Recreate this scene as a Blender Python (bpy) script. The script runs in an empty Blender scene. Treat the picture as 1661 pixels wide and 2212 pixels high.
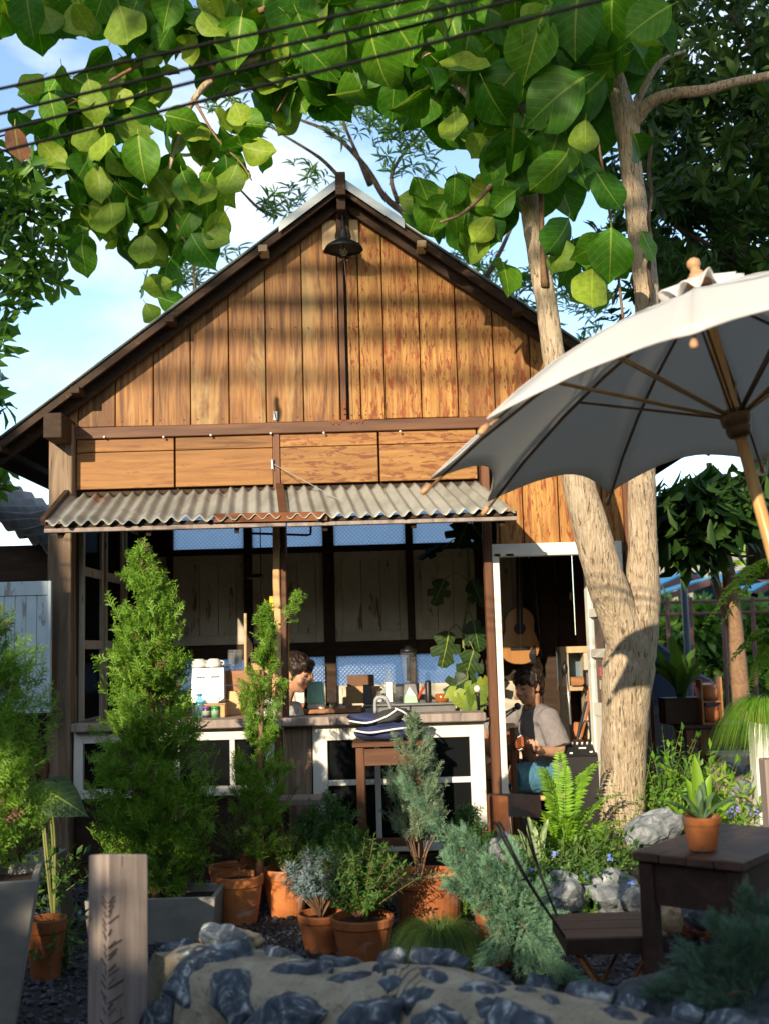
import bpy, bmesh, math, random
import numpy as np
from mathutils import Vector, Matrix, Quaternion, noise
random.seed(7); RNG = np.random.default_rng(7)
S = bpy.context.scene
COL = S.collection
# ---------------------------------------------------------------- camera
F, CX, CY, H = 2400., 830.5, 1106., 1.45          # measures taken on a 1661 x 2212 view of the photograph
PITCH = math.atan(294 / F); ROLL = math.radians(-1.6)
CAMR = (Matrix.Rotation(math.pi / 2 + PITCH, 3, 'X') @ Matrix.Rotation(ROLL, 3, 'Z'))
cd = bpy.data.cameras.new('camera'); cam = bpy.data.objects.new('camera', cd); COL.objects.link(cam)
cam.matrix_world = Matrix.Translation((0, 0, H)) @ CAMR.to_4x4()
cd.sensor_fit = 'VERTICAL'; cd.sensor_height = 36; cd.lens = 36 * F / 2212
cd.clip_start = .05; cd.clip_end = 2000
cd.dof.use_dof = True; cd.dof.focus_distance = 7.0; cd.dof.aperture_fstop = 2.6
S.camera = cam
def P(vx, vy, Y):
    "world point on the plane y=Y seen at the measured position"
    d = CAMR @ Vector(((vx - CX) / F, -(vy - CY) / F, -1))
    return Vector((0, 0, H)) + d * (Y / d.y)
def G(vx, vy, z=0.):
    "world point at height z seen at the measured position"
    d = CAMR @ Vector(((vx - CX) / F, -(vy - CY) / F, -1))
    return Vector((0, 0, H)) + d * ((z - H) / d.z)
# ---------------------------------------------------------------- light
SUNV = Vector((.44, 1, -.36)).normalized()
wd = bpy.data.worlds.new('World'); S.world = wd; wd.use_nodes = True
wn = wd.node_tree.nodes; wl = wd.node_tree.links; wn.clear()
def N(nt, t, **k):
    n = nt.nodes.new(t)
    for a, b in k.items():
        if a.startswith('i_'):
            key = a[2:].replace('_', ' ')
            n.inputs[int(key) if key.isdigit() else key].default_value = b
        else: setattr(n, a, b)
    return n
wt = wd.node_tree
sky = N(wt, 'ShaderNodeTexSky', sky_type='NISHITA', sun_disc=False)
sky.sun_elevation = math.asin(-SUNV.z); sky.sun_rotation = math.atan2(-SUNV.x, -SUNV.y) % (2 * math.pi)
sky.air_density = 1.0; sky.dust_density = .5; sky.ozone_density = 1.0
wtc = N(wt, 'ShaderNodeTexCoord'); wmp = N(wt, 'ShaderNodeMapping'); wmp.inputs['Scale'].default_value = (1, 1, 2.2)
wno = N(wt, 'ShaderNodeTexNoise', i_Scale=3.2, i_Detail=7.0, i_Roughness=.55)
wrp = N(wt, 'ShaderNodeValToRGB'); wrp.color_ramp.elements[0].position = .46; wrp.color_ramp.elements[1].position = .72
wrp.color_ramp.elements[0].color = (.03, .03, .03, 1)
wmx = N(wt, 'ShaderNodeMix', data_type='RGBA'); wmx.inputs[7].default_value = (6.6, 7.0, 7.4, 1)
wbg = N(wt, 'ShaderNodeBackground', i_Strength=.15); wou = N(wt, 'ShaderNodeOutputWorld')
wl.new(wtc.outputs['Generated'], wmp.inputs[0]); wl.new(wmp.outputs[0], wno.inputs['Vector']); wl.new(wno.outputs[0], wrp.inputs[0])
wgn = N(wt, 'ShaderNodeMix', data_type='RGBA', blend_type='MULTIPLY', i_0=1.); wgn.inputs[7].default_value = (1.32, 1.40, 1.46, 1); wl.new(sky.outputs[0], wgn.inputs[6])
wl.new(wrp.outputs[0], wmx.inputs[0]); wl.new(wgn.outputs[2], wmx.inputs[6]); wl.new(wmx.outputs[2], wbg.inputs[0]); wl.new(wbg.outputs[0], wou.inputs[0])
sl = bpy.data.lights.new('sun', 'SUN'); so = bpy.data.objects.new('sun', sl); COL.objects.link(so)
sl.energy = 5.0; sl.angle = math.radians(.5); sl.color = (1, .84, .62)
so.rotation_euler = SUNV.to_track_quat('-Z', 'Y').to_euler()
vs = S.view_settings; vs.view_transform = 'Standard'; vs.look = 'None'; vs.gamma = 1; vs.use_curve_mapping = False; vs.exposure = 0.55
S.render.engine = 'CYCLES'
S.cycles.max_bounces = 8; S.cycles.transparent_max_bounces = 8
# ---------------------------------------------------------------- mesh building
ORG = {}
class MB:
    def __init__(s): s.v = []; s.f = []
    def add(s, vs_, fs):
        n = len(s.v); s.v += [tuple(p) for p in vs_]; s.f += [tuple(i + n for i in f) for f in fs]; return s
    def hexa(s, p):      # bottom 4 ccw then top 4
        return s.add(p, [(3, 2, 1, 0), (4, 5, 6, 7), (0, 1, 5, 4), (1, 2, 6, 5), (2, 3, 7, 6), (3, 0, 4, 7)])
    def box(s, a, b):    # two opposite corners
        x0, x1 = sorted((a[0], b[0])); y0, y1 = sorted((a[1], b[1])); z0, z1 = sorted((a[2], b[2]))
        return s.hexa([(x0, y0, z0), (x1, y0, z0), (x1, y1, z0), (x0, y1, z0), (x0, y0, z1), (x1, y0, z1), (x1, y1, z1), (x0, y1, z1)])
    def rbox(s, c, sz, M=None):
        c = Vector(c); h = [q / 2 for q in sz]
        pts = [Vector((x * h[0], y * h[1], z * h[2])) for z in (-1, 1) for x, y in ((-1, -1), (1, -1), (1, 1), (-1, 1))]
        return s.hexa([c + (M @ p if M else p) for p in pts])
    def beam(s, a, b, w, h, up=(0, 0, 1)):
        a = Vector(a); b = Vector(b); d = (b - a); L = d.length; d.normalize()
        u = Vector(up); x = d.cross(u)
        if x.length < 1e-4: x = d.cross(Vector((0, 1, 0)))
        x.normalize(); z = x.cross(d)
        q = []
        for e in (a, b):
            q += [e - x * w / 2 - z * h / 2, e + x * w / 2 - z * h / 2, e + x * w / 2 + z * h / 2, e - x * w / 2 + z * h / 2]
        return s.hexa(q)
    def tube(s, pts, r, n=8, cap=True, jit=0.):
        pts = [Vector(p) for p in pts]; m = len(pts)
        rr = list(r) if hasattr(r, '__len__') else [r] * m
        t = [(pts[min(i + 1, m - 1)] - pts[max(i - 1, 0)]).normalized() for i in range(m)]
        x = t[0].orthogonal().normalized(); vs_ = []
        for i in range(m):
            x = (x - t[i] * x.dot(t[i]))
            x = x.normalized() if x.length > 1e-6 else t[i].orthogonal().normalized()
            y = t[i].cross(x)
            for k in range(n):
                a = 2 * math.pi * k / n; q = rr[i] * (1 + (jit * random.uniform(-1, 1) if jit else 0))
                vs_.append(pts[i] + (x * math.cos(a) + y * math.sin(a)) * q)
        fs = [(i * n + k, i * n + (k + 1) % n, (i + 1) * n + (k + 1) % n, (i + 1) * n + k) for i in range(m - 1) for k in range(n)]
        if cap: fs += [tuple(reversed(range(n))), tuple((m - 1) * n + k for k in range(n))]
        return s.add(vs_, fs)
    def lathe(s, prof, c, n=20, axis=None, cap0=True, cap1=False):
        c = Vector(c); M = Vector(axis).to_track_quat('Z', 'Y').to_matrix() if axis is not None else Matrix.Identity(3)
        vs_ = [c + M @ Vector((r * math.cos(2 * math.pi * k / n), r * math.sin(2 * math.pi * k / n), z)) for r, z in prof for k in range(n)]
        m = len(prof)
        fs = [(i * n + k, i * n + (k + 1) % n, (i + 1) * n + (k + 1) % n, (i + 1) * n + k) for i in range(m - 1) for k in range(n)]
        if cap0: fs.append(tuple(reversed(range(n))))
        if cap1: fs.append(tuple((m - 1) * n + k for k in range(n)))
        return s.add(vs_, fs)
    def prism(s, poly, y0, y1):      # polygon [(x,z)...] ccw seen from -y, extruded y0..y1
        n = len(poly)
        return s.add([(x, y0, z) for x, z in poly] + [(x, y1, z) for x, z in poly],
                     [tuple(range(n)), tuple(reversed(range(n, 2 * n)))] + [(i, i + n, (i + 1) % n + n, (i + 1) % n) for i in range(n)])
    def slab(s, poly, off):          # any planar polygon of 3D points, given thickness vector
        n = len(poly); off = Vector(off)
        return s.add([Vector(p) for p in poly] + [Vector(p) + off for p in poly],
                     [tuple(range(n)), tuple(reversed(range(n, 2 * n)))] + [(i, i + n, (i + 1) % n + n, (i + 1) % n) for i in range(n)])
    def ball(s, c, r, n=10, m=7, M=None):
        c = Vector(c); r = Vector(r) if hasattr(r, '__len__') else Vector((r, r, r)); vs_ = []
        for i in range(m + 1):
            th = math.pi * i / m
            for k in range(n):
                a = 2 * math.pi * k / n
                p = Vector((r.x * math.sin(th) * math.cos(a), r.y * math.sin(th) * math.sin(a), -r.z * math.cos(th)))
                vs_.append(c + (M @ p if M else p))
        fs = [(i * n + k, i * n + (k + 1) % n, (i + 1) * n + (k + 1) % n, (i + 1) * n + k) for i in range(m) for k in range(n)]
        return s.add(vs_, fs)
    def grid(s, fn, nu, nv):
        vs_ = [fn(i / nu, j / nv) for j in range(nv + 1) for i in range(nu + 1)]
        return s.add(vs_, [(j * (nu + 1) + i, j * (nu + 1) + i + 1, (j + 1) * (nu + 1) + i + 1, (j + 1) * (nu + 1) + i) for j in range(nv) for i in range(nu)])
    def build(s, name, mt, parent=None, smooth=False, bevel=0., org=None, fix=True, **tags):
        me = bpy.data.meshes.new(name)
        o = Vector(ORG[parent.name]) if parent is not None else Vector(org if org is not None else (0, 0, 0))
        me.from_pydata([(p[0] - o.x, p[1] - o.y, p[2] - o.z) for p in s.v], [], s.f)
        if fix:
            bm = bmesh.new(); bm.from_mesh(me); bmesh.ops.remove_doubles(bm, verts=bm.verts, dist=1e-5)
            bmesh.ops.recalc_face_normals(bm, faces=bm.faces); bm.to_mesh(me); bm.free()
        return fin(me, name, mt, parent, o, smooth, bevel, tags)
def fin(me, name, mt, parent, o, smooth=False, bevel=0., tags={}):
    for m_ in (mt if isinstance(mt, (list, tuple)) else [mt]): me.materials.append(m_)
    if smooth and len(me.polygons): me.polygons.foreach_set('use_smooth', [True] * len(me.polygons))
    ob = bpy.data.objects.new(name, me); COL.objects.link(ob)
    ORG[ob.name] = o
    if parent is not None: ob.parent = parent
    else: ob.location = o
    if bevel:
        b = ob.modifiers.new('bevel', 'BEVEL'); b.width = bevel; b.segments = 1; b.limit_method = 'ANGLE'
    for k, v in tags.items(): ob[k] = v
    return ob
def thing(name, label, cat, loc=(0, 0, 0), group=None):
    e = bpy.data.objects.new(name, None); COL.objects.link(e); e.location = loc; e.empty_display_size = .1
    e['label'] = label; e['category'] = cat
    if group: e['group'] = group
    ORG[e.name] = Vector(loc); return e
def npmesh(name, V, Fq, mt, parent=None, org=(0, 0, 0), smooth=False, tags={}, uv=None):
    "big mesh from arrays: V (n,3) floats, Fq (m,3|4) ints"
    o = Vector(ORG[parent.name]) if parent is not None else Vector(org)
    V = np.asarray(V, np.float32) - np.array(o, np.float32)[None, :]; Fq = np.asarray(Fq, np.int32); k = Fq.shape[1]
    me = bpy.data.meshes.new(name); me.vertices.add(len(V)); me.vertices.foreach_set('co', V.ravel())
    me.loops.add(Fq.size); me.loops.foreach_set('vertex_index', Fq.ravel()); me.polygons.add(len(Fq))
    me.polygons.foreach_set('loop_start', np.arange(0, Fq.size, k, dtype=np.int32))
    me.update(calc_edges=True); me.validate()
    return fin(me, name, mt, parent, o, smooth, 0, tags)
def inst(tv, tf, M, T):
    "template copies: M (k,3,3), T (k,3)"
    tv = np.asarray(tv, np.float32); tf = np.asarray(tf, np.int32); M = np.asarray(M, np.float32); T = np.asarray(T, np.float32)
    V = np.einsum('kij,nj->kni', M, tv) + T[:, None, :]
    Fa = tf[None, :, :] + (np.arange(len(T), dtype=np.int32) * len(tv))[:, None, None]
    return V.reshape(-1, 3), Fa.reshape(-1, tf.shape[1])
def cat(*vf):
    V = []; Fs = []; n = 0
    for v, f in vf:
        V.append(v); Fs.append(np.asarray(f) + n); n += len(v)
    return np.concatenate(V), np.concatenate(Fs)
def frames(D, U=None, roll=None):
    "rotation matrices whose y axis is D and z axis near U (k,3)"
    D = D / np.linalg.norm(D, axis=1, keepdims=True)
    if U is None: U = RNG.normal(size=D.shape)
    X = np.cross(D, U); X /= np.linalg.norm(X, axis=1, keepdims=True) + 1e-9
    Z = np.cross(X, D)
    return np.stack([X, D, Z], axis=2)
def smoothpts(pts, k=4):
    "Catmull-Rom through points (each any-length tuple)"
    p = [np.array(q, float) for q in pts]; p = [2 * p[0] - p[1]] + p + [2 * p[-1] - p[-2]]; out = []
    for i in range(1, len(p) - 2):
        for j in range(k):
            t = j / k
            out.append(.5 * (2 * p[i] + (p[i + 1] - p[i - 1]) * t + (2 * p[i - 1] - 5 * p[i] + 4 * p[i + 1] - p[i + 2]) * t * t + (3 * p[i] - p[i - 1] - 3 * p[i + 1] + p[i + 2]) * t ** 3))
    out.append(p[-2]); return out
# ---------------------------------------------------------------- materials
def newmat(name):
    m = bpy.data.materials.new(name); m.use_nodes = True; m.node_tree.nodes.clear(); return m, m.node_tree
def ramp(nt, fac, stops, interp='LINEAR'):
    r = N(nt, 'ShaderNodeValToRGB'); cr = r.color_ramp; cr.interpolation = interp
    while len(cr.elements) < len(stops): cr.elements.new(.5)
    for e, (p, c) in zip(cr.elements, stops):
        e.position = p; e.color = (*c, 1) if not isinstance(c, (int, float)) else (c, c, c, 1)
    nt.links.new(fac, r.inputs[0]); return r.outputs[0]
def mixc(nt, fac, a, b, mode='MIX'):
    m = N(nt, 'ShaderNodeMix', data_type='RGBA', blend_type=mode)
    for s_, v in ((0, fac), (6, a), (7, b)):
        if isinstance(v, bpy.types.NodeSocket): nt.links.new(v, m.inputs[s_])
        elif isinstance(v, (int, float)): m.inputs[s_].default_value = v
        else: m.inputs[s_].default_value = (*v, 1)
    return m.outputs[2]
def vec(nt, scale, off=13.):
    tc = N(nt, 'ShaderNodeTexCoord'); oi = N(nt, 'ShaderNodeObjectInfo')
    mu = N(nt, 'ShaderNodeMath', operation='MULTIPLY'); mu.inputs[1].default_value = off; nt.links.new(oi.outputs['Random'], mu.inputs[0])
    ad = N(nt, 'ShaderNodeVectorMath', operation='ADD'); nt.links.new(tc.outputs['Object'], ad.inputs[0]); nt.links.new(mu.outputs[0], ad.inputs[1])
    mp = N(nt, 'ShaderNodeMapping'); mp.inputs['Scale'].default_value = scale; nt.links.new(ad.outputs[0], mp.inputs[0])
    return mp.outputs[0], oi.outputs['Random'], ad.outputs[0]
def noi(nt, v, scale=1., detail=5., rough=.6, dist=0.):
    n = N(nt, 'ShaderNodeTexNoise', i_Scale=scale, i_Detail=detail, i_Roughness=rough, i_Distortion=dist); nt.links.new(v, n.inputs['Vector']); return n.outputs[0]
def rough_mat(name, stops, scale=(8, 8, 8), dist=.3, detail=6., rough=.75, bump=.25, rand=.16, fleck=None, patch=None, metal=0., spec=.35, bdist=.004, island=False):
    """noise-ramp surface. fleck=(scale3, threshold, width, colour, amount); patch=(scale, threshold, width, colour, amount)"""
    m, nt = newmat(name); L = nt.links.new
    v, rnd, raw = vec(nt, scale)
    n1 = noi(nt, v, 1., detail, .62, dist); c = ramp(nt, n1, stops)
    hgt = n1
    for fl in (fleck or []):
        v2 = N(nt, 'ShaderNodeMapping'); v2.inputs['Scale'].default_value = fl[0]; L(raw, v2.inputs[0])
        n2 = noi(nt, v2.outputs[0], 1., 5., .65, .4)
        f2 = ramp(nt, n2, [(fl[1], 0.), (min(.999, fl[1] + fl[2]), fl[4])])
        c = mixc(nt, f2, c, fl[3])
    if patch:
        n3 = noi(nt, raw, patch[0], 4., .6, .3); f3 = ramp(nt, n3, [(patch[1], 0.), (min(.999, patch[1] + patch[2]), patch[4])]); c = mixc(nt, f3, c, patch[3])
    if rand:
        if island:
            ge = N(nt, 'ShaderNodeNewGeometry'); rnd = ge.outputs['Random Per Island']
        mr = N(nt, 'ShaderNodeMapRange'); mr.inputs[3].default_value = 1 - rand; mr.inputs[4].default_value = 1 + rand; L(rnd, mr.inputs[0])
        hs = N(nt, 'ShaderNodeHueSaturation'); L(mr.outputs[0], hs.inputs['Value']); L(c, hs.inputs['Color']); c = hs.outputs[0]
    b = N(nt, 'ShaderNodeBsdfPrincipled', i_Roughness=rough, i_Metallic=metal); b.inputs['Specular IOR Level'].default_value = spec
    L(c, b.inputs['Base Color'])
    if bump:
        bp = N(nt, 'ShaderNodeBump', i_Strength=bump, i_Distance=bdist); L(hgt, bp.inputs['Height']); L(bp.outputs[0], b.inputs['Normal'])
    o = N(nt, 'ShaderNodeOutputMaterial'); L(b.outputs[0], o.inputs[0]); return m
def plain(name, col, rough=.5, metal=0., spec=.5, var=.12, bump=.0, sc=14):
    a = tuple(q * (1 - var) for q in col); b = tuple(min(1, q * (1 + var)) for q in col)
    return rough_mat(name, [(.3, a), (.7, b)], (sc,) * 3, rough=rough, metal=metal, spec=spec, bump=bump, rand=.0)
def leaf_mat(name, front, back=None, trans=.35, rough=.45, var=.3, hue=.02, veins=False, tcol=None, spec=.4):
    m, nt = newmat(name); L = nt.links.new; back = back or front
    ge = N(nt, 'ShaderNodeNewGeometry'); oi = N(nt, 'ShaderNodeObjectInfo')
    rnd = oi.outputs['Random'] if veins else ge.outputs['Random Per Island']
    c = mixc(nt, ge.outputs['Backfacing'], front, back)
    if veins:
        uv = N(nt, 'ShaderNodeTexCoord'); sp = N(nt, 'ShaderNodeSeparateXYZ'); L(uv.outputs['UV'], sp.inputs[0])
        def ma(op, a, b=0.):
            q = N(nt, 'ShaderNodeMath', operation=op)
            for i, t in ((0, a), (1, b)):
                if isinstance(t, bpy.types.NodeSocket): L(t, q.inputs[i])
                else: q.inputs[i].default_value = t
            return q.outputs[0]
        u = ma('ABSOLUTE', ma('SUBTRACT', sp.outputs[0], .5)); w = sp.outputs[1]
        mid = ma('LESS_THAN', u, ma('SUBTRACT', .022, ma('MULTIPLY', w, .016)))
        ph = ma('FRACT', ma('MULTIPLY', ma('SUBTRACT', w, ma('MULTIPLY', ma('POWER', u, 1.25), 1.1)), 6.5))
        side = ma('LESS_THAN', ma('ABSOLUTE', ma('SUBTRACT', ph, .5)), .03)
        vm = ma('MAXIMUM', mid, ma('MULTIPLY', side, .55))
        tc = N(nt, 'ShaderNodeTexNoise', i_Scale=9., i_Detail=3.); L(uv.outputs['UV'], tc.inputs['Vector'])
        mott = ramp(nt, tc.outputs[0], [(.3, (.72, .75, .7)), (.7, (1.15, 1.12, 1.1))]); c = mixc(nt, 1., c, mott, 'MULTIPLY')
        c = mixc(nt, ma('MULTIPLY', vm, .7), c, (.30, .40, .06))
        tb_ = N(nt, 'ShaderNodeTexNoise', i_Scale=16., i_Detail=2.); L(oi.outputs['Random'], tb_.inputs['W']) if 'W' in tb_.inputs and tb_.noise_dimensions == '4D' else None; L(uv.outputs['Object'], tb_.inputs['Vector'])
        c = mixc(nt, ramp(nt, tb_.outputs[0], [(.68, 0.), (.74, .8)]), c, (.16, .10, .03))
    mr = N(nt, 'ShaderNodeMapRange'); mr.inputs[3].default_value = 1 - var; mr.inputs[4].default_value = 1 + var; L(rnd, mr.inputs[0])
    m2 = N(nt, 'ShaderNodeMapRange'); m2.inputs[3].default_value = .5 + hue; m2.inputs[4].default_value = .5 - hue; L(rnd, m2.inputs[0])
    hs = N(nt, 'ShaderNodeHueSaturation'); L(mr.outputs[0], hs.inputs['Value']); L(m2.outputs[0], hs.inputs['Hue']); L(c, hs.inputs['Color'])
    b = N(nt, 'ShaderNodeBsdfPrincipled', i_Roughness=rough); b.inputs['Specular IOR Level'].default_value = spec; L(hs.outputs[0], b.inputs['Base Color'])
    if veins:
        bp = N(nt, 'ShaderNodeBump', i_Strength=.3, i_Distance=.003); L(vm, bp.inputs['Height']); L(bp.outputs[0], b.inputs['Normal'])
    t = N(nt, 'ShaderNodeBsdfTranslucent'); tc_ = mixc(nt, 1., hs.outputs[0], tcol or (1.5, 1.5, .5), 'MULTIPLY'); L(tc_, t.inputs[0])
    mx = N(nt, 'ShaderNodeMixShader', i_0=trans); L(b.outputs[0], mx.inputs[1]); L(t.outputs[0], mx.inputs[2])
    o = N(nt, 'ShaderNodeOutputMaterial'); L(mx.outputs[0], o.inputs[0]); return m
def glass_mat(name, tint=(1, 1, 1), alpha=.25, rough=.05):
    "thin pane: mostly clear, part glossy"
    m, nt = newmat(name); L = nt.links.new
    t = N(nt, 'ShaderNodeBsdfTransparent'); t.inputs[0].default_value = (*tint, 1)
    b = N(nt, 'ShaderNodeBsdfPrincipled', i_Roughness=rough); b.inputs['Base Color'].default_value = (*[q * .6 for q in tint], 1)
    mx = N(nt, 'ShaderNodeMixShader', i_0=alpha); L(t.outputs[0], mx.inputs[1]); L(b.outputs[0], mx.inputs[2])
    o = N(nt, 'ShaderNodeOutputMaterial'); L(mx.outputs[0], o.inputs[0]); return m
W = {}
W['plank_l'] = rough_mat('honey_plank', [(.28, (0.051, 0.019, 0.005)), (.44, (0.163, 0.066, 0.017)), (.57, (0.271, 0.123, 0.032)), (.76, (0.378, 0.194, 0.053))], (15, 15, 1.1), dist=1.8, bump=.5, rand=.24,
    fleck=[((75, 75, 2.0), .54, .08, (.085, .034, .010), .5), ((34, 34, 5), .66, .05, (.05, .018, .006), .9), ((5, 5, 1.4), .56, .12, (.17, .06, .014), .7), ((3, 3, .9), .58, .1, (.44, .30, .12), .55), ((7, 7, 2.2), .62, .05, (.10, .055, .03), .6)], rough=.6)
W['plank_r'] = rough_mat('flaking_plank', [(.26, (0.118, 0.044, 0.010)), (.44, (0.276, 0.120, 0.029)), (.6, (0.399, 0.207, 0.055)), (.82, (0.500, 0.298, 0.092))], (17, 17, 1.1), dist=1.5, bump=.5, rand=.2,
    fleck=[((75, 75, 2.0), .56, .08, (.10, .042, .012), .45), ((40, 40, 9), .53, .05, (.20, .038, .008), .9), ((70, 70, 18), .62, .04, (.09, .025, .008), .9), ((4, 4, 1.2), .58, .12, (.26, .10, .025), .55)], rough=.65)
W['board_h'] = rough_mat('honey_board', [(.22, (0.089, 0.033, 0.008)), (.45, (0.238, 0.102, 0.024)), (.65, (0.316, 0.147, 0.036)), (.9, (0.370, 0.187, 0.050))], (1.3, 16, 16), dist=1.4, bump=.35, rand=.15,
    fleck=[((5, 34, 34), .70, .05, (.05, .018, .006), .85), ((9, 40, 40), .60, .06, (.17, .05, .012), .7)], rough=.6)
W['board_hr'] = rough_mat('flaking_board', [(.22, (0.118, 0.047, 0.012)), (.45, (0.277, 0.124, 0.031)), (.65, (0.368, 0.189, 0.052)), (.9, (0.443, 0.254, 0.076))], (1.3, 16, 16), dist=1.2, bump=.35, rand=.12,
    fleck=[((9, 40, 40), .52, .05, (.16, .042, .011), .85), ((1.2, 6, 6), .58, .12, (.22, .085, .02), .6), ((18, 60, 60), .64, .04, (.09, .03, .01), .9)], rough=.6)
W['beam'] = rough_mat('brown_beam', [(.25, (.055, .022, .010)), (.6, (.13, .055, .025)), (.85, (.19, .09, .04))], (2, 22, 22), dist=.8, rough=.6, rand=.15)
W['beam_v'] = rough_mat('brown_post', [(.25, (.07, .028, .012)), (.6, (.16, .065, .028)), (.85, (.23, .105, .045))], (22, 22, 1.6), dist=.8, rough=.6, rand=.15)
W['dark'] = rough_mat('dark_timber', [(.25, (.022, .012, .007)), (.6, (.05, .028, .015)), (.85, (.085, .05, .027))], (3, 18, 18), dist=.8, rough=.8)
W['fascia'] = rough_mat('fascia_timber', [(.25, (.018, .009, .005)), (.6, (.05, .025, .012)), (.85, (.11, .058, .026))], (4, 20, 26), dist=1., rough=.75, fleck=[((14, 40, 40), .62, .06, (.20, .12, .05), .5)])
W['greypost'] = rough_mat('weathered_post', [(.2, (.07, .045, .028)), (.45, (.19, .13, .085)), (.62, (.29, .21, .14)), (.85, (.38, .28, .19))], (15, 15, 1.1), dist=1.6, bump=.7, rough=.85,
    fleck=[((26, 26, 3), .66, .05, (.03, .016, .01), .9), ((5, 5, 1.4), .58, .1, (.27, .11, .045), .55)], bdist=.006)
W['oldwood'] = rough_mat('grey_weathered_wood', [(.2, (.14, .11, .095)), (.5, (.29, .235, .205)), (.8, (.41, .35, .31))], (16, 16, 1.1), dist=1.2, bump=.6, rough=.9, fleck=[((40, 40, 3), .66, .05, (.06, .03, .025), .9)], bdist=.005)
W['white'] = rough_mat('white_paint', [(.3, (.66, .65, .58)), (.7, (.80, .79, .72))], (6, 6, 6), rough=.5, bump=.12, rand=.05, fleck=[((30, 30, 8), .72, .05, (.20, .15, .10), .8)])
W['white_worn'] = rough_mat('worn_white_paint', [(.3, (.42, .38, .28)), (.7, (.60, .55, .44))], (5, 5, 3), rough=.6, bump=.2, rand=.08, fleck=[((16, 16, 3.2), .60, .05, (.13, .08, .045), .85), ((40, 40, 7), .66, .05, (.10, .06, .03), .8)])
W['blue_worn'] = rough_mat('pale_blue_worn_paint', [(.3, (.44, .55, .60)), (.7, (.58, .68, .72))], (5, 5, 3), rough=.6, bump=.2, rand=.05, fleck=[((15, 15, 2.4), .61, .04, (.22, .19, .16), .75)])
W['zinc'] = rough_mat('old_zinc', [(.25, (.20, .21, .18)), (.5, (.36, .37, .33)), (.8, (.50, .51, .46))], (5, 3, 3), rough=.5, metal=.35, bump=.15, rand=.08, patch=(2.4, .66, .06, (.25, .085, .03), .8),
    fleck=[((3, 14, 14), .60, .1, (.24, .20, .14), .4), ((26, 26, 26), .70, .05, (.10, .06, .03), .8)])
W['rust'] = rough_mat('rusty_steel', [(.25, (.10, .035, .014)), (.6, (.24, .085, .03)), (.85, (.36, .19, .09))], (9, 9, 9), rough=.8, bump=.3)
W['roofmetal'] = rough_mat('roof_metal', [(.3, (.30, .36, .36)), (.7, (.48, .55, .56))], (4, 4, 4), rough=.35, metal=.6, bump=.05)
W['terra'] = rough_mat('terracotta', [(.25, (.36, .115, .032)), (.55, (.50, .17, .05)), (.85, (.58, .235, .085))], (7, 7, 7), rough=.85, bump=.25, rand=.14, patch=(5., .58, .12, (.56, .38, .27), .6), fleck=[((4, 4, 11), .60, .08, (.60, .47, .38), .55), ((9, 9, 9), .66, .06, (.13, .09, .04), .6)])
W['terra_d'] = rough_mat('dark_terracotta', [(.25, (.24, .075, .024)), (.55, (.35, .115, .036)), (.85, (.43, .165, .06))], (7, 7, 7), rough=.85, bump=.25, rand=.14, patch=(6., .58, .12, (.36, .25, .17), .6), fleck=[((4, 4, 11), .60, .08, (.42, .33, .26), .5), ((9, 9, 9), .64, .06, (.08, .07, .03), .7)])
W['concrete'] = rough_mat('concrete', [(.25, (.19, .185, .16)), (.55, (.27, .26, .23)), (.85, (.33, .32, .28))], (5, 5, 9), rough=.9, bump=.2, rand=.06, fleck=[((3, 3, 12), .60, .12, (.13, .125, .11), .5)])
W['soil'] = rough_mat('potting_soil', [(.3, (.02, .013, .009)), (.7, (.07, .045, .03))], (60, 60, 60), rough=1., bump=1., bdist=.01)
W['ground'] = rough_mat('dark_earth', [(.3, (.014, .014, .016)), (.7, (.045, .043, .045))], (20, 20, 20), rough=1., bump=.8, bdist=.02)
W['gravel'] = rough_mat('slate_gravel', [(.3, (.035, .037, .048)), (.7, (.085, .09, .11))], (60, 60, 60), rough=.6, bump=.3, rand=.55, island=True)
W['mortar'] = rough_mat('sandy_mortar', [(.25, (.26, .22, .15)), (.55, (.42, .365, .265)), (.85, (.54, .49, .38))], (7, 7, 7), rough=.95, bump=1., rand=0, detail=11., bdist=.03, patch=(3.2, .58, .1, (.20, .175, .13), .6), fleck=[((55, 55, 55), .58, .06, (.17, .14, .09), .75), ((14, 14, 14), .60, .08, (.56, .52, .42), .5)])
W['stone'] = rough_mat('blue_stone', [(.32, (.022, .032, .048)), (.50, (.07, .092, .12)), (.57, (.17, .20, .225)), (.66, (.50, .52, .52))], (11, 11, 11), dist=2.4, detail=9., rough=.6, bump=.9, rand=.22, bdist=.012, patch=(4.5, .63, .08, (.10, .045, .02), .7))
W['rock'] = rough_mat('grey_rock', [(.3, (.075, .088, .10)), (.5, (.17, .19, .205)), (.60, (.26, .28, .295)), (.72, (.58, .60, .60))], (8, 8, 8), dist=2.2, detail=9., rough=.7, bump=.9, rand=.12, bdist=.012)
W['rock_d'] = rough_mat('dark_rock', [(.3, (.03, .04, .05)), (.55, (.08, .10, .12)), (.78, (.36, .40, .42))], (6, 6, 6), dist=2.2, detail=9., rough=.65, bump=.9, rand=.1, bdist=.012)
W['rock_y'] = rough_mat('sandy_rock', [(.3, (.26, .19, .11)), (.7, (.46, .36, .23))], (8, 8, 8), dist=1., detail=8., rough=.85, bump=.8, rand=.1, bdist=.012)
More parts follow.
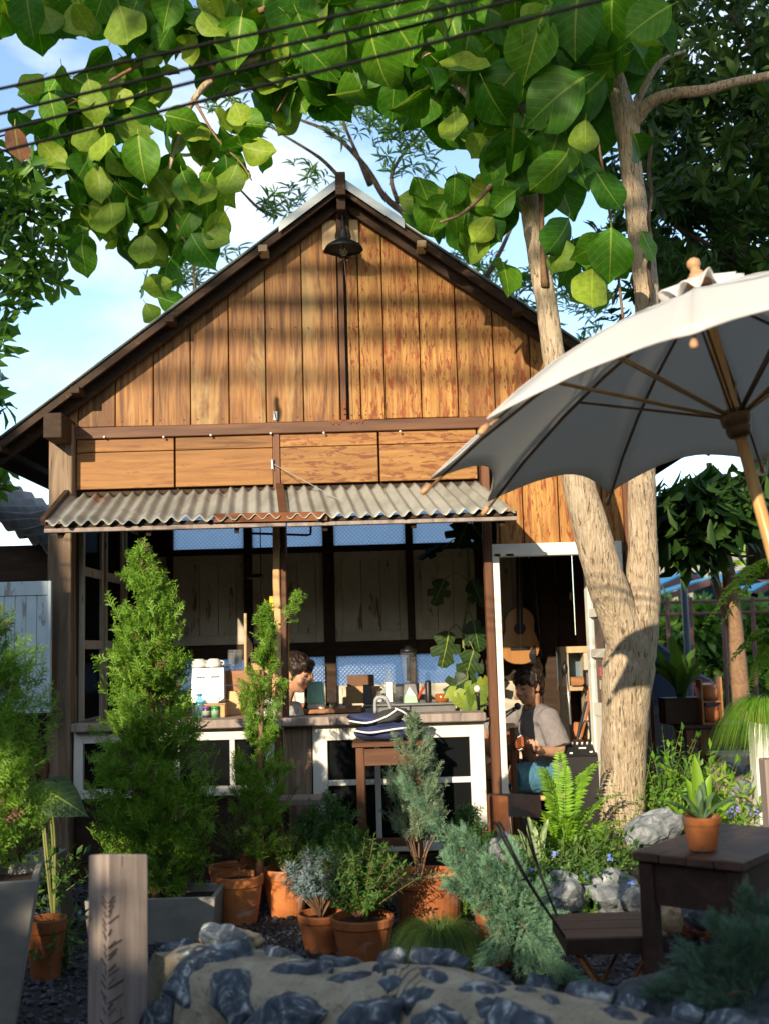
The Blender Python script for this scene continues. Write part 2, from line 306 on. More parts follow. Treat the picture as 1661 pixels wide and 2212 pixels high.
W['bark'] = rough_mat('pale_bark', [(.24, (.22, .155, .09)), (.40, (.43, .325, .21)), (.56, (.56, .45, .315)), (.78, (.66, .55, .41))], (42, 42, 8), dist=1.6, detail=10., rough=.95, bump=1., rand=0, bdist=.03, patch=(2.4, .64, .12, (.22, .155, .10), .6),
    fleck=[((70, 70, 11), .57, .05, (.11, .07, .04), .85), ((9, 9, 5), .60, .08, (.62, .52, .38), .5)])
W['bark_d'] = rough_mat('dark_bark', [(.25, (.035, .024, .016)), (.6, (.09, .065, .045)), (.85, (.16, .12, .085))], (30, 30, 7), dist=1., detail=7., rough=.95, bump=.8, rand=.1, bdist=.01)
W['twig'] = rough_mat('brown_twig', [(.25, (.12, .065, .035)), (.7, (.27, .165, .095))], (30, 30, 30), rough=.85, bump=.3)
W['greenstem'] = plain('green_stem', (.17, .19, .05), .6)
W['canvas'] = rough_mat('cream_canvas', [(.3, (.74, .72, .66)), (.7, (.80, .78, .72))], (300, 300, 300), rough=.9, bump=.25, rand=0, bdist=.001)
def cloth_mat(name, col, tr):
    m, nt = newmat(name); v, r_, raw = vec(nt, (260, 260, 260)); n1 = noi(nt, v); n2 = noi(nt, raw, 2.5, 4.)
    c = ramp(nt, n2, [(.3, tuple(q * .94 for q in col)), (.7, col)]); b = N(nt, 'ShaderNodeBsdfPrincipled', i_Roughness=.95); nt.links.new(c, b.inputs['Base Color']); b.inputs['Specular IOR Level'].default_value = .1
    bp = N(nt, 'ShaderNodeBump', i_Strength=.25, i_Distance=.001); nt.links.new(n1, bp.inputs['Height']); nt.links.new(bp.outputs[0], b.inputs['Normal'])
    t = N(nt, 'ShaderNodeBsdfTranslucent'); t.inputs[0].default_value = (*col, 1); mx = N(nt, 'ShaderNodeMixShader', i_0=tr); nt.links.new(b.outputs[0], mx.inputs[1]); nt.links.new(t.outputs[0], mx.inputs[2]); nt.links.new(mx.outputs[0], N(nt, 'ShaderNodeOutputMaterial').inputs[0]); return m
W['canvas'] = cloth_mat('cream_canvas_cloth', (.80, .79, .76), .38)
W['bamboo'] = rough_mat('varnished_pole', [(.25, (.42, .22, .07)), (.6, (.60, .37, .14)), (.85, (.68, .46, .20))], (30, 30, 2), rough=.35, bump=.1, spec=.5, rand=.05)
W['rib'] = rough_mat('rib_wood', [(.25, (.13, .075, .035)), (.7, (.24, .145, .07))], (30, 30, 3), rough=.55, bump=.1)
W['turned'] = rough_mat('turned_wood', [(.3, (.40, .20, .09)), (.7, (.58, .34, .17))], (12, 12, 40), rough=.45, bump=.1)
W['black'] = plain('black_plastic', (.012, .012, .013), .45)
W['cable'] = plain('cable_rubber', (.008, .008, .009), .8, spec=.1)
W['blackm'] = plain('black_metal', (.02, .021, .022), .4, .3)
W['steel'] = plain('brushed_steel', (.45, .45, .44), .3, .85)
W['cream'] = plain('cream_ceramic', (.78, .75, .68), .3)
W['mint'] = plain('mint_enamel', (.34, .74, .60), .25)
W['darkwood'] = rough_mat('dark_table_wood', [(.25, (.022, .011, .008)), (.6, (.055, .028, .02)), (.85, (.10, .055, .038))], (4, 18, 18), dist=.8, rough=.55, rand=.15, bump=.3, fleck=[((30, 30, 30), .72, .04, (.20, .15, .12), .5)])
W['tabletop'] = rough_mat('worn_table_top', [(.25, (.045, .023, .016)), (.55, (.10, .055, .038)), (.85, (.17, .10, .07))], (3, 20, 20), dist=.9, rough=.6, rand=.15, bump=.35)
W['counter'] = rough_mat('counter_wood', [(.3, (.24, .10, .04)), (.7, (.40, .19, .08))], (2, 18, 18), dist=.8, rough=.45, bump=.15)
W['ply'] = rough_mat('pale_ply', [(.3, (.48, .29, .12)), (.7, (.62, .42, .20))], (2, 14, 14), dist=.8, rough=.6, bump=.1)
W['lampboard'] = rough_mat('pale_board', [(.3, (.40, .28, .15)), (.7, (.56, .42, .25))], (16, 16, 2), dist=.9, rough=.7, bump=.2)
W['paper'] = plain('white_paper', (.78, .77, .74), .9)
W['card'] = plain('brown_card', (.16, .08, .04), .8)
W['navy'] = rough_mat('navy_canvas', [(.3, (.022, .03, .085)), (.7, (.045, .06, .15))], (120, 120, 120), rough=.85, bump=.3)
W['greycloth'] = rough_mat('charcoal_cloth', [(.3, (.035, .035, .038)), (.7, (.06, .06, .062))], (120, 120, 120), rough=.9, bump=.3)
W['skin'] = rough_mat('skin', [(.3, (.42, .215, .13)), (.7, (.52, .285, .18))], (14, 14, 14), rough=.5, bump=.05, rand=0)
W['hair'] = rough_mat('black_hair', [(.3, (.008, .006, .005)), (.7, (.04, .024, .016))], (60, 60, 14), rough=.45, bump=.8, rand=0, bdist=.006)
W['tee'] = rough_mat('mauve_grey_cotton', [(.3, (.185, .168, .168)), (.7, (.24, .22, .22))], (30, 30, 30), rough=.95, bump=.25, rand=0)
W['teew'] = rough_mat('white_cotton', [(.3, (.72, .72, .71)), (.7, (.80, .80, .79))], (30, 30, 30), rough=.95, bump=.2, rand=0)
W['denim'] = rough_mat('blue_denim', [(.3, (.05, .16, .26)), (.7, (.10, .26, .38))], (40, 40, 20), rough=.9, bump=.2, rand=0)
W['sunburst'] = rough_mat('sunburst_lacquer', [(.3, (.20, .035, .008)), (.7, (.42, .11, .02))], (3, 3, 3), rough=.18, bump=0, spec=.6)
W['spruce'] = rough_mat('amber_lacquer', [(.3, (.34, .15, .045)), (.7, (.46, .23, .08))], (20, 20, 2), rough=.2, bump=0, spec=.6)
W['maple'] = rough_mat('guitar_neck_wood', [(.3, (.30, .11, .045)), (.7, (.42, .18, .08))], (14, 14, 3), rough=.3, bump=0)
W['glass'] = glass_mat('clear_glass', (.93, .95, .96), .10)
W['darkglass'] = glass_mat('dark_pane', (.14, .16, .17), .10, .03)
# ================================================================ the cafe house
FY = 7.4; BY = 9.25; FZ = .12
def X(vx, vy=1200, Y=FY): return P(vx, vy, Y).x
def Z(vy, vx=600, Y=FY): return P(vx, vy, Y).z
house = thing('wooden_house', 'golden brown plank cafe house with a steep gable and an open serving hatch', 'house', (0, FY, 0))
OV = FY - .22
RA = P(736, 392, OV); RL = P(0, 930, OV); RR = P(1255, 752, OV)
m_l = (RA.z - RL.z) / (RA.x - RL.x); m_r = (RA.z - RR.z) / (RR.x - RA.x); SLP = (m_l + m_r) / 2
RX, RZ = RA.x, RA.z
EXL = P(-45, 960, OV).x; EXR = 2 * RX - EXL
XL, XR = X(130, 900), X(1352, 1000)
def roofz(x, d=0.): return RZ - abs(x - RX) * SLP - d
# roof: corrugated sheets either side, ridge cap, barge boards
cs = math.sqrt(1 + SLP * SLP)
for sgn, ex in ((-1, EXL), (1, EXR)):
    nseg = 3
    for k in range(nseg):
        y0 = OV + (BY + .5 - OV) * k / nseg - (.03 if k else 0); y1 = OV + (BY + .5 - OV) * (k + 1) / nseg
        def fn(u, w, y0=y0, y1=y1, ex=ex, k=k):
            y = y0 + (y1 - y0) * u; x = RX + (ex - RX) * w
            return (x, y, roofz(x, -.012 - .004 * k) + .011 * math.sin(y * 2 * math.pi / .076))
        b = MB().grid(fn, 60, 4); ob = b.build('roof_sheet', W['roofmetal'], house, smooth=True)
        so_ = ob.modifiers.new('solid', 'SOLIDIFY'); so_.thickness = .002
    # barge board (fascia) at the front edge and rafter at the wall plane
    b = MB(); xe = ex
    for yy, dz, th, dep in ((OV + .02, .012, .03, .055),):
        pts = [(RX, roofz(RX, dz)), (xe, roofz(xe, dz)), (xe, roofz(xe, dz + dep)), (RX, roofz(RX, dz + dep))]
        if sgn < 0: pts = pts[::-1]
        b.prism(pts, yy, yy + th)
    b.build('barge_board', W['fascia'], house)
    b = MB(); pts = [(RX, roofz(RX, .03)), (xe, roofz(xe, .03)), (xe, roofz(xe, .12)), (RX, roofz(RX, .12))]
    if sgn < 0: pts = pts[::-1]
    b.prism(pts, FY - .075, FY - .03); b.build('rafter', W['fascia'], house)
    # soffit sheathing and purlins running back
    b = MB(); pts = [(RX, roofz(RX, .012)), (xe + .01 * sgn * -1, roofz(xe, .012)), (xe, roofz(xe, .02)), (RX, roofz(RX, .02))]
    if sgn < 0: pts = pts[::-1]
    b.prism(pts, OV + .06, BY + .4); b.build('roof_lining', W['dark'], house)
    for q in (.22, .48, .74, .95):
        xc = RX + (ex - RX) * q
        b = MB(); zc = roofz(xc, .055)
        b.beam((xc, OV - .002, zc), (xc, BY + .4, zc), .06, .045); b.build('purlin', W['lampboard' if q < .3 else 'fascia'], house, bevel=.002)
for q0, q1, sg in ((0, .20, -1), (0, .20, 1)):   # shiny ridge flashing
    def fn(u, w, sg=sg):
        y = OV - .012 + (BY + .5 - OV) * u; x = RX + sg * w * .42
        return (x, y, roofz(x, -.032) - .015 * (1 - w) ** 2 * 0)
    ob = MB().grid(fn, 2, 3).build('ridge_flashing', plain('bright_flashing', (.34, .37, .36), .3, .75) if sg < 0 else bpy.data.materials['bright_flashing'], house, smooth=True)
    mm = ob.modifiers.new('solid', 'SOLIDIFY'); mm.thickness = .006
    b = MB(); b.prism([(RX, roofz(RX, -.03)), (RX, roofz(RX, .035)), (RX + sg * .42, roofz(RX + .42, .035)), (RX + sg * .42, roofz(RX + .42, -.03))][::(-1 if sg < 0 else -1)], OV - .016, OV - .012)
    b.build('flashing_lip', bpy.data.materials['bright_flashing'], house)
b = MB(); zt = P(736, 372, OV - .05).z; b.box((RX - .034, OV - .06, zt - .16), (RX + .034, OV - .0, zt)); b.box((RX - .03, OV - .0, zt - .24), (RX + .03, FY - .04, zt - .04)); b.build('ridge_beam', W['fascia'], house, bevel=.003)
b = MB(); b.box((RX - .045, FY - .05, roofz(RX, .45)), (RX + .045, FY - .018, roofz(RX, .1))); b.build('king_post', W['fascia'], house, bevel=.003)
# gable planks
zb = Z(912, 600)
lb = [130, 170, 250, 332, 412, 495, 575, 655, 733]; rb = [752, 778, 830, 908, 987, 1066, 1145, 1208, 1280, 1352]
def plank(x0, x1, z0, ztop, y0, th, mt, name='gable_plank'):
    g = .0035; x0 += g; x1 -= g
    t0, t1 = roofz(x0, .09), roofz(x1, .09)
    dy = random.uniform(-.004, .004)
    if ztop is not None: t0 = t1 = ztop
    poly = [(x0, z0), (x1, z0), (x1, max(t1, z0 + .01))]
    if x0 < RX < x1: poly.append((RX, roofz(RX, .09)))
    poly.append((x0, max(t0, z0 + .01)))
    b = MB().prism(poly, y0 + dy, y0 + dy + th); return b.build(name, mt, house, bevel=.0035)
for i in range(len(lb) - 1): plank(X(lb[i], 800), X(lb[i + 1], 800), zb + random.uniform(-.004, .004), None, FY, .03, W['plank_l'])
for i in range(len(rb) - 1): plank(X(rb[i], 800), X(rb[i + 1], 800), zb + random.uniform(-.004, .004), None, FY, .03, W['plank_r'])
b = MB(); xm0, xm1 = X(735, 800), X(747, 800); b.box((xm0, FY - .012, zb - .02), (xm1, FY + .03, roofz(RX, .2))); b.build('centre_strip', W['beam_v'], house, bevel=.002)
b = MB(); b.box((XL, FY + .034, FZ + 1.2), (X(165), FY + .05, zb)); b.build('sheathing', W['dark'], house)
b = MB(); b.prism([(XL, zb - .5), (XR, zb - .5), (XR, roofz(XR, .1)), (RX, roofz(RX, .1)), (XL, roofz(XL, .1))], FY + .036, FY + .05); b.build('sheathing', W['dark'], house)
nb_ = MB(); rn = random.Random(8)
for i_, (bl_, n_) in enumerate(((lb, len(lb) - 1), (rb, len(rb) - 1))):
    for i in range(n_):
        for q in (.18, .82):
            for zz in (zb + .035, zb + .035 + rn.uniform(-.006, .006) + .62):
                x_ = X(bl_[i] + (bl_[i + 1] - bl_[i]) * q, 800)
                if zz < roofz(x_, .22): nb_.lathe([(.0055, 0), (.005, .002), (0, .0025)], (x_, FY - .004, zz), 6, axis=(0, -1, 0), cap0=False)
nb_.build('nail_head', W['rust'], house, kind='stuff')
# main beam
z0, z1 = Z(938, 600), Z(914, 600)
b = MB().box((XL, FY - .03, z0), (XR, FY + .034, z1)); b.build('tie_beam', W['beam'], house, bevel=.004)
# hinge plates and screws on it
b = MB()
for cx_, w_, h_ in ((726, 26, 6), (768, 36, 6)): b.box((X(cx_ - w_ / 2, 914), FY - .034, Z(919)), (X(cx_ + w_ / 2, 914), FY - .03, Z(913)))
b.box((X(738, 890), FY - .016, Z(912)), (X(748, 890), FY - .012, Z(872))); b.build('hinge_plate', W['rust'], house)
b = MB()
for vx_, vy_ in ((720, 916), (732, 916), (758, 914), (770, 914), (782, 914), (743, 880), (743, 892)): b.ball(P(vx_, vy_, FY - .036), .006, 6, 4)
b.build('screw', W['steel'], house)
b = MB()
for vx_, vy_ in ((226, 944), (354, 944), (456, 940), (586, 936), (700, 935), (864, 932)): b.ball(P(vx_, vy_, FY - .04), .0085, 8, 5)
b.build('string_bulb', plain('bulb_plastic', (.75, .70, .72), .2), house, smooth=True, kind='stuff')
# latch on a gable plank and on the panel post
for vx_, vy_ in ((596, 898), (591, 1003)):
    b = MB(); c = P(vx_, vy_, FY - .012); b.box(c + Vector((-.012, -.004, -.03)), c + Vector((.012, .006, .03))); b.tube([c + Vector((-.006, -.012, .03)), c + Vector((0, -.02, 0)), c + Vector((.006, -.012, -.045))], .004, 6); b.build('latch', W['steel'], house)
# shutter panels below the beam, each of two boards
pz = [Z(1053, 380), Z(973, 380), Z(944, 380)]
for a_, b_ in ((166, 377), (380, 591), (606, 817), (820, 1030)):
    mt = W['board_h'] if a_ < 600 else W['board_hr']
    for k in (0, 1):
        MB().box((X(a_, 1000) + .002, FY - .004, pz[k] + .0025), (X(b_, 1000) - .002, FY + .03, pz[k + 1] - .0025)).build('shutter_board', mt, house, bevel=.0025)
MB().box((X(591, 1000) + .001, FY - .016, pz[0] - .03), (X(606, 1000) - .001, FY + .032, z0 - .001)).build('shutter_post', W['beam_v'], house, bevel=.002)
# lower right wall boards above the door
rz0 = Z(1176, 1200)
bx = [1068, 1076, 1129, 1206, 1268, 1300, 1350]
for i in range(len(bx) - 1): plank(X(bx[i], 1100), X(bx[i + 1], 1100), rz0, z0 - .004, FY + .0, .03, W['plank_r'], 'wall_plank')
MB().box((X(1068, 1150), FY - .02, Z(1196, 1200)), (X(1352, 1150), FY + .04, rz0 - .002)).build('door_header', W['beam'], house, bevel=.003)
# posts
def post(x0, x1, za, zb_, y0, y1, mt, name='post', lean=0.):
    b = MB(); n = 7; vs_ = []
    for i in range(n):
        z = za + (zb_ - za) * i / (n - 1); w = random.uniform(-.004, .004)
        for x, y in ((x0 + w, y0), (x1 + w, y0), (x1 + w, y1), (x0 + w, y1)): vs_.append((x + lean * (1 - i / (n - 1)), y, z))
    fs = [(3, 2, 1, 0), tuple(range((n - 1) * 4, n * 4))] + [(i * 4 + k, i * 4 + (k + 1) % 4, i * 4 + 4 + (k + 1) % 4, i * 4 + 4 + k) for i in range(n - 1) for k in range(4)]
    return b.add(vs_, fs).build(name, mt, house, bevel=.006)
post(X(113, 1200), X(163, 1200), 0, z0 + .1, FY - .09, FY + .07, W['greypost'])
post(X(594, 1400), X(609, 1400), Z(1556), Z(1120), FY - .03, FY + .03, W['ply'], 'centre_post')
post(X(610, 1400), X(622, 1400), Z(1556), Z(1060), FY - .026, FY + .09, W['beam_v'], 'centre_post')
b = MB()
for q in (1312, 1348, 1440): b.ball(P(604, q, FY - .032), .009, 8, 5)
b.build('stud', W['steel'], house)
post(X(1045, 1250), X(1063, 1250), 0, z0, FY - .05, FY + .05, W['beam_v'], 'door_post')
post(X(1351, 1250), X(1366, 1250), 0, z0, FY - .04, FY + .05, W['beam_v'], 'door_post')
post(X(1364, 1400), X(1412, 1400), 0, 1.6, FY + .2, FY + .3, W['beam_v'], 'side_post')
# purlin end sticking out above the left post
MB().box((X(94, 918, FY - .32), FY - .32, Z(946, 95, FY - .32)), (X(134, 918, FY - .32), FY + .8, Z(892, 95, FY - .32))).build('beam_end', W['greypost'] if 0 else W['fascia'], house, bevel=.005)
# white door frame
dz1 = Z(1199, 1200, FY - .02)
def bar(name, x0, x1, z0_, z1_, y0, y1, mt, par=house, bev=.003): return MB().box((x0, y0, z0_), (x1, y1, z1_)).build(name, mt, par, bevel=bev)
fr = bar('door_frame', X(1064, 1350), X(1082, 1350), FZ, dz1, FY - .035, FY + .06, W['white'])
bar('door_frame', X(1064, 1350), X(1349, 1350), dz1, Z(1197, 1200) + .075, FY - .034, FY + .059, W['white'])
bar('door_frame', X(1328, 1350), X(1349, 1350), FZ, dz1, FY - .035, FY + .06, W['white'])
# serving sill
sz1 = Z(1551, 600, FY - .1); sz0 = sz1 - .055
bar('sill', X(166, 1560), X(1046, 1560), sz0, sz1, FY - .13, FY + .14, W['oldwood'], bev=.006)
# front window frames below the sill
def window(x0, x1, zt_, zb_, cols, rows, st, tr, mw, name='window'):
    w_ = bar(name, x0, x0 + st, zb_, zt_, FY - .05, FY + .01, W['white'])
    def sub(n_, a, b2, c, d, y0=FY - .05, y1=FY + .01, mt=W['white']): return MB().box((a, y0, c), (b2, y1, d)).build(n_, mt, w_, bevel=.003)
    sub('stile', x1 - st, x1, zb_, zt_); sub('rail', x0 + st, x1 - st, zt_ - tr, zt_, FY - .049, FY + .009); sub('rail', x0 + st, x1 - st, zb_, zb_ + .06, FY - .049, FY + .009)
    for c in cols: sub('muntin', c - mw / 2, c + mw / 2, zb_ + .06, zt_ - tr, FY - .046, FY + .0)
    for r in rows: sub('muntin', x0 + st, x1 - st, r - mw / 2, r + mw / 2, FY - .043, FY - .003)
    xs = [x0 + st] + sorted(cols) + [x1 - st]; zs = [zb_ + .06] + sorted(rows) + [zt_ - tr]
    for i in range(len(xs) - 1):
        for j in range(len(zs) - 1): sub('pane', xs[i] + .003, xs[i + 1] - .003, zs[j] + .003, zs[j + 1] - .003, FY - .022, FY - .018, W['darkglass'])
window(X(678, 1650), X(1046, 1650), sz0 - .002, .15, [X(816, 1650), X(926, 1650)], [Z(1686, 870)], .095, .10, .036)
window(X(164, 1650), X(596, 1650), sz0 - .004, Z(1722, 300), [X(386, 1650), X(505, 1650)], [], .062, .075, .034)
for a_, b_ in ((598, 614), (615, 676)): bar('front_plank', X(a_, 1650) + .002, X(b_, 1650) - .002, .12, sz0 - .003, FY - .045 - (.01 if a_ < 600 else 0), FY, W['beam_v'] if a_ < 600 else W['greypost'])
bar('base_board', X(164, 1700), X(1046, 1700), 0, .118, FY - .02, FY + .05, W['dark'])
bar('base_board', X(164, 1700), X(596, 1700), .12, Z(1724, 300), FY - .0, FY + .05, W['dark'])
# inside shell
XI0, XI1 = X(166, 1400) - .02, X(1352, 1400) + .05
MB().box((XI0, FY + .1, 0), (XI1, BY, FZ)).build('floor_slab', W['dark'], house)
MB().box((XI0 - .03, FY + .08, 0), (XI0, BY, 3.0)).build('side_wall', W['dark'], house)
# window leaves on the left inner wall
for k in range(3):
    y0 = FY + .12 + k * .62
    f_ = MB().box((XI0 + .002, y0, .95), (XI0 + .03, y0 + .05, 2.5)).build('inner_window', W['white_worn'], house)
    for a, b2, c, d in ((y0 + .5, y0 + .55, .95, 2.5), (y0 + .05, y0 + .5, .95, 1.03), (y0 + .05, y0 + .5, 1.5, 1.56), (y0 + .05, y0 + .5, 2.0, 2.06), (y0 + .05, y0 + .5, 2.44, 2.5)): MB().box((XI0 + .003, a, c), (XI0 + .029, b2, d)).build('rail', W['white_worn'], f_)
    MB().box((XI0 + .008, y0 + .05, 1.03), (XI0 + .012, y0 + .5, 2.44)).build('pane', W['darkglass'], f_)
# right inner wall: upright slats with gaps
for k in range(9):
    y0 = FY + .1 + k * .205
    MB().box((XI1, y0, 0), (XI1 + .02, y0 + .19, 3.0)).build('wall_slat', W['redslat'] if 'redslat' in W else W['beam_v'], house, bevel=.002)
# back wall: pale worn panels between dark posts, patterned blue glass above and below
bglass, nt = newmat('patterned_blue_glass')
v_, r_, raw = vec(nt, (26, 26, 26), 0)
ck = N(nt, 'ShaderNodeTexVoronoi', feature='DISTANCE_TO_EDGE', i_Scale=1.0, i_Randomness=.0); mp_ = N(nt, 'ShaderNodeMapping'); mp_.inputs['Rotation'].default_value = (0, math.radians(45), 0); mp_.inputs['Scale'].default_value = (42, 1, 42)
nt.links.new(raw, mp_.inputs[0]); nt.links.new(mp_.outputs[0], ck.inputs['Vector'])
tr_ = N(nt, 'ShaderNodeBsdfTranslucent'); gl_ = N(nt, 'ShaderNodeBsdfPrincipled', i_Roughness=.25); gl_.inputs['Base Color'].default_value = (.12, .22, .36, 1)
cc_ = ramp(nt, ck.outputs[0], [(.02, (.50, .70, .95)), (.30, (.95, .97, 1))]); nt.links.new(cc_, tr_.inputs[0])
bp_ = N(nt, 'ShaderNodeBump', i_Strength=1., i_Distance=.006); nt.links.new(ck.outputs[0], bp_.inputs['Height']); nt.links.new(bp_.outputs[0], gl_.inputs['Normal']); nt.links.new(bp_.outputs[0], tr_.inputs['Normal'])
mx_ = N(nt, 'ShaderNodeMixShader', i_0=.12); nt.links.new(tr_.outputs[0], mx_.inputs[1]); nt.links.new(gl_.outputs[0], mx_.inputs[2])
nt.links.new(mx_.outputs[0], N(nt, 'ShaderNodeOutputMaterial').inputs[0])
def bX(vx): return X(vx, 1280, BY)
def bZ(vy): return Z(vy, 700, BY)
cols = [(300, 368), (374, 532), (546, 702), (722, 880), (892, 1030), (1050, 1200)]
zT, z1_, z2_, z3_, z4_, z5_ = bZ(1095), bZ(1182), bZ(1192), bZ(1390), bZ(1416), bZ(1482)
for i, (a, b2) in enumerate(cols):
    x0, x1 = bX(a), bX(b2)
    if 0 < i < 5:
        wi = MB().box((x0, BY - .012, z1_), (x1, BY - .006, zT)).build('glass_pane', bglass, house)
        MB().box((x0, BY - .012, z5_), (x1, BY - .006, z4_)).build('glass_pane', bglass, house)
    MB().box((x0, BY + .02, z3_), (x1, BY + .03, z2_)).build('panel_backing', W['dark'], house)
    # panel door leaf: frame + three boards
    pn = MB().box((x0, BY - .03, z3_), (x0 + .07, BY + .01, z2_)).build('wall_panel', W['white_worn'], house, bevel=.003)
    for a_, b_, c_, d_ in ((x1 - .07, x1, z3_, z2_), (x0 + .07, x1 - .07, z2_ - .08, z2_), (x0 + .07, x1 - .07, z3_, z3_ + .09)): MB().box((a_, BY - .029, c_), (b_, BY + .009, d_)).build('panel_rail', W['white_worn'], pn, bevel=.003)
    n_ = 3
    for k in range(n_):
        w_ = (x1 - x0 - .14) / n_
        MB().box((x0 + .07 + k * w_ + .002, BY - .016, z3_ + .09), (x0 + .07 + (k + 1) * w_ - .002, BY + .004, z2_ - .08)).build('panel_board', W['white_worn'], pn, bevel=.003)
for a, b2 in ((530, 548), (700, 724), (878, 894), (364, 377), (1026, 1054)): MB().box((bX(a), BY - .06, FZ), (bX(b2), BY + .02, zT + .1)).build('back_post', W['chip'] if 'chip' in W else W['dark'], house, bevel=.003)
for a, b2 in ((z2_ - .008, z1_ + .008), (z4_ - .008, z3_ + .012), (zT, zT + .8)): MB().box((XI0, BY - .035, a), (XI1, BY + .015, b2)).build('back_rail', W['dark'], house, bevel=.003)
MB().box((XI0, BY - .02, FZ), (XI1, BY + .01, z5_)).build('back_wall', W['white_worn'], house)
MB().prism([(XI0, zT + .8), (XI1, zT + .8), (XI1, roofz(XI1, .05)), (RX, roofz(RX, .05)), (XI0, roofz(XI0, .05))], BY - .02, BY + .01).build('back_gable', W['dark'], house)
for a, b2 in ((XI0, bX(373)), (bX(1040), XI1)):
    MB().box((a, BY - .018, z1_), (b2, BY + .008, zT)).build('back_wall', W['dark'], house); MB().box((a, BY - .018, z5_), (b2, BY + .008, z4_)).build('back_wall', W['dark'], house)
# awning: two corrugated sheets, wooden frame and rusty edging
AL = .62
az0 = Z(1050, 600); ax0, ax1 = X(152, 1060), X(1046, 1050)
f0, f1 = P(98, 1132, FY - AL), P(1116, 1124, FY - AL)
azf = (f0.z + f1.z) / 2 + .02
aw = bar('awning', f0.x, X(619, 1130, FY - AL), azf - .048, azf - .022, FY - AL - .02, FY - AL + .03, W['oldwood'])
def sub(b, n_, mt, sm=False, **k): return b.build(n_, mt, aw, smooth=sm, **k)
sub(MB().box((X(622, 1130, FY - AL), FY - AL - .018, azf - .05), (f1.x, FY - AL + .028, azf - .026)), 'front_bar', W['oldwood'], bevel=.003)
sub(MB().box((f0.x, FY - AL - .012, azf - .021), (f1.x, FY - AL + .02, azf + .006)), 'front_bar', W['dark'])
def corr(w0, w1, lift, jag):
    def fn(u, w):
        t = w0 + (w1 - w0) * u
        xb = ax0 + (ax1 - ax0) * t; xf = f0.x + (f1.x - f0.x) * t
        ee = 1.02 + .03 * noise.noise((t * 14, 3, 1)) + jag * max(0, noise.noise((t * 30, 8, 2)))
        s_ = w * ee
        x = xb + (xf - xb) * s_; y = FY - .01 - (AL + .03) * s_
        z = az0 - .02 + (azf - az0 + .03) * s_ + lift + .0155 * math.sin(t * 2 * math.pi * 34) + .012 * noise.noise((t * 5, s_ * 2, 7))
        return (x, y, z)
    return MB().grid(fn, int(680 * (w1 - w0)), 12)
for w0, w1, li, mt in ((.005, .40, 0, 'zinc'), (.385, .50, .008, 'zinc2'), (.515, .995, .003, 'zinc')):
    ob = sub(corr(w0, w1, li, .05), 'corrugated_sheet', W[mt] if mt in W else W['zinc'], True); q = ob.modifiers.new('solid', 'SOLIDIFY'); q.thickness = .003
for t, mt in ((.0, 'fascia'), (.507, 'beam')):
    xb = ax0 + (ax1 - ax0) * t; xf = f0.x + (f1.x - f0.x) * t
    w_ = .05 if t else .035
    sub(MB().beam((xb, FY - .01, az0 + .008), (xf, FY - AL - .03, azf + .022), w_, .022 if t else .05), 'cover_strip', W[mt], bevel=.003)
for t0, t1 in ((.36, .60),):
    x0 = f0.x + (f1.x - f0.x) * t0; x1 = f0.x + (f1.x - f0.x) * t1
    sub(MB().beam((x0, FY - AL - .036, azf + .012), (x1, FY - AL - .036, azf + .006), .012, .055), 'rusty_edging', W['rust'])
for k in range(6):
    t = .03 + .94 * k / 5; xb = ax0 + (ax1 - ax0) * t; xf = f0.x + (f1.x - f0.x) * t
    sub(MB().beam((xb, FY - .02, az0 - .07), (xf, FY - AL + .02, azf - .06), .03, .04), 'rafter', W['dark'])
a = P(593, 1003, FY - .03); b2 = Vector((f0.x + (f1.x - f0.x) * .62, FY - AL + .2, azf + .14)); 
sub(MB().tube([a, b2], .0028, 5), 'stay_wire', plain('wire_grey', (.5, .48, .45), .4, .5))
# open glazed door swung inwards
hx = X(1326, 1350, FY); dr_ = thing  # hinge side
d0 = Vector((hx - .01, FY + .07, 0)); d1 = Vector((X(1270, 1350, FY + .55), FY + .55, 0))
dv = (d1 - d0); dl = dv.length; dv.normalize(); dn = Vector((-dv.y, dv.x, 0))
def dbox(a, b_, z0_, z1__, t=.02):
    p0, p1 = d0 + dv * a, d0 + dv * b_; q = [p0 - dn * t, p1 - dn * t, p1 + dn * t, p0 + dn * t]
    return MB().hexa([(p.x, p.y, z0_) for p in q] + [(p.x, p.y, z1__) for p in q])
dtop = dz1 - .03
door = dbox(dl - .075, dl, FZ + .02, dtop).build('open_door', W['white'], house, bevel=.003)
def dsub(n_, *a, mt='white', t=.02): return dbox(*a, t=t).build(n_, W[mt], door, bevel=.002 if mt == 'white' else 0)
dsub('stile', 0, .075, FZ + .02, dtop)
lv = [Z(1755, 1290), Z(1545, 1290), Z(1412, 1290), Z(1320, 1290), Z(1215, 1290)]
for k, z_ in enumerate(lv): dsub('rail', .075, dl - .075, z_ - .03, z_ + (.06 if k == 1 else .03), t=.018)
for k in (1, 2, 3): dsub('pane', .075, dl - .075, lv[k] + (.06 if k == 1 else .03), lv[k + 1] - .03, mt='glass', t=.003)
dsub('panel', .075, dl - .075, lv[0] + .03, lv[1] - .03, t=.01)
# stickers on the lowest pane
for k, (u, w_, col) in enumerate(((.2, .10, (.55, .08, .06)), (.33, .14, (.15, .12, .45)), (.5, .06, (.6, .55, .4)), (.55, .16, (.5, .1, .1)))):
    a_ = .08 + (dl - .16) * u; b3 = a_ + .045; z_ = lv[1] + .1 + w_ * .9
    dbox(a_, b3, z_, z_ + .06, .0045).build('sticker', plain('sticker_paint_%d' % k, col, .6), door)
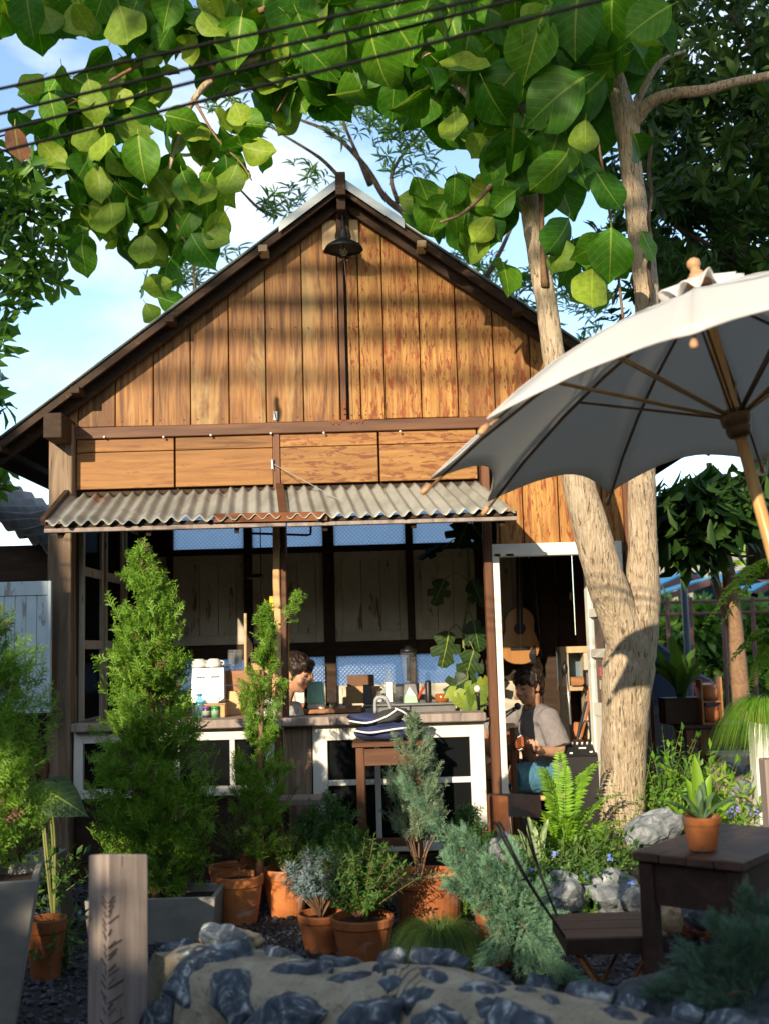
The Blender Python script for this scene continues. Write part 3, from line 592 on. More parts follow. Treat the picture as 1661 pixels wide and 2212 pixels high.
# gooseneck lamp under the ridge
c = P(742, 512, FY - .012); lamp = thing('wall_lamp', 'black gooseneck barn lamp with bare bulb on pale board under the ridge', 'lamp', c)
x0, x1, zt_, zb_ = X(697, 520), X(775, 520), Z(478, 740), Z(543, 740)
MB().box((x0, FY - .024, zb_), (x1, FY - .003, zt_)).build('mounting_board', W['lampboard'], lamp, bevel=.003)
MB().box((x0 + .006, FY - .034, zb_ - .008), (x1 - .002, FY - .006, zb_ + .004)).build('lower_cleat', W['dark'], lamp)
MB().lathe([(.0, .012), (.05, .012), (.056, .0), (.056, -.006)], P(741, 510, FY - .03), 24, axis=(0, -1, 0), cap0=False).build('wall_plate', W['blackm'], lamp, smooth=False)
sc = P(742, 500, FY - .2); sc.z = Z(522, 742, FY - .2)
MB().tube(smoothpts([(c.x, FY - .04, Z(500, 742)), (c.x, FY - .10, Z(474, 742, FY - .1)), (c.x, FY - .17, Z(466, 742, FY - .17)), (sc.x, FY - .2, sc.z + .10), (sc.x, FY - .2, sc.z + .05)], 5), .0085, 8).build('gooseneck', W['blackm'], lamp, smooth=True)
ob = MB().lathe([(.016, .10), (.02, .075), (.027, .055), (.030, .03), (.042, .012), (.085, -.012), (.118, -.035), (.128, -.052), (.130, -.058)], sc, 32, cap0=True).build('lamp_shade', W['blackm'], lamp, smooth=True); q = ob.modifiers.new('solid', 'SOLIDIFY'); q.thickness = .002
MB().lathe([(.012, .02), (.018, -.01), (.030, -.055), (.029, -.075), (.018, -.095), (.0, -.102)], sc, 16, cap0=False).build('bulb', glass_mat('bulb_glass', (.95, .85, .7), .22), lamp, smooth=True)
MB().tube([sc + Vector((0, 0, -.01)), sc + Vector((.006, 0, -.06)), sc + Vector((-.006, 0, -.06)), sc + Vector((0, 0, -.01))], .0018, 4).build('filament', W['rust'], lamp)
MB().tube([sc + Vector((.0, .02, -.10)), (sc.x + .012, FY - .05, Z(640, 752)), (sc.x + .016, FY - .018, Z(700, 752)), (sc.x + .018, FY - .018, zb)], .0018, 5).build('lamp_cord', W['oldwood'], lamp)
# ================================================================ ground, sky-lit far things and vegetation
def struct(ob, kind='structure'): ob['kind'] = kind; return ob
g_ = MB().grid(lambda u, w: (-300 + 600 * u, -60 + 660 * w, 0), 40, 40).build('ground', W['ground'], None, fix=False); struct(g_)
# loose slate chips on the garden floor
def chips():
    n = 13000
    x = RNG.uniform(-2.4, 2.3, n); y = 3.3 + 4.0 * RNG.random(n) ** 1.15
    tv = np.array([(-1, -.7, 0), (1, -.8, .1), (.9, .7, 0), (-.8, .8, .1), (-.7, -.4, .6), (.7, -.5, .75), (.6, .5, .6), (-.6, .5, .7)], float); tv += RNG.normal(size=tv.shape) * .12
    tf = np.array([(4, 5, 6, 7), (0, 1, 5, 4), (1, 2, 6, 5), (2, 3, 7, 6), (3, 0, 4, 7)])
    s = RNG.uniform(.006, .017, n)[:, None, None]; R = frames(RNG.normal(size=(n, 3)) * np.array([1, 1, .25]), np.array([[0, 0, 1.]]) + RNG.normal(size=(n, 3)) * .3)
    V, Fq = inst(tv, tf, R * s, np.stack([x, y, RNG.uniform(0, .012, n)], 1))
    npmesh('slate_chips', V, Fq, W['gravel'], tags={'kind': 'stuff'})
chips()
# ---- leaf templates (quads) --------------------------------------------------
def blade(w=.3, n=3, fold=.06, droop=.15, peak=.5):
    "leaf strip along +y, length 1: two quads wide"
    v = []; f = []
    for i in range(n + 1):
        t = i / n; h = max(.012, w / 2 * math.sin(math.pi * min(1, max(.0, t ** (math.log(.5) / math.log(peak))))) ** .8) if 0 < i < n else .012
        z = -droop * t * t
        v += [(-h, t, z + fold * h / w * 2), (0, t, z), (h, t, z + fold * h / w * 2)]
    for i in range(n):
        a = i * 3; f += [(a, a + 1, a + 4, a + 3), (a + 1, a + 2, a + 5, a + 4)]
    return np.array(v), np.array(f)
def strip(w=.05, n=2, droop=0.):
    v = []; f = []
    for i in range(n + 1):
        t = i / n; h = w / 2 * (1 - .7 * t); v += [(-h, t, -droop * t * t), (h, t, -droop * t * t)]
    return np.array(v), np.array([(i * 2, i * 2 + 1, i * 2 + 3, i * 2 + 2) for i in range(n)])
def spray(nb=9, w=.055, wide=.42, sub=2, seed=1):
    "flat feathery conifer spray along +y"
    r = np.random.default_rng(seed); V = []; Fs = []; sv, sf = strip(w, 1)
    def put(p, d, L, k=1.):
        d = d / np.linalg.norm(d); x = np.cross(d, [0, 0, 1]); x /= np.linalg.norm(x); tw = r.uniform(-.9, .9)
        z = np.cross(x, d); x2 = x * math.cos(tw) + z * math.sin(tw)
        q = sv.copy(); pts = p + q[:, :1] * k * x2 + q[:, 1:2] * d * L; Fs.append(sf + sum(len(a) for a in V)); V.append(pts)
    put(np.zeros(3), np.array([0, 1., 0]), 1.)
    for i in range(nb):
        t = .12 + .8 * i / nb; s = (-1) ** i; L = wide * (1 - t * .75) * r.uniform(.8, 1.15)
        d = np.array([s * .75, .75, r.normal() * .25]); p = np.array([0, t, 0.]); put(p, d, L)
        dn = d / np.linalg.norm(d)
        for j in range(sub):
            u = .35 + .35 * j; q = (-1) ** (j + i); d2 = dn + np.array([-dn[1] * q, dn[0] * q, r.normal() * .3]) * .7; put(p + dn * L * u, d2, L * .5, .9)
    return np.concatenate(V), np.concatenate(Fs)
def bez(p0, p1, p2, n):
    t = np.linspace(0, 1, n)[:, None]; return (1 - t) ** 2 * p0 + 2 * t * (1 - t) * p1 + t * t * p2
def along(pts, t):
    "points and tangents at parameters t (k) of a polyline"
    q = np.clip(t, 0, .9999) * (len(pts) - 1); i = q.astype(int); u = (q - i)[:, None]
    return pts[i] * (1 - u) + pts[i + 1] * u, pts[i + 1] - pts[i]
# ---- conifers ---------------------------------------------------------------
M_CY = leaf_mat('cypress_green', (.155, .30, .028), trans=.28, var=.35, hue=.012, rough=.55)
M_CYD = leaf_mat('deep_cypress_green', (.060, .145, .020), trans=.2, var=.35, hue=.012, rough=.55)
M_BLUE = leaf_mat('grey_green_conifer', (.155, .23, .135), trans=.15, var=.3, hue=.008, rough=.6, tcol=(1.2, 1.2, .7))
M_JUN = leaf_mat('blue_green_juniper', (.17, .32, .20), trans=.2, var=.3, hue=.01, rough=.6, tcol=(1.2, 1.3, .8))
M_THU = leaf_mat('dark_thuja_green', (.05, .125, .03), trans=.2, var=.35, hue=.01, rough=.55)
def conifer(name, label, base, h, prof, n, sl, mat, group=None, lean=(0, 0), spread=.55, up=.55, z0=.06, seed=1, w=.055, stem=True, clump=11, spr=None):
    r = np.random.default_rng(seed); base = Vector(base)
    t_ = thing(name, label, 'conifer' if 'juniper' not in name else 'shrub', base, group)
    sv, sf = spr or spray(9, w, .42, 2, seed)
    ts = np.array([q[0] for q in prof]); rs = np.array([q[1] for q in prof]); P0 = []; D0 = []
    nc = max(4, n // clump)
    zz = r.random(nc * 3); keep = r.random(nc * 3) < (np.interp(zz, ts, rs) / rs.max()) * .85 + .15; zz = zz[keep][:nc]
    for t in zz:
        th = r.uniform(0, 2 * math.pi); R = np.interp(t, ts, rs) * r.uniform(.72, 1.08); a = np.array([math.cos(th), math.sin(th), 0.])
        tip = np.array([0, 0, z0 + t * (h - z0)]) + a * R; root = np.array([0, 0, tip[2] - R * up - .03])
        ax = tip - root; axn = ax / np.linalg.norm(ax)
        for k in range(clump):
            u = 1 - .75 * r.random() ** 1.5; p = root + ax * u + r.normal(size=3) * .12 * R
            d = axn + r.normal(size=3) * spread + np.array([0, 0, up * .6]); P0.append(p - d / np.linalg.norm(d) * sl * .5); D0.append(d)
    for k in range(max(3, clump // 2)): P0.append(np.array([0, 0, h - sl * .95])); D0.append(np.array([r.normal() * .16, r.normal() * .16, 1.]))
    P0 = np.array(P0); D0 = np.array(D0); P0[:, 0] += lean[0] * (P0[:, 2] / h) ** 1.3; P0[:, 1] += lean[1] * P0[:, 2] / h
    s = sl * r.uniform(.6, 1.25, len(P0)); U = P0 * np.array([1, 1, 0]) + r.normal(size=P0.shape) * .3 * np.linalg.norm(P0, axis=1, keepdims=True) + np.array([0, -.02, .05])
    R_ = frames(D0, U) * s[:, None, None]; dry = r.random(len(P0)) < .05; R_[dry] *= .9; P0[dry, :2] *= .8
    V, Fq = inst(sv, sf, R_[~dry], P0[~dry] + np.array(base)); npmesh('foliage', V, Fq, mat, t_, tags={'kind': 'stuff'})
    V, Fq = inst(sv, sf, R_[dry], P0[dry] + np.array(base)); npmesh('dry_sprigs', V, Fq, W['twig'], t_, tags={'kind': 'stuff'})
    if stem: MB().tube([base, base + Vector((lean[0] * .3, lean[1] * .5, h * .5)), base + Vector((lean[0] * .8, lean[1] * .9, h * .86))], [h * .014 + .006, h * .009 + .003, .003], 7).build('trunk', W['twig'], t_, smooth=True)
    return t_
# ---- leafy plants -------------------------------------------------------------
def leafy(name, label, cat, base, stems, ll, lw, mat, gap=.03, per=2, group=None, ang=.9, droop=.2, stemr=.004, smat=None, seed=3, t0=.15, up=.25, n=2, jit=.25, peak=.5, stem_name='stem', extra=None):
    "stems: list of 3-point curves relative to base"
    r = np.random.default_rng(seed); base = Vector(base); t_ = thing(name, label, cat, base, group); bv, bf = blade(lw / ll, n, .08, droop, peak); PP = []; DD = []; UU = []; SS = []; b = MB()
    for st in stems:
        p0, p1, p2 = [np.array(q, float) for q in st]; c = bez(p0, p1, p2, 8) + np.array(base); L = np.linalg.norm(np.diff(c, axis=0), axis=1).sum()
        b.tube([Vector(q) for q in c], [stemr * (1 - .75 * i / 7) for i in range(8)], 5)
        k = max(2, int(L * (1 - t0) / gap)); tt = t0 + (1 - t0) * (np.arange(k) + r.random(k) * .5) / k; pp, tg = along(c, tt)
        for i in range(k):
            tn = tg[i] / np.linalg.norm(tg[i]); a0 = r.uniform(0, 6.28); x = np.cross(tn, r.normal(size=3)); x /= np.linalg.norm(x); y = np.cross(tn, x)
            for q in range(per):
                a = a0 + q * 2 * math.pi / per; o = x * math.cos(a) + y * math.sin(a); d = o * ang + tn * (1.2 - ang) * r.uniform(.5, 1.5) + np.array([0, 0, up]) + r.normal(size=3) * jit
                PP.append(pp[i]); DD.append(d); UU.append(tn + np.array([0, -.15, .35]) + r.normal(size=3) * .25); SS.append(ll * r.uniform(.6, 1.2) * (1 - .35 * tt[i]))
        d = tg[-1]; PP.append(c[-1]); DD.append(d / np.linalg.norm(d)); UU.append(r.normal(size=3)); SS.append(ll * .8)
    V, Fq = inst(bv, bf, frames(np.array(DD), np.array(UU)) * np.array(SS)[:, None, None], np.array(PP))
    npmesh('foliage', V, Fq, mat, t_, smooth=False, tags={'kind': 'stuff'})
    b.build(stem_name if len(stems) == 1 else 'stems', smat or W['greenstem'], t_, smooth=True, kind='stuff')
    return t_
def fan(n, rad, h, seed=1, out=1., z0=0., wob=.35):
    r = np.random.default_rng(seed); o = []
    for k in range(n):
        a = k * 2.39996 + r.uniform(-.3, .3); q = math.sqrt((k + .5) / n) * rad * r.uniform(.8, 1.15); hh = h * r.uniform(.75, 1.1) * (1 - .35 * (q / rad) ** 2)
        e = np.array([math.cos(a) * q, math.sin(a) * q, hh]); m = e * np.array([.35, .35, .55]) * 1. + r.normal(size=3) * wob * .1 * h
        o.append(((r.normal() * .01, r.normal() * .01, z0), m, e))
    return o
# ---- ferns, grasses -----------------------------------------------------------
def fern(name, label, base, fr, mat, pin=.05, seed=1, group=None, cat='fern'):
    "fr: list of (azimuth deg, length, rise, fall)"
    r = np.random.default_rng(seed); base = Vector(base); t_ = thing(name, label, cat, base, group); bv, bf = blade(.34, 2, .1, .15, .45)
    for az, L, rise, fall in fr:
        a = math.radians(az); o = np.array([math.cos(a), math.sin(a), 0]); p1 = o * L * .35 + np.array([0, 0, rise]); p2 = o * L + np.array([0, 0, rise - fall]); c = bez(np.zeros(3), p1, p2, 14) + np.array(base)
        n = 34; tt = np.linspace(.1, .99, n); pp, tg = along(c, tt); tn = tg / np.linalg.norm(tg, axis=1, keepdims=True); side = np.cross(tn, np.array([0, 0, 1.])); side /= np.linalg.norm(side, axis=1, keepdims=True) + 1e-9; nr = np.cross(side, tn)
        env = np.sin(np.pi * np.clip(tt * .86 + .12, 0, 1)) ** .7 * pin
        D = np.concatenate([side + tn * .25 + nr * .15, -side + tn * .25 + nr * .15]); U = np.concatenate([nr, nr]); D += r.normal(size=D.shape) * .1
        V, Fq = inst(bv, bf, frames(D, U) * np.concatenate([env, env])[:, None, None], np.concatenate([pp, pp]))
        sv = MB().tube([Vector(q) for q in c], [.003 * (1 - .8 * i / 13) for i in range(14)], 4, cap=False)
        V, Fq = cat_(V, Fq, sv); npmesh('frond', V, Fq, mat, t_)
    return t_
def cat_(V, Fq, b): return np.concatenate([V, np.array([tuple(p) for p in b.v])]), np.concatenate([Fq, np.array(b.f) + len(V)])
def grass(name, label, base, n, L, rad, mat, h=1., droop=1., w=.004, seed=1, cat='grass', span=(0, 360), seg=5):
    r = np.random.default_rng(seed); V = []; Fs = []; base = np.array(Vector(base)); k0 = 0
    a = np.radians(r.uniform(span[0], span[1], n)); Ls = L * r.uniform(.6, 1.15, n); hh = h * r.uniform(.5, 1.1, n)
    o = np.stack([np.cos(a), np.sin(a), 0 * a], 1); b0 = base + o * (rad * r.random(n) ** .7)[:, None] * .6 + r.normal(size=(n, 3)) * .005
    p1 = b0 + o * (Ls * .4)[:, None] + np.array([0, 0, 1.]) * (Ls * hh)[:, None]; p2 = b0 + o * (Ls * .85)[:, None] + np.array([0, 0, 1.]) * (Ls * (hh * .6 - droop))[:, None]
    sd = np.stack([-np.sin(a), np.cos(a), 0 * a], 1) * w / 2; rows = []
    for i in range(seg + 1):
        t = i / seg; c = (1 - t) ** 2 * b0 + 2 * t * (1 - t) * p1 + t * t * p2; q = sd * (1 - .85 * t); rows += [c - q, c + q]
    V = np.stack(rows, 1).reshape(-1, 3); m = 2 * (seg + 1)
    f = np.array([(2 * i, 2 * i + 1, 2 * i + 3, 2 * i + 2) for i in range(seg)]); Fq = (f[None] + (np.arange(n) * m)[:, None, None]).reshape(-1, 4)
    t_ = thing(name, label, cat, base); npmesh('blades', V, Fq, mat, t_, tags={'kind': 'stuff'}); return t_
# ---- whorled-leaf crowns --------------------------------------------------------
def whorls(C, D, n, ll, lw, droop=.25, tilt=.35, seed=1, peak=.6, seg=3):
    "C (k,3) centres, D (k,3) shoot directions: n leaves round each"
    r = np.random.default_rng(seed); bv, bf = blade(lw / ll, seg, .1, droop, peak); k = len(C)
    D = D / np.linalg.norm(D, axis=1, keepdims=True); X_ = np.cross(D, r.normal(size=D.shape)); X_ /= np.linalg.norm(X_, axis=1, keepdims=True); Y_ = np.cross(D, X_); PP = []; DD = []; UU = []
    for q in range(n):
        a = 2 * math.pi * q / n + r.uniform(-.3, .3, k); o = X_ * np.cos(a)[:, None] + Y_ * np.sin(a)[:, None]
        PP.append(C + D * r.uniform(-.25, .25, (k, 1)) * ll); DD.append(o + D * (tilt + r.uniform(-.3, .35, (k, 1))) + r.normal(size=(k, 3)) * .12); UU.append(D + r.normal(size=(k, 3)) * .15)
    s = ll * r.uniform(.65, 1.2, k * n)
    return inst(bv, bf, frames(np.concatenate(DD), np.concatenate(UU)) * s[:, None, None], np.concatenate(PP))
def vpts(el, seed=1):
    "random world points in measured ellipses (vx,vy,rx,ry,n,Y,dY)"
    r = np.random.default_rng(seed); o = []
    for vx, vy, rx, ry, n, Y, dY in el:
        for _ in range(n):
            q = math.sqrt(r.random()); a = r.uniform(0, 6.28); o.append(P(vx + rx * q * math.cos(a), vy + ry * q * math.sin(a), Y + r.uniform(-dY, dY)))
    return np.array([tuple(p) for p in o])
def limb(pts, r0, r1, n=8, Y=None, jit=.06, k=4):
    "tube through measured points (vx,vy,Y)"
    w = [tuple(P(*p)) for p in pts]; sp = smoothpts(w, k); m = len(sp); rr = [r0 + (r1 - r0) * i / (m - 1) for i in range(m)]
    return [Vector(q) for q in sp], rr
# ================================================================ the big-leaved shade tree
TY = 6.75
tb = P(1344, 1815, TY); shade = thing('shade_tree', 'big-leaved shade tree with a forked pale trunk beside the cafe door', 'tree', tb)
def rad(vpx, Y=TY): return vpx * Y / F / 2
def tubev(pts, n=14, k=5, jit=.05):
    "pts (vx,vy,Y,width in measured px)"
    w = [(*P(a, b_, Y), rad(wd_, Y)) for a, b_, Y, wd_ in pts]; sp = smoothpts(w, k); b = MB()
    return b.tube([Vector(q[:3]) for q in sp], [q[3] for q in sp], n, jit=jit)
tubev([(1335, 1850, TY, 112), (1342, 1780, TY, 98), (1346, 1650, TY, 96), (1350, 1540, TY, 100), (1356, 1440, TY, 112), (1372, 1360, TY, 96), (1385, 1290, TY, 80), (1388, 1180, TY, 64), (1385, 1060, TY, 60), (1388, 900, TY, 56), (1397, 680, TY + .05, 54), (1388, 560, TY + .05, 54), (1372, 440, TY + .1, 50), (1358, 330, TY + .1, 48), (1352, 265, TY + .1, 56), (1330, 180, TY + .1, 44), (1305, 80, TY + .1, 38), (1290, -60, TY + .1, 34)], 18, 5, .035).build('trunk', W['bark'], shade, smooth=True)
tubev([(1368, 1420, TY - .02, 92), (1334, 1330, TY - .05, 88), (1303, 1240, TY - .1, 84), (1272, 1130, TY - .1, 78), (1248, 1040, TY - .1, 70), (1215, 880, TY - .1, 56), (1194, 760, TY - .1, 50), (1180, 660, TY - .1, 48), (1162, 560, TY - .1, 46), (1147, 470, TY - .1, 44), (1135, 380, TY - .1, 42), (1128, 260, TY - .1, 40), (1110, 120, TY - .1, 36), (1100, -40, TY - .1, 30)], 16, 5, .035).build('limb', W['bark'], shade, smooth=True)
for pts in ([(1352, 285, TY + .1, 34), (1400, 225, TY, 30), (1450, 203, TY - .1, 27), (1520, 195, TY - .2, 25), (1600, 175, TY - .3, 22), (1700, 158, TY - .4, 20)],
            [(1110, 300, TY - .1, 38), (1020, 205, TY, 32), (950, 145, TY + .2, 30), (860, 95, TY + .5, 28), (760, 72, TY + .8, 24), (640, 100, TY + .95, 20), (480, 160, TY + 1.05, 17), (420, 215, TY + 1.05, 14), (385, 300, TY + 1.05, 11), (365, 370, TY + 1.05, 9), (352, 425, TY + 1.05, 7)],
            [(1360, 250, TY + .1, 20), (1420, 140, TY, 12), (1480, 110, TY, 6)]):
    tubev(pts, 10, 5, .06).build('limb', W['bark'], shade, smooth=True)
for pts in ([(480, 160, 7.75, 14), (400, 110, 7.75, 11), (330, 128, 7.75, 9), (265, 160, 7.75, 8), (180, 210, 7.75, 6), (60, 275, 7.75, 5), (-20, 300, 7.75, 4)], [(365, 370, 7.75, 8), (330, 440, 7.75, 6), (318, 500, 7.75, 4), (300, 540, 7.75, 3)],
            [(352, 425, 7.75, 6), (380, 480, 7.75, 5), (415, 560, 7.75, 5), (420, 640, 7.75, 4), (400, 690, 7.75, 3)], [(300, 420, 7.75, 6), (255, 450, 7.75, 5), (215, 490, 7.75, 4)], [(420, 215, 7.75, 8), (470, 300, 7.75, 5), (520, 350, 7.75, 4), (545, 390, 7.75, 3)],
            [(640, 100, 7.7, 10), (630, 180, 7.7, 6), (600, 240, 7.7, 4)], [(108, 250, 7.75, 6), (102, 330, 7.75, 5), (100, 380, 7.75, 4)], [(560, 25, 7.6, 16), (600, 10, 7.6, 16), (680, -20, 7.6, 18)], [(1168, 420, TY - .22, 12), (1172, 560, TY - .2, 12), (1176, 620, TY - .16, 20)], [(1290, 300, 6.5, 6), (1310, 420, 6.5, 6), (1330, 560, 6.4, 6), (1345, 690, 6.4, 6)], [(1110, 330, TY - .1, 20), (1060, 400, TY - .3, 12), (1000, 460, TY - .5, 8), (950, 480, TY - .6, 6)]):
    tubev(pts, 6, 4, .05).build('branch', W['twig'], shade, smooth=True)
# leaves: six blade shapes shared between ~290 single leaves
M_BIG = leaf_mat('broad_leaf', (.055, .18, .010), (.185, .285, .028), trans=.34, var=.34, hue=.014, veins=True, rough=.5, tcol=(1.2, 1.35, .25), spec=.25)
def bigleaf(seed):
    r = random.Random(seed); hw = [.0, .20, .335, .415, .455, .47, .455, .41, .31, .13, .0]; n = len(hw) - 1
    asp = r.uniform(.78, 1.0); cur = r.uniform(.05, .55); cup = r.uniform(-.35, .5); bend = r.uniform(-.14, .14); ph = r.uniform(0, 6); wv = r.uniform(.025, .06)
    us = (-1, -.66, -.33, 0, .33, .66, 1); v = []; uv = []
    for i in range(n + 1):
        t = i / n; c = bend * t * t
        for u in us:
            h = hw[i] * asp * (1 + .05 * math.sin(9 * t + ph + u)); v.append((c + u * h, t, -cur * t * t + cup * u * u * h * 1.4 + wv * math.sin(11 * t + ph + (2 if u > 0 else 0)) * abs(u) ** 2)); uv.append((.5 + u * max(h, .01), t))
    m = len(us); f = [(i * m + k, i * m + k + 1, (i + 1) * m + k + 1, (i + 1) * m + k) for i in range(n) for k in range(m - 1)]
    st = len(v)     # stalk
    for z, q in ((0, .012), (-.06, .012), (-.16, .010)):
        for k in range(4): a = k * math.pi / 2; v.append((q * math.cos(a), z, q * math.sin(a) + z * .2)); uv.append((.5, .0))
    f += [(st + i * 4 + k, st + i * 4 + (k + 1) % 4, st + i * 4 + 4 + (k + 1) % 4, st + i * 4 + 4 + k) for i in range(2) for k in range(4)]
    me = bpy.data.meshes.new('leaf_blade'); me.from_pydata(v, [], f); ul = me.uv_layers.new(name='uv')
    for lp in me.loops: ul.data[lp.index].uv = uv[lp.vertex_index]
    me.polygons.foreach_set('use_smooth', [True] * len(me.polygons)); me.materials.append(M_BIG); return me
LEAFM = [bigleaf(s) for s in range(14)]
def put_leaf(vx, vy, L, ang, back, Y, tiltx=0., tiltz=0., me=None, rr=random, only=False):
    "centre of blade at the measured place; ang = tip direction from straight down (deg, + to the right); tilts in degrees"
    Lm = L * Y / F; a = math.radians(ang); d = Vector((math.sin(a), 0, -math.cos(a))); nrm = Vector((0, -1, 0))
    q = Quaternion((0, 0, 1), math.radians(tiltz)) @ Quaternion((1, 0, 0), math.radians(tiltx)); d = q @ d; nrm = q @ nrm
    if back: nrm = -nrm
    x = d.cross(nrm); R = Matrix((x, d, nrm)).transposed(); c = P(vx, vy, Y) - d * Lm * .52
    ML = Matrix.Translation(c - ORG[shade.name]) @ (R * Lm).to_4x4()
    if only: return ML
    o = bpy.data.objects.new('leaf', me or rr.choice(LEAFM)); COL.objects.link(o); o.parent = shade
    o.matrix_local = ML
    return o
hero = [(303, 338, 108, 4, 0, 5.0, -8, 10), (516, 86, 118, -6, 0, 4.9, -5, -8), (456, 62, 84, 28, 1, 4.9, 0, 25), (62, 32, 100, 5, 0, 4.9, 0, 0), (362, 22, 90, -12, 0, 4.95, 0, 15), (276, 62, 120, 18, 1, 5.0, 0, 0), (178, 50, 110, 8, 1, 5.15, 0, 20),
        (655, 20, 95, -30, 0, 4.95, 0, 0), (1238, 40, 150, -12, 0, 5.7, -5, -10), (1395, 40, 130, -62, 0, 5.7, 0, 0), (1098, 345, 165, -32, 0, 6.0, -5, -5), (1195, 340, 140, -14, 0, 6.05, 0, 25), (1100, 170, 150, -38, 0, 5.9, 0, 15), (1262, 300, 84, -4, 1, 5.8, 10, 0),
        (1314, 416, 104, 30, 0, 5.9, 0, 8), (1318, 546, 116, -4, 0, 5.9, 0, 0), (1275, 632, 112, -8, 1, 6.0, 0, 15), (1215, 512, 110, -28, 0, 6.0, 0, 45), (1208, 560, 90, -20, 1, 6.1, 0, -40), (1385, 325, 90, 52, 0, 5.95, 30, 30), (1402, 535, 80, 40, 0, 6.2, 0, 40), (1195, 205, 160, -60, 0, 5.85, 0, 0),
        (1150, 100, 150, -20, 0, 5.8, 0, -20), (1205, 365, 115, -35, 0, 5.9, 0, 40), (310, 545, 80, -8, 1, 5.1, 0, 0), (250, 480, 95, 14, 1, 5.15, 0, -10), (432, 425, 84, 0, 1, 5.1, 0, 20), (500, 395, 88, -20, 1, 5.15, 0, -15), (470, 515, 80, 55, 1, 5.1, 0, 0), (405, 405, 90, 20, 0, 5.05, 0, -30), (430, 540, 90, 25, 0, 5.1, 0, -20),
        (115, 235, 80, 12, 0, 5.0, 0, 5), (65, 180, 70, -60, 1, 5.1, 0, 0), (210, 230, 90, 70, 1, 5.1, 20, 0), (190, 310, 85, -20, 1, 5.1, 0, 20), (235, 330, 95, 10, 1, 5.05, 0, -25), (330, 130, 60, 20, 1, 5.2, 0, 0), (395, 255, 80, 80, 0, 5.05, 20, 0), (315, 240, 70, 70, 0, 5.05, 30, 0),
        (560, 330, 78, 70, 1, 5.2, 10, 10), (520, 250, 70, 20, 1, 5.2, 0, 0), (600, 160, 90, -10, 1, 5.2, 0, 25), (640, 210, 95, 12, 0, 5.3, 0, -20), (985, 285, 95, 5, 1, 6.0, 0, -25), (1030, 320, 85, -25, 1, 6.1, 0, 30), (985, 470, 75, 20, 0, 6.0, 0, 30), (945, 455, 85, -35, 0, 6.1, 0, 0), (1035, 545, 80, 30, 1, 6.1, 0, -30), (340, 620, 70, -70, 1, 5.2, 0, 0), (330, 680, 60, 30, 1, 5.2, 0, 0), (375, 650, 70, 75, 0, 5.15, 0, 0), (180, 540, 80, 0, 0, 5.3, 0, 40), (180, 560, 70, 5, 0, 5.3, 0, 10)]
for h_ in hero:
    h_ = list(h_); h_[5] += 2.45 if h_[0] < 690 else .3; put_leaf(*h_)
EL = [(40, 15, 60, 40, 4, 105, 5.3, .4), (140, 20, 70, 40, 4, 105, 5.3, .4), (240, 35, 70, 45, 5, 105, 5.3, .4), (330, 50, 60, 55, 5, 105, 5.4, .3), (410, 60, 60, 50, 5, 100, 5.4, .3), (500, 100, 70, 60, 6, 105, 5.4, .2), (590, 50, 70, 50, 7, 110, 5.5, .15),
      (650, 120, 60, 60, 6, 110, 5.5, .15), (270, 130, 70, 30, 5, 80, 5.4, .5), (110, 205, 50, 40, 4, 85, 5.4, .6), (200, 200, 80, 40, 7, 85, 5.4, .5), (330, 175, 60, 30, 3, 85, 5.4, .5), (40, 265, 50, 30, 4, 85, 5.4, .5), (140, 270, 70, 40, 7, 90, 5.4, .6), (250, 270, 80, 40, 6, 90, 5.4, .6), (190, 340, 80, 40, 8, 95, 5.4, .7),
      (110, 350, 40, 30, 2, 75, 5.4, .9), (330, 300, 50, 40, 4, 90, 5.4, .6), (420, 310, 40, 60, 4, 95, 5.4, .6), (500, 280, 55, 45, 5, 90, 5.4, .6), (560, 350, 35, 40, 2, 80, 5.4, .9), (610, 200, 45, 50, 5, 100, 5.4, .5), (225, 420, 80, 45, 8, 95, 5.4, .5), (320, 430, 80, 50, 8, 100, 5.4, .5), (430, 430, 70, 50, 7, 95, 5.4, .6), (500, 370, 35, 40, 3, 85, 5.4, .9),
      (185, 500, 40, 40, 3, 85, 5.4, .5), (270, 510, 60, 45, 6, 90, 5.4, .7), (370, 500, 60, 50, 6, 90, 5.4, .7), (450, 480, 50, 50, 4, 85, 5.4, .6), (320, 580, 35, 40, 3, 85, 5.4, .6), (345, 640, 40, 35, 2, 70, 5.4, .9),
      (730, 50, 70, 60, 9, 120, 5.7, .1), (790, 130, 60, 80, 9, 125, 5.8, .05), (860, 160, 60, 80, 9, 130, 5.8, .05), (910, 60, 80, 60, 9, 125, 5.8, .1), (985, 150, 50, 80, 7, 125, 6., .1), (1010, 40, 60, 50, 6, 125, 5.9, .1), (1080, 40, 70, 50, 6, 135, 6., .1), (1170, 50, 70, 60, 7, 140, 6., .1), (1270, 70, 70, 60, 7, 140, 6., .1), (1370, 60, 60, 60, 5, 130, 6., .1), (1060, 200, 60, 60, 6, 145, 6.3, .1), (1150, 220, 60, 60, 5, 150, 6.3, .1), (1240, 190, 50, 60, 5, 150, 6.3, .1), (1290, 120, 50, 60, 5, 140, 6.3, .1),
      (1130, 330, 50, 70, 9, 145, 6.35, .1), (1200, 310, 50, 60, 4, 140, 6.4, .1), (1250, 370, 40, 50, 3, 120, 6.4, .1), (910, 430, 45, 35, 5, 90, 6.3, .3), (960, 440, 50, 40, 6, 95, 6.3, .3), (1010, 480, 50, 40, 6, 95, 6.3, .3), (1060, 430, 40, 50, 4, 105, 6.4, .2), (1040, 520, 35, 30, 3, 90, 6.3, .3), (1110, 560, 25, 40, 2, 95, 6.4, .2), (1250, 560, 40, 60, 3, 110, 6.3, .2)]
rl = random.Random(11)
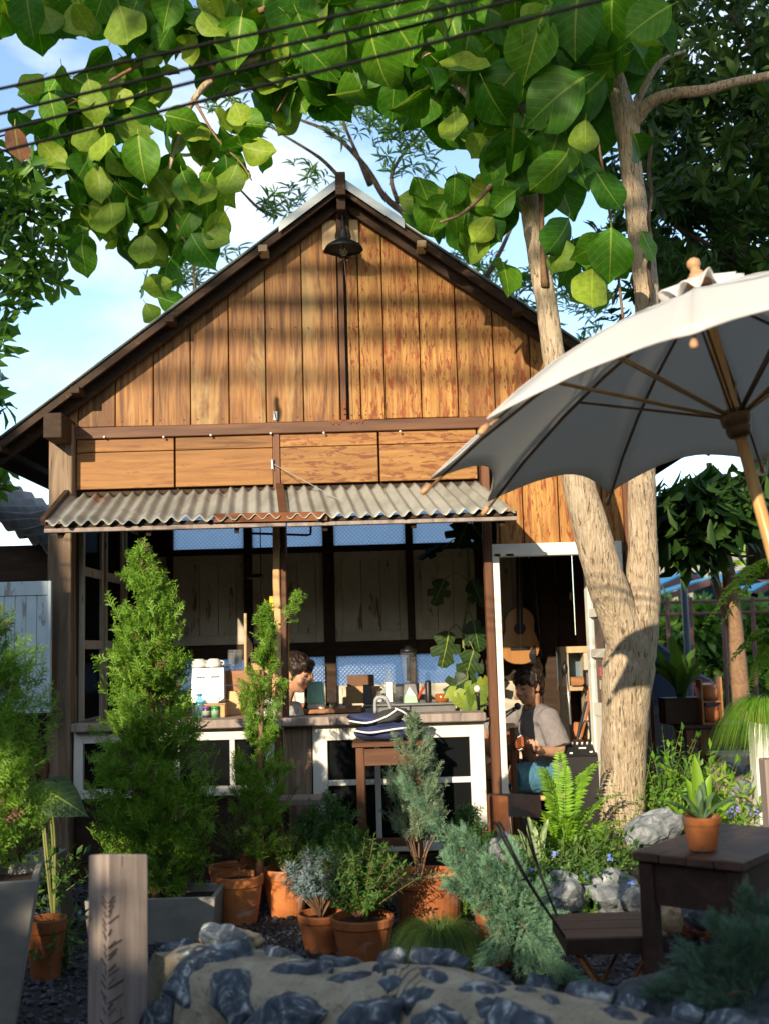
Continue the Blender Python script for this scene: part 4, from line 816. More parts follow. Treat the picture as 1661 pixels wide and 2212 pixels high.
for vx, vy, rx, ry, n, L, Y, pb in EL:
    Y = Y + 2.45 if vx < 690 else 7.15 if vx < 960 else 6.42
    for _ in range(max(1, int(n * .82 + .35))):
        q = math.sqrt(rl.random()); a = rl.uniform(0, 6.28)
        put_leaf(vx + rx * q * math.cos(a), vy + ry * q * math.sin(a), L * (.92 if vx < 690 else 1) * rl.uniform(.68, 1.12), rl.gauss(0, 38), rl.random() < pb * .8, Y + rl.uniform(-.28, .3), rl.gauss(6, 32), rl.gauss(0, 46), rr=rl)
dl_ = put_leaf(36, 315, 90, 5, 1, 5.1, 0, 50, bigleaf(31)); me = dl_.data; me.materials.clear(); me.materials.append(leaf_mat('dry_leaf', (.24, .12, .05), trans=.2, veins=True, tcol=(1.2, 1, .6))); dl_['label'] = 'dry brown leaf'
# the deeper leaves of the crown, past the single ones
EL2 = [(500, 130, 80, 50, 8, 100, 7.9, .2), (690, 160, 50, 60, 8, 115, 7.8, .1), (470, 300, 60, 60, 5, 95, 8.0, .4), (60, 20, 80, 40, 8, 105, 7.9, .4), (220, 30, 90, 45, 10, 105, 7.9, .4), (400, 50, 100, 55, 14, 105, 7.9, .3), (560, 60, 90, 60, 16, 110, 7.9, .2), (650, 100, 60, 70, 12, 115, 7.9, .1), (250, 200, 120, 50, 10, 90, 8.0, .4), (190, 290, 120, 60, 12, 95, 8.0, .4), (300, 420, 120, 60, 12, 95, 8.0, .4), (420, 440, 70, 70, 9, 95, 8.0, .4), (340, 510, 80, 40, 7, 95, 8.0, .5), (600, 220, 40, 50, 5, 100, 8.0, .3),
       (720, 30, 90, 60, 16, 125, 7.6, 0), (760, 90, 110, 90, 30, 125, 7.5, 0), (880, 110, 110, 120, 40, 130, 7.5, 0), (1000, 90, 80, 120, 30, 130, 7.3, 0), (1000, 230, 60, 60, 10, 120, 7.4, 0), (1290, 210, 60, 90, 10, 135, 7.4, 0), (1100, 90, 90, 90, 18, 140, 7.2, 0), (1220, 90, 90, 100, 18, 140, 7.2, 0), (1340, 70, 80, 80, 12, 135, 7.2, 0), (1120, 260, 80, 90, 14, 145, 7.3, 0), (1220, 270, 60, 90, 10, 140, 7.3, 0), (1170, 380, 70, 50, 7, 130, 7.3, 0), (980, 460, 110, 50, 12, 100, 7.6, .2), (1070, 430, 50, 60, 6, 110, 7.5, .1), (1260, 600, 50, 70, 4, 110, 7.4, .1)]
lv_ = [(np.array([tuple(v.co) for v in m.vertices]), [tuple(p.vertices) for p in m.polygons], [tuple(d.uv) for d in m.uv_layers[0].data]) for m in LEAFM]; Vs = []; Fs_ = []; Us = []; nn_ = 0
for vx, vy, rx, ry, n, L, Y, pb in EL2:
    for _ in range(int(n * 1.6)):
        q = math.sqrt(rl.random()); a = rl.uniform(0, 6.28); o = put_leaf(vx + rx * q * math.cos(a), vy + ry * q * math.sin(a), L * rl.uniform(.8, 1.15), rl.gauss(0, 38), rl.random() < pb, Y + rl.uniform(-.3, .4), rl.gauss(8, 28), rl.gauss(0, 40), rr=rl, only=True); M = np.array(o)
        v, f, u = lv_[rl.randrange(len(lv_))]; Vs.append(v @ M[:3, :3].T + M[:3, 3] + np.array(ORG[shade.name])); Fs_ += [tuple(i + nn_ for i in p) for p in f]; Us += u; nn_ += len(v)
ob = npmesh('inner_leaves', np.concatenate(Vs), np.array(Fs_), M_BIG, shade, smooth=True, tags={'kind': 'stuff'}); ul = ob.data.uv_layers.new(name='uv'); ul.data.foreach_set('uv', np.array(Us, np.float32).ravel())
# rope down the right stem
MB().tube([P(1403 + 3 * math.sin(i), 280 + i * 17.5, TY - .1) for i in range(24)], [.011 + .003 * (i % 2) for i in range(24)], 7).build('hanging_rope', W['bark_d'], None, smooth=True, org=P(1403, 480, TY - .1), label='thick twisted rope hanging down along the right stem of the shade tree', category='rope')
# ================================================================ trees behind
M_WH = leaf_mat('whorl_leaf', (.075, .17, .045), trans=.35, var=.3, hue=.012, rough=.35)
M_DK = leaf_mat('dark_evergreen_leaf', (.030, .075, .014), trans=.25, var=.45, hue=.015, rough=.5, spec=.25)
M_FR = leaf_mat('glossy_whorl_leaf', (.075, .18, .024), trans=.28, var=.35, hue=.015, rough=.4, spec=.3)
def bgtree(name, label, limbs, C, n, ll, lw, mat, bark='bark_d', droop=.25, tilt=.35, seed=1, up=(0, 0, .6), peak=.6, jit=.5):
    b0 = P(*limbs[0][0][:3]); t_ = thing(name, label, 'tree', (b0.x, b0.y, 0))
    for i, l in enumerate(limbs): tubev(l, 7, 4, .08).build('trunk' if i == 0 else 'branch', W[bark], t_, smooth=True)
    r = np.random.default_rng(seed); D = r.normal(size=C.shape) * jit + np.array(up)
    V, Fq = whorls(C, D, n, ll, lw, droop, tilt, seed, peak); npmesh('crown', V, Fq, mat, t_, tags={'kind': 'stuff'}); return t_
BT = 13.
bgtree('whorled_tree', 'airy tree with slender whorled leaves rising behind the gable ridge', [
    [(1010, 1300, BT, 40), (985, 700, BT, 34), (930, 560, BT, 22), (880, 470, BT, 16), (830, 425, BT, 15), (790, 360, BT, 12), (720, 290, BT, 9), (640, 255, BT, 6)],
    [(800, 400, BT, 14), (770, 330, BT, 9), (742, 260, BT, 6), (735, 190, BT, 4)], [(860, 440, BT, 12), (845, 380, BT, 9), (880, 320, BT, 7), (925, 260, BT, 5)], [(735, 385, BT, 10), (690, 340, BT, 8), (610, 290, BT, 5), (580, 270, BT, 3)],
    [(600, 470, BT, 10), (560, 450, BT, 8), (520, 410, BT, 5)], [(985, 700, BT, 18), (1060, 580, BT, 12), (1100, 500, BT, 8), (1130, 430, BT, 4)], [(1060, 640, BT, 10), (1150, 590, BT, 6), (1260, 560, BT, 3)]],
    vpts([(760, 250, 70, 60, 20, BT, .8), (720, 220, 60, 40, 12, BT, .8), (860, 300, 60, 80, 22, BT, .8), (920, 330, 50, 60, 12, BT, .8), (620, 430, 50, 30, 12, BT, .6), (560, 440, 30, 20, 4, BT, .6), (540, 260, 40, 40, 8, BT, .6), (480, 230, 40, 40, 7, BT, .6), (660, 380, 50, 30, 6, BT, .6), (430, 580, 70, 40, 14, BT, .6), (370, 600, 40, 30, 8, BT, .6), (480, 560, 50, 30, 8, BT, .5), (830, 260, 60, 40, 10, BT, .6),
          (1090, 600, 50, 60, 16, BT, .6), (1150, 640, 60, 70, 20, BT, .6), (1220, 640, 60, 80, 26, BT, .6), (1010, 560, 50, 30, 8, BT, .6), (1280, 700, 50, 60, 12, BT, .6)], 5), 8, .17, .032, M_WH, up=(0, 0, .8), jit=.6, seed=4, peak=.55)
EY = 9.6
bgtree('dark_evergreen_tree', 'dense dark evergreen tree towering behind the umbrella at the right', [
    [(1640, 1250, EY, 60), (1640, 800, EY, 52), (1610, 600, EY, 36), (1560, 430, EY, 28), (1480, 260, EY, 20), (1440, 100, EY, 14)], [(1620, 640, EY, 26), (1540, 560, EY, 16), (1450, 480, EY, 10)], [(1640, 620, EY - .6, 14), (1560, 545, EY - .6, 10), (1480, 500, EY - .6, 7), (1400, 420, EY - .6, 5)], [(1600, 560, EY - .4, 10), (1632, 470, EY - .4, 5)],
    [(1600, 560, EY, 20), (1660, 300, EY, 14), (1600, 60, EY, 10), (1480, -40, EY, 8)], [(1570, 640, EY - .5, 9), (1480, 630, EY - .5, 7), (1400, 600, EY - .5, 5)]],
    vpts([(1560, 120, 200, 180, 210, EY, 1.2), (1560, 330, 190, 170, 260, EY, 1.2), (1540, 500, 180, 130, 200, EY, 1.2), (1480, 620, 120, 80, 90, EY, 1.2), (1620, 620, 90, 70, 50, EY, 1.), (1440, 250, 60, 160, 60, EY, 1.), (1600, -60, 150, 80, 60, EY, 1.), (1700, 200, 90, 250, 80, EY, 1.), (1330, 560, 60, 130, 28, EY + .6, .5), (1300, 330, 60, 100, 20, EY + .6, .5)], 6), 9, .155, .058, M_DK, seed=5, jit=.9, up=(0, -.2, .3), droop=.35)
LY = 7.95
bgtree('glossy_whorl_tree', 'glossy tree with fat leaf rosettes leaning in at the left edge', [
    [(-260, 1500, LY, 40), (-200, 800, LY, 30), (-110, 560, LY, 18), (-20, 480, LY, 9), (60, 440, LY, 5)], [(-110, 560, LY, 12), (-30, 560, LY, 6), (60, 590, LY, 4)], [(-60, 490, LY, 8), (0, 395, LY, 6), (60, 420, LY, 5), (110, 460, LY, 4)], [(-160, 700, LY, 9), (-80, 700, LY, 6), (-10, 720, LY, 4)], [(-190, 900, LY, 8), (-80, 1000, LY, 5), (-10, 1040, LY, 4)]],
    vpts([(40, 400, 50, 50, 14, LY, .3), (90, 460, 45, 50, 14, LY, .3), (30, 480, 50, 50, 16, LY, .3), (-40, 460, 50, 90, 16, LY, .3), (70, 560, 55, 40, 12, LY, .3), (40, 620, 45, 35, 9, LY, .3), (110, 600, 30, 25, 4, LY, .3), (45, 660, 14, 12, 2, LY, .2), (-40, 620, 50, 60, 12, LY, .3), (0, 720, 22, 30, 4, LY, .3), (-50, 800, 50, 80, 10, LY, .3), (8, 870, 10, 40, 2, LY, .2), (-6, 1040, 22, 40, 4, LY, .2), (60, 350, 60, 20, 6, LY, .3)], 7), 8, .165, .066, M_FR, seed=6, jit=.7, up=(.1, -.3, .5), droop=.3, peak=.66)
bgtree('dark_compound_tree', 'slender leaning tree with long dark drooping leaves below the umbrella at right', [
    [(1612, 1640, 9.6, 44), (1604, 1560, 9.6, 44), (1592, 1430, 9.6, 40), (1578, 1290, 9.6, 34), (1566, 1200, 9.6, 26), (1545, 1100, 9.6, 20), (1530, 1000, 9.6, 12)], [(1582, 1360, 9.6, 26), (1552, 1280, 9.6, 20), (1540, 1230, 9.6, 16), (1518, 1150, 9.6, 10), (1490, 1080, 9.6, 6)]],
    vpts([(1440, 1140, 30, 40, 12, 9., .3), (1500, 1170, 40, 25, 8, 9., .3), (1500, 1080, 90, 60, 60, 9., .6), (1560, 1070, 90, 60, 60, 9., .6), (1460, 1130, 40, 40, 16, 9., .4), (1530, 1150, 50, 30, 18, 9., .4), (1590, 1100, 50, 40, 20, 9., .5), (1650, 1040, 50, 50, 20, 9., .5)], 8), 4, .30, .088, M_DK, seed=7, jit=.35, up=(0, -.1, -1.0), droop=.15, tilt=1.1, bark='twig')
# ================================================================ garden: umbrella, wall, pots, furniture, plants
def umbrella():
    A = Vector((1.206, 4.032, 2.74)); u = Vector((-.171, .081, 1)).normalized(); e1 = u.cross(Vector((0, 1, 0))).normalized(); e2 = u.cross(e1); n = 10; R_ = 1.15; dr = .504
    foot = A - u * (A.z / u.z); foot.z = 0
    t_ = thing('garden_umbrella', 'large cream canvas garden umbrella with wooden pole tilted over the right side', 'umbrella', foot)
    def at(k, t, off=0.):
        a = 7.465 - k * 2 * math.pi / n; return A - u * (dr * (.62 * t + .38 * t ** 2.4) + off) + (e1 * math.cos(a) + e2 * math.sin(a)) * (R_ * t)
    for k in range(n):
        def fn(s, w, k=k):
            t = .03 + .955 * w; sag = 4 * s * (1 - s)
            tt = t * (1 - .125 * sag * t ** 2.2)          # scalloped hem
            p = at(k, tt) * (1 - s) + at(k + 1, tt) * s
            return p - u * (.022 * sag * t - .012 + .004 * noise.noise((k * 3.1 + s * 4, t * 5, 1)))
        ob = MB().grid(fn, 8, 12).build('canopy_panel', W['canvas'], t_, smooth=True)
        q = ob.modifiers.new('solid', 'SOLIDIFY'); q.thickness = .0035
        MB().tube([fn(i / 12, 1.0) for i in range(13)], .0042, 5).build('hem', W['canvas'], t_, smooth=True); MB().tube([at(k, t, -.0135) for t in (.05, .3, .5, .7, .85, .98)], .0026, 4).build('seam', W['canvas'], t_, smooth=True)
        rib = MB().tube([at(k, t, .014) for t in (.03, .2, .4, .6, .8, 1.0)], [.005, .006, .0065, .0065, .006, .005], 6).build('rib', W['rib'], t_, smooth=True)
        d = (at(k, 1) - at(k, .9)).normalized(); c = at(k, 1.0, .008)
        MB().tube([c - d * .012, c + d * .012, c + d * .03, c + d * .036], [.0105, .0125, .011, .005], 8).build('rib_tip', W['turned'], rib, smooth=True)
        h = A - u * .485; a = 7.465 - k * 2 * math.pi / n; o = e1 * math.cos(a) + e2 * math.sin(a); sd = u.cross(o)
        for s in (-1, 1): MB().tube([h + o * .045 + sd * .006 * s, at(k, .52, .022) + sd * .009 * s], .005, 5).build('strut', W['bamboo'] if k % 3 else W['rib'], t_, smooth=True)
    MB().tube([foot - u * .02, A - u * 1.2, A - u * .02], [.0235, .0225, .0215], 14).build('pole', W['bamboo'], t_, smooth=True)
    hb = A - u * .53
    MB().lathe([(.024, -.045), (.036, -.042), (.044, -.03), (.047, -.012), (.043, -.002), (.052, .004), (.055, .022), (.055, .04), (.047, .048), (.045, .06), (.024, .066)], hb, 20, axis=u).build('runner_hub', W['rib'], t_, smooth=True)
    MB().lathe([(.045, -.01), (.046, .02), (.034, .028), (.040, .036), (.034, .046), (.024, .05), (.026, .058), (.017, .066), (.020, .078), (.026, .09), (.024, .106), (.012, .116), (.0, .118)], A + u * .02, 20, axis=u).build('finial', W['turned'], t_, smooth=True)
    def ruff(s, w):
        a = s * 2 * math.pi; r = .045 + .095 * w; return A + (e1 * math.cos(a) + e2 * math.sin(a)) * r * (1 + .18 * w * math.sin(9 * a + 1)) + u * (.052 - .055 * w + .026 * w * math.sin(9 * a) + .012 * w * math.sin(4 * a + 2))
    ob = MB().grid(ruff, 72, 5).build('ruffle_cap', W['canvas'], t_, smooth=True); ob.modifiers.new('solid', 'SOLIDIFY').thickness = .003
    MB().lathe([(.22, 0), (.22, .05), (.06, .07), (.035, .1), (.035, .25)], foot, 20).build('stand', W['concrete'], t_)
umbrella()
# ---- power lines -----------------------------------------------------------------
for a, b_, nm in (((0, 192, 3.3), (870, 4, 2.7), 'uppermost of the four dark power cables crossing the sky at the upper left'), ((0, 246, 3.3), (700, 78, 2.8), 'second from the top of the four dark power cables at the upper left'), ((0, 284, 3.3), (760, 90, 2.8), 'third from the top of the four dark power cables at the upper left'), ((0, 328, 3.3), (780, 132, 2.8), 'lowest of the four dark power cables crossing the leaves at the upper left')):
    p, q = P(*a), P(*b_); d = (q - p); p0 = p - d * 6; p1 = q + d * 2.2
    pts = [p0 + (p1 - p0) * (i / 20) for i in range(21)]; pts = [v + Vector((0, 0, .06 * ((i / 20 - .66) ** 2))) for i, v in enumerate(pts)]
    MB().tube(pts, .0054, 6).build('power_cable', W['cable'], None, smooth=True, org=p, label=nm, category='cable', group='power cables at the upper left')
# ---- stone wall -------------------------------------------------------------------
wt_ = [G(322, 2052, .47), G(380, 2038, .475), G(480, 2026, .48), G(600, 2046, .48), G(720, 2070, .475), G(900, 2068, .475), G(1100, 2104, .465), G(1400, 2176, .45), G(1700, 2238, .45), G(1900, 2290, .44)]
wt_ = [Vector(q) for q in smoothpts([tuple(p) for p in wt_], 6)]
wallo = thing('stone_wall', 'low rubble garden wall of blue grey stones set in sandy mortar in the foreground', 'wall', (wt_[10].x, wt_[10].y, 0))
TH = .36
def wsec(s):
    q = s * (len(wt_) - 1); i = min(int(q), len(wt_) - 2); p = wt_[i].lerp(wt_[i + 1], q - i); d = (wt_[min(i + 2, len(wt_) - 1)] - wt_[max(i - 1, 0)]); d.z = 0; d.normalize(); return p, d, Vector((d.y, -d.x, 0))
PROF = [(0, -.5), (0, -.25), (-.01, -.06), (.03, -.01), (.10, .004), (.18, .008), (.26, .0), (.325, -.03), (.355, -.09), (.365, -.2), (.375, -.35), (.385, -.5)]
def wpt(s, w, rough=1.):
    p, d, nn = wsec(s); q = w * (len(PROF) - 1); i = min(int(q), len(PROF) - 2); f = q - i
    a = PROF[i][0] * (1 - f) + PROF[i + 1][0] * f; z = PROF[i][1] * (1 - f) + PROF[i + 1][1] * f
    v = p + nn * a; v.z = max(0, p.z + z) if w > .02 else 0
    k = noise.noise(v * 5.5) * .022 + noise.noise(v * 16) * .010 + noise.noise(v * 40) * .004
    out = nn * (1 if w > .6 else -1 if w < .2 else 0) + Vector((0, 0, 1 if .2 < w < .72 else .2)); return v + out * k * rough
MB().grid(lambda s, w: wpt(s, w, .75), 260, 56).build('mortar', W['mortar'], wallo, smooth=True)
MB().add([wpt(0, k / 44, .75) for k in range(45)], [tuple(range(45))]).build('mortar_end', W['mortar'], wallo, fix=False)
def blob(c, r, M=None, sub=2, amp=.3, fr=1.6, seed=0, flat=0.):
    bm = bmesh.new(); bmesh.ops.create_icosphere(bm, subdivisions=sub, radius=1); vs_ = []
    for v in bm.verts:
        p = v.co.copy(); k = 1 + amp * noise.noise(p * fr + Vector((seed * 7.3, seed * 3.1, 5))) + amp * .5 * noise.noise(p * fr * 2.3 + Vector((2, seed * 5.7, 1)))
        p *= k
        if flat: p.z = max(min(p.z, 1 - flat), -1)
        p = Vector((p.x * r[0], p.y * r[1], p.z * r[2])); vs_.append(Vector(c) + (M @ p if M else p))
    bm.verts.ensure_lookup_table(); fs = [tuple(v.index for v in f.verts) for f in bm.faces]; bm.free(); return vs_, fs
rs = random.Random(5); placed = []
def wall_stone(s, w, a, b_, proud=.018):
    c = wpt(s, w, .75); p, d, nn = wsec(s); e = .01; t1 = (wpt(s, min(1, w + e), 0) - wpt(s, max(0, w - e), 0)).normalized(); up = d.cross(t1); up.normalize()
    if up.dot(nn + Vector((0, 0, 1))) < 0: up = -up
    an = rs.uniform(-.7, .7); x = d * math.cos(an) + t1 * math.sin(an); y = up.cross(x); M = Matrix((x, y, up)).transposed()
    sd_ = rs.random() * 40; nv = rs.randint(5, 8); an0 = rs.uniform(0, 6.28); cor = []
    for k in range(nv):
        t_ = an0 + 2 * math.pi * (k + rs.uniform(-.28, .28)) / nv; q_ = rs.uniform(.82, 1.12); cor.append((math.cos(t_) * a * q_, math.sin(t_) * b_ * q_))
    m = 5; rim = []
    for k in range(nv):
        (xa, ya), (xb, yb) = cor[k], cor[(k + 1) % nv]
        for i_ in range(m): rim.append((xa + (xb - xa) * i_ / m, ya + (yb - ya) * i_ / m))
    n_ = len(rim); out = []; tilt = (rs.uniform(-.07, .07), rs.uniform(-.07, .07))
    for kr, hr in ((1.03, -.045), (1.0, proud - .006), (.95, proud + .006), (.78, proud + .013), (.55, proud + .017), (.3, proud + .019)):
        for (x_, y_) in rim:
            p_ = c + x * x_ * kr + y * y_ * kr; e_ = noise.noise(p_ * 30 + Vector((sd_, 0, 0))) * .010 if kr > .9 else 0
            h = hr + tilt[0] * x_ * kr + tilt[1] * y_ * kr + (.007 * noise.noise(p_ * 12 + Vector((sd_, 1, 0))) + .006 * noise.noise(p_ * 34) + .004 * abs(noise.noise(p_ * 70))) * (1 if hr > 0 or kr < 1.01 else 0)
            out.append(p_ + (x * x_ + y * y_).normalized() * e_ + up * h)
    out.append(c + up * (proud + .018)); f = [(r_ * n_ + k, r_ * n_ + (k + 1) % n_, (r_ + 1) * n_ + (k + 1) % n_, (r_ + 1) * n_ + k) for r_ in range(5) for k in range(n_)] + [(5 * n_ + k, 5 * n_ + (k + 1) % n_, 6 * n_) for k in range(n_)]
    MB().add(out, f).build('stone', W['stone'], wallo, smooth=True)
# face stones (large) and top stones (flatter)
for target, wlo, whi, amin, amax, n in (('face', .62, .97, .10, .18, 3000), ('top', .20, .75, .04, .12, 3000)):
    for _ in range(n):
        s = rs.uniform(.02, .97); w = rs.uniform(wlo, whi); a = rs.uniform(amin, amax); b_ = a * rs.uniform(.5, .8); c = wpt(s, w, 0)
        if all((c - q).length > (a + r_) * (.70 if target == 'face' else .82) for q, r_ in placed):
            placed.append((c, a)); wall_stone(s, w, a, b_, rs.uniform(.004, .018) if target == 'face' else rs.uniform(-.014, .0))
c = G(1500, 2190, .42); v, f = blob(G(1560, 2215, .36), (.30, .17, .16), Matrix.Rotation(-.3, 3, 'Z'), 3, .3, 1.2, 3.3); MB().add(v, f).build('stone', W['rock_d'], wallo, smooth=True)
v, f = blob(G(500, 2030, .47), (.11, .05, .035), None, 3, .35, 1.4, 9.1); MB().add(v, f).build('stone', W['rock_y'], wallo, smooth=True)
# ---- foreground wooden post --------------------------------------------------------
PY = 3.6; pc = P(240, 1850, PY); pt = thing('wooden_post', 'thick weathered square timber post with dark axe marks standing left of the stone wall', 'post', (pc.x, pc.y + .09, 0))
rot = Matrix.Rotation(math.radians(39), 3, 'Z'); hz_ = pc.z - .012
b = MB(); n = 14; s_ = .0715; vs_ = []
for i in range(n):
    z = hz_ * i / (n - 1)
    for x, y in ((-s_, -s_), (0, -s_ * 1.0), (s_, -s_), (s_, 0), (s_, s_), (-s_, s_)):
        k = Vector((x * (1 + .03 * noise.noise((x * 9, z * 4, 1))), y, 0)); q = rot @ k; vs_.append((pc.x + q.x, pc.y + .098 + q.y, z - (.02 * (x + y) / s_ * .5 if i == n - 1 else 0)))
fs = [tuple(range((n - 1) * 6, n * 6))] + [(i * 6 + k, i * 6 + (k + 1) % 6, i * 6 + 6 + (k + 1) % 6, i * 6 + 6 + k) for i in range(n - 1) for k in range(6)]
b.add(vs_, fs).build('timber', W['oldwood'], pt, bevel=.006)
b = MB(); r = random.Random(3)
for face in (0, 1):
    for i in range(46):
        z = .04 + i * .0165 + r.uniform(-.011, .011); 
        if z > hz_ - .1 or r.random() < .22: continue
        L = r.uniform(.008, .046) * (1.25 if z < .5 else 1)
        if face == 0: p0 = rot @ Vector((s_ * -1 + .002, -s_ - .0006, 0)); 
        if face == 0: a0 = rot @ Vector((-s_ + .004 + (.0), -s_ - .0008, 0)); a1 = rot @ Vector((-s_ + .004 + L, -s_ - .0008, 0))
        else: a0 = rot @ Vector((-s_ - .0008, -s_ + .004 + .0, 0)); a1 = rot @ Vector((-s_ - .0008, -s_ + .004 + L * .7, 0))
        o = Vector((pc.x, pc.y + .098, 0)); q0 = o + a0 + Vector((0, 0, z)); q1 = o + a1 + Vector((0, 0, z + (.018 if face == 0 else .016)))
        b.beam(q0, q1, .003, r.uniform(.003, .0065))
b.build('axe_mark', plain('axe_mark_stain', (.10, .062, .052), .95), pt, kind='stuff')
hk = P(180, 1983, PY + .06); MB().tube([hk + Vector((.012, .01, 0)), hk + Vector((-.006, -.004, .0)), hk + Vector((-.012, -.006, .012)), hk + Vector((-.002, -.01, .022))], .006, 8).build('hook', plain('teal_metal', (.12, .22, .22), .35, .7), pt, smooth=True)
# ---- pots ---------------------------------------------------------------------------
def pot(label, c, rt, h, mt='terra', band=.22, group='terracotta pots in the garden', soil=True, name='flower_pot', cat='pot', wide=.72):
    t_ = thing(name, label, cat, c, group); rb = rt * wide; bz = h * (1 - band)
    rm = lambda z: rb + (rt * .94 - rb) * z / bz
    MB().lathe([(rb * .96, 0), (rb, .008), (rm(bz * .5), bz * .5), (rm(bz) * .985, bz), (rt * .98, bz + .004), (rt, h - .008), (rt * .985, h), (rt * .90, h), (rt * .88, h - .02), (rt * .86, h - .06)], c, 32).build('body', W[mt], t_, smooth=False, bevel=.002)
    if soil: MB().lathe([(0, h - .028), (rt * .5, h - .022), (rt * .875, h - .032)], c, 20, cap0=False).build('soil', W['soil'], t_)
    return t_
def potpx(label, vx, vb, wpx, hpx, **k):
    c = G(vx, vb, 0); Y = c.y + wpx / 2 * c.y / F * .8; s = F / Y; c.y = Y; c.x = P(vx, vb, Y).x; pot(label, c, wpx / 2 / s, hpx / s, **k); return c, hpx / s
pA, hA = potpx('terracotta pot of a rosemary standard beside the grey planter, lit by the sun', 518, 2004, 104, 98)
pB, hB = potpx('sunlit terracotta pot with a sparse shrub, right of the rosemary standard', 622, 1986, 100, 96)
pA2, hA2 = potpx('larger terracotta pot behind the sunlit rosemary pot', 566, 1950, 98, 118)
pA3, hA3 = potpx('terracotta pot mostly hidden behind the rosemary pot', 494, 1960, 80, 78)
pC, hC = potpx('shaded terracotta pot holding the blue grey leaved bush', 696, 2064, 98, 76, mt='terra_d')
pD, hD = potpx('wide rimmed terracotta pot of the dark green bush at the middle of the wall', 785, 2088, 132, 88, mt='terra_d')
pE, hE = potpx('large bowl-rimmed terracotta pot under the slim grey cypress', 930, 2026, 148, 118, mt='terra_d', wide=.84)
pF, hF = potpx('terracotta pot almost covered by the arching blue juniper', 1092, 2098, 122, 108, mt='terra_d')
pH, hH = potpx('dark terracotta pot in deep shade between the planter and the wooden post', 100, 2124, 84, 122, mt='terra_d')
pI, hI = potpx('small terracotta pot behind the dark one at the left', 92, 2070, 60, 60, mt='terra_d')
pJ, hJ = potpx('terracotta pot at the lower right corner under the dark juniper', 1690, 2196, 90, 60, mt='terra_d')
# ---- concrete planters ----------------------------------------------------------------
def planter(label, c, wt2, wb2, h, dep=None, rotz=0.):
    t_ = thing('planter', label, 'planter', c, 'grey concrete planters'); M = Matrix.Rotation(rotz, 3, 'Z'); d1 = dep or wt2; d0 = d1 * wb2 / wt2
    def ring(a, b_, z): return [Vector(c) + M @ Vector((x * a, y * b_, z)) for x, y in ((-1, -1), (1, -1), (1, 1), (-1, 1))]
    rings = [ring(wb2, d0, 0), ring(wt2, d1, h), ring(wt2 - .025, d1 - .025, h), ring(wt2 - .035, d1 - .035, h - .07)]
    v = [p for r_ in rings for p in r_]; f = [(3, 2, 1, 0)] + [(i * 4 + k, i * 4 + (k + 1) % 4, i * 4 + 4 + (k + 1) % 4, i * 4 + 4 + k) for i in range(3) for k in range(4)]
    MB().add(v, f).build('body', W['concrete'], t_, bevel=.004)
    MB().add(ring(wt2 - .03, d1 - .03, h - .04), [(0, 1, 2, 3)]).build('soil', W['soil'], t_, fix=False)
LP = P(-28, 1888, 4.55); planter('tall tapered grey planter cut by the left edge holding a cypress', (LP.x, LP.y, 0), .205, .115, LP.z, rotz=.25)
bx0, bx1 = P(182, 1945, 5.8).x, P(466, 1945, 5.8).x; bzh = P(390, 1940, 5.8).z; bc = Vector(((bx0 + bx1) / 2, 5.98, 0))
planter('wide grey planter box under the big cypress behind the wooden post', bc, (bx1 - bx0) / 2, (bx1 - bx0) / 2 - .02, bzh, dep=.18)
c = P(112, 1840, 6.2); planter('slim pale planter half hidden behind dark leaves at the left', (c.x - .03, 6.2, 0), .09, .13, c.z)
# ---- conifers ------------------------------------------------------------------------
conifer('cypress', 'big feathery green cypress in the wide grey planter left of the hatch', (bc.x - .01, 6.02, bzh - .04), P(312, 1168, 6.0).z - bzh + .04, [(0, .22), (.1, .28), (.18, .31), (.31, .31), (.44, .26), (.57, .22), (.7, .205), (.83, .165), (.93, .08), (1, .02)], 4600, .095, M_CY, lean=(-.07, 0), seed=2, w=.06, clump=16)
conifer('cypress', 'bushy cypress cut off by the left edge of the picture', (LP.x - .06, 4.6, LP.z - .03), P(0, 1285, 4.6).z - LP.z + .03, [(0, .22), (.15, .30), (.28, .26), (.5, .26), (.65, .27), (.8, .20), (.93, .12), (1, .03)], 2200, .092, M_CY, seed=3, clump=16)
ce = P(560, 1850, 6.6); conifer('cypress', 'thin straggly cypress with a side spray in front of the hatch post', (P(560, 1850, 6.25).x, 6.25, .22), P(592, 1300, 6.25).z - .22, [(0, .05), (.10, .09), (.28, .17), (.42, .155), (.50, .09), (.58, .12), (.68, .13), (.78, .085), (.88, .07), (1, .02)], 1600, .08, M_CY, lean=(.06, 0), seed=4, clump=14)
ct = bpy.data.objects['cypress.002']; sv, sf = spray(9, .055, .42, 2, 4); q0 = np.array(P(592, 1380, 6.25)); q1 = np.array(P(648, 1292, 6.2)); r = np.random.default_rng(4); PP = [q0 + (q1 - q0) * t for t in r.uniform(.35, 1, 26)]; DD = (q1 - q0)[None] + r.normal(size=(26, 3)) * .18
V, Fq = inst(sv, sf, frames(DD, np.tile([[0, -.6, .8]], (26, 1))) * r.uniform(.05, .10, 26)[:, None, None], np.array(PP)); npmesh('side_spray', V, Fq, M_CY, ct, tags={'kind': 'stuff'})
MB().tube([Vector(q0) - Vector((.03, 0, .12)), Vector(q0), Vector(q1)], [.007, .006, .003], 5).build('side_branch', W['twig'], ct, smooth=True)
conifer('cypress', 'slim grey green cypress with bare lower stems in the large terracotta pot', (pE.x - .06, pE.y, hE + .16), P(862, 1548, pE.y).z - hE - .16, [(0, .10), (.12, .15), (.3, .165), (.5, .14), (.7, .105), (.85, .075), (.95, .045), (1, .015)], 1000, .075, M_BLUE, lean=(.0, 0), seed=5, up=.9, spread=.35, clump=12)
b = MB(); r = random.Random(4); c0 = Vector((pE.x - .05, pE.y, hE - .03))
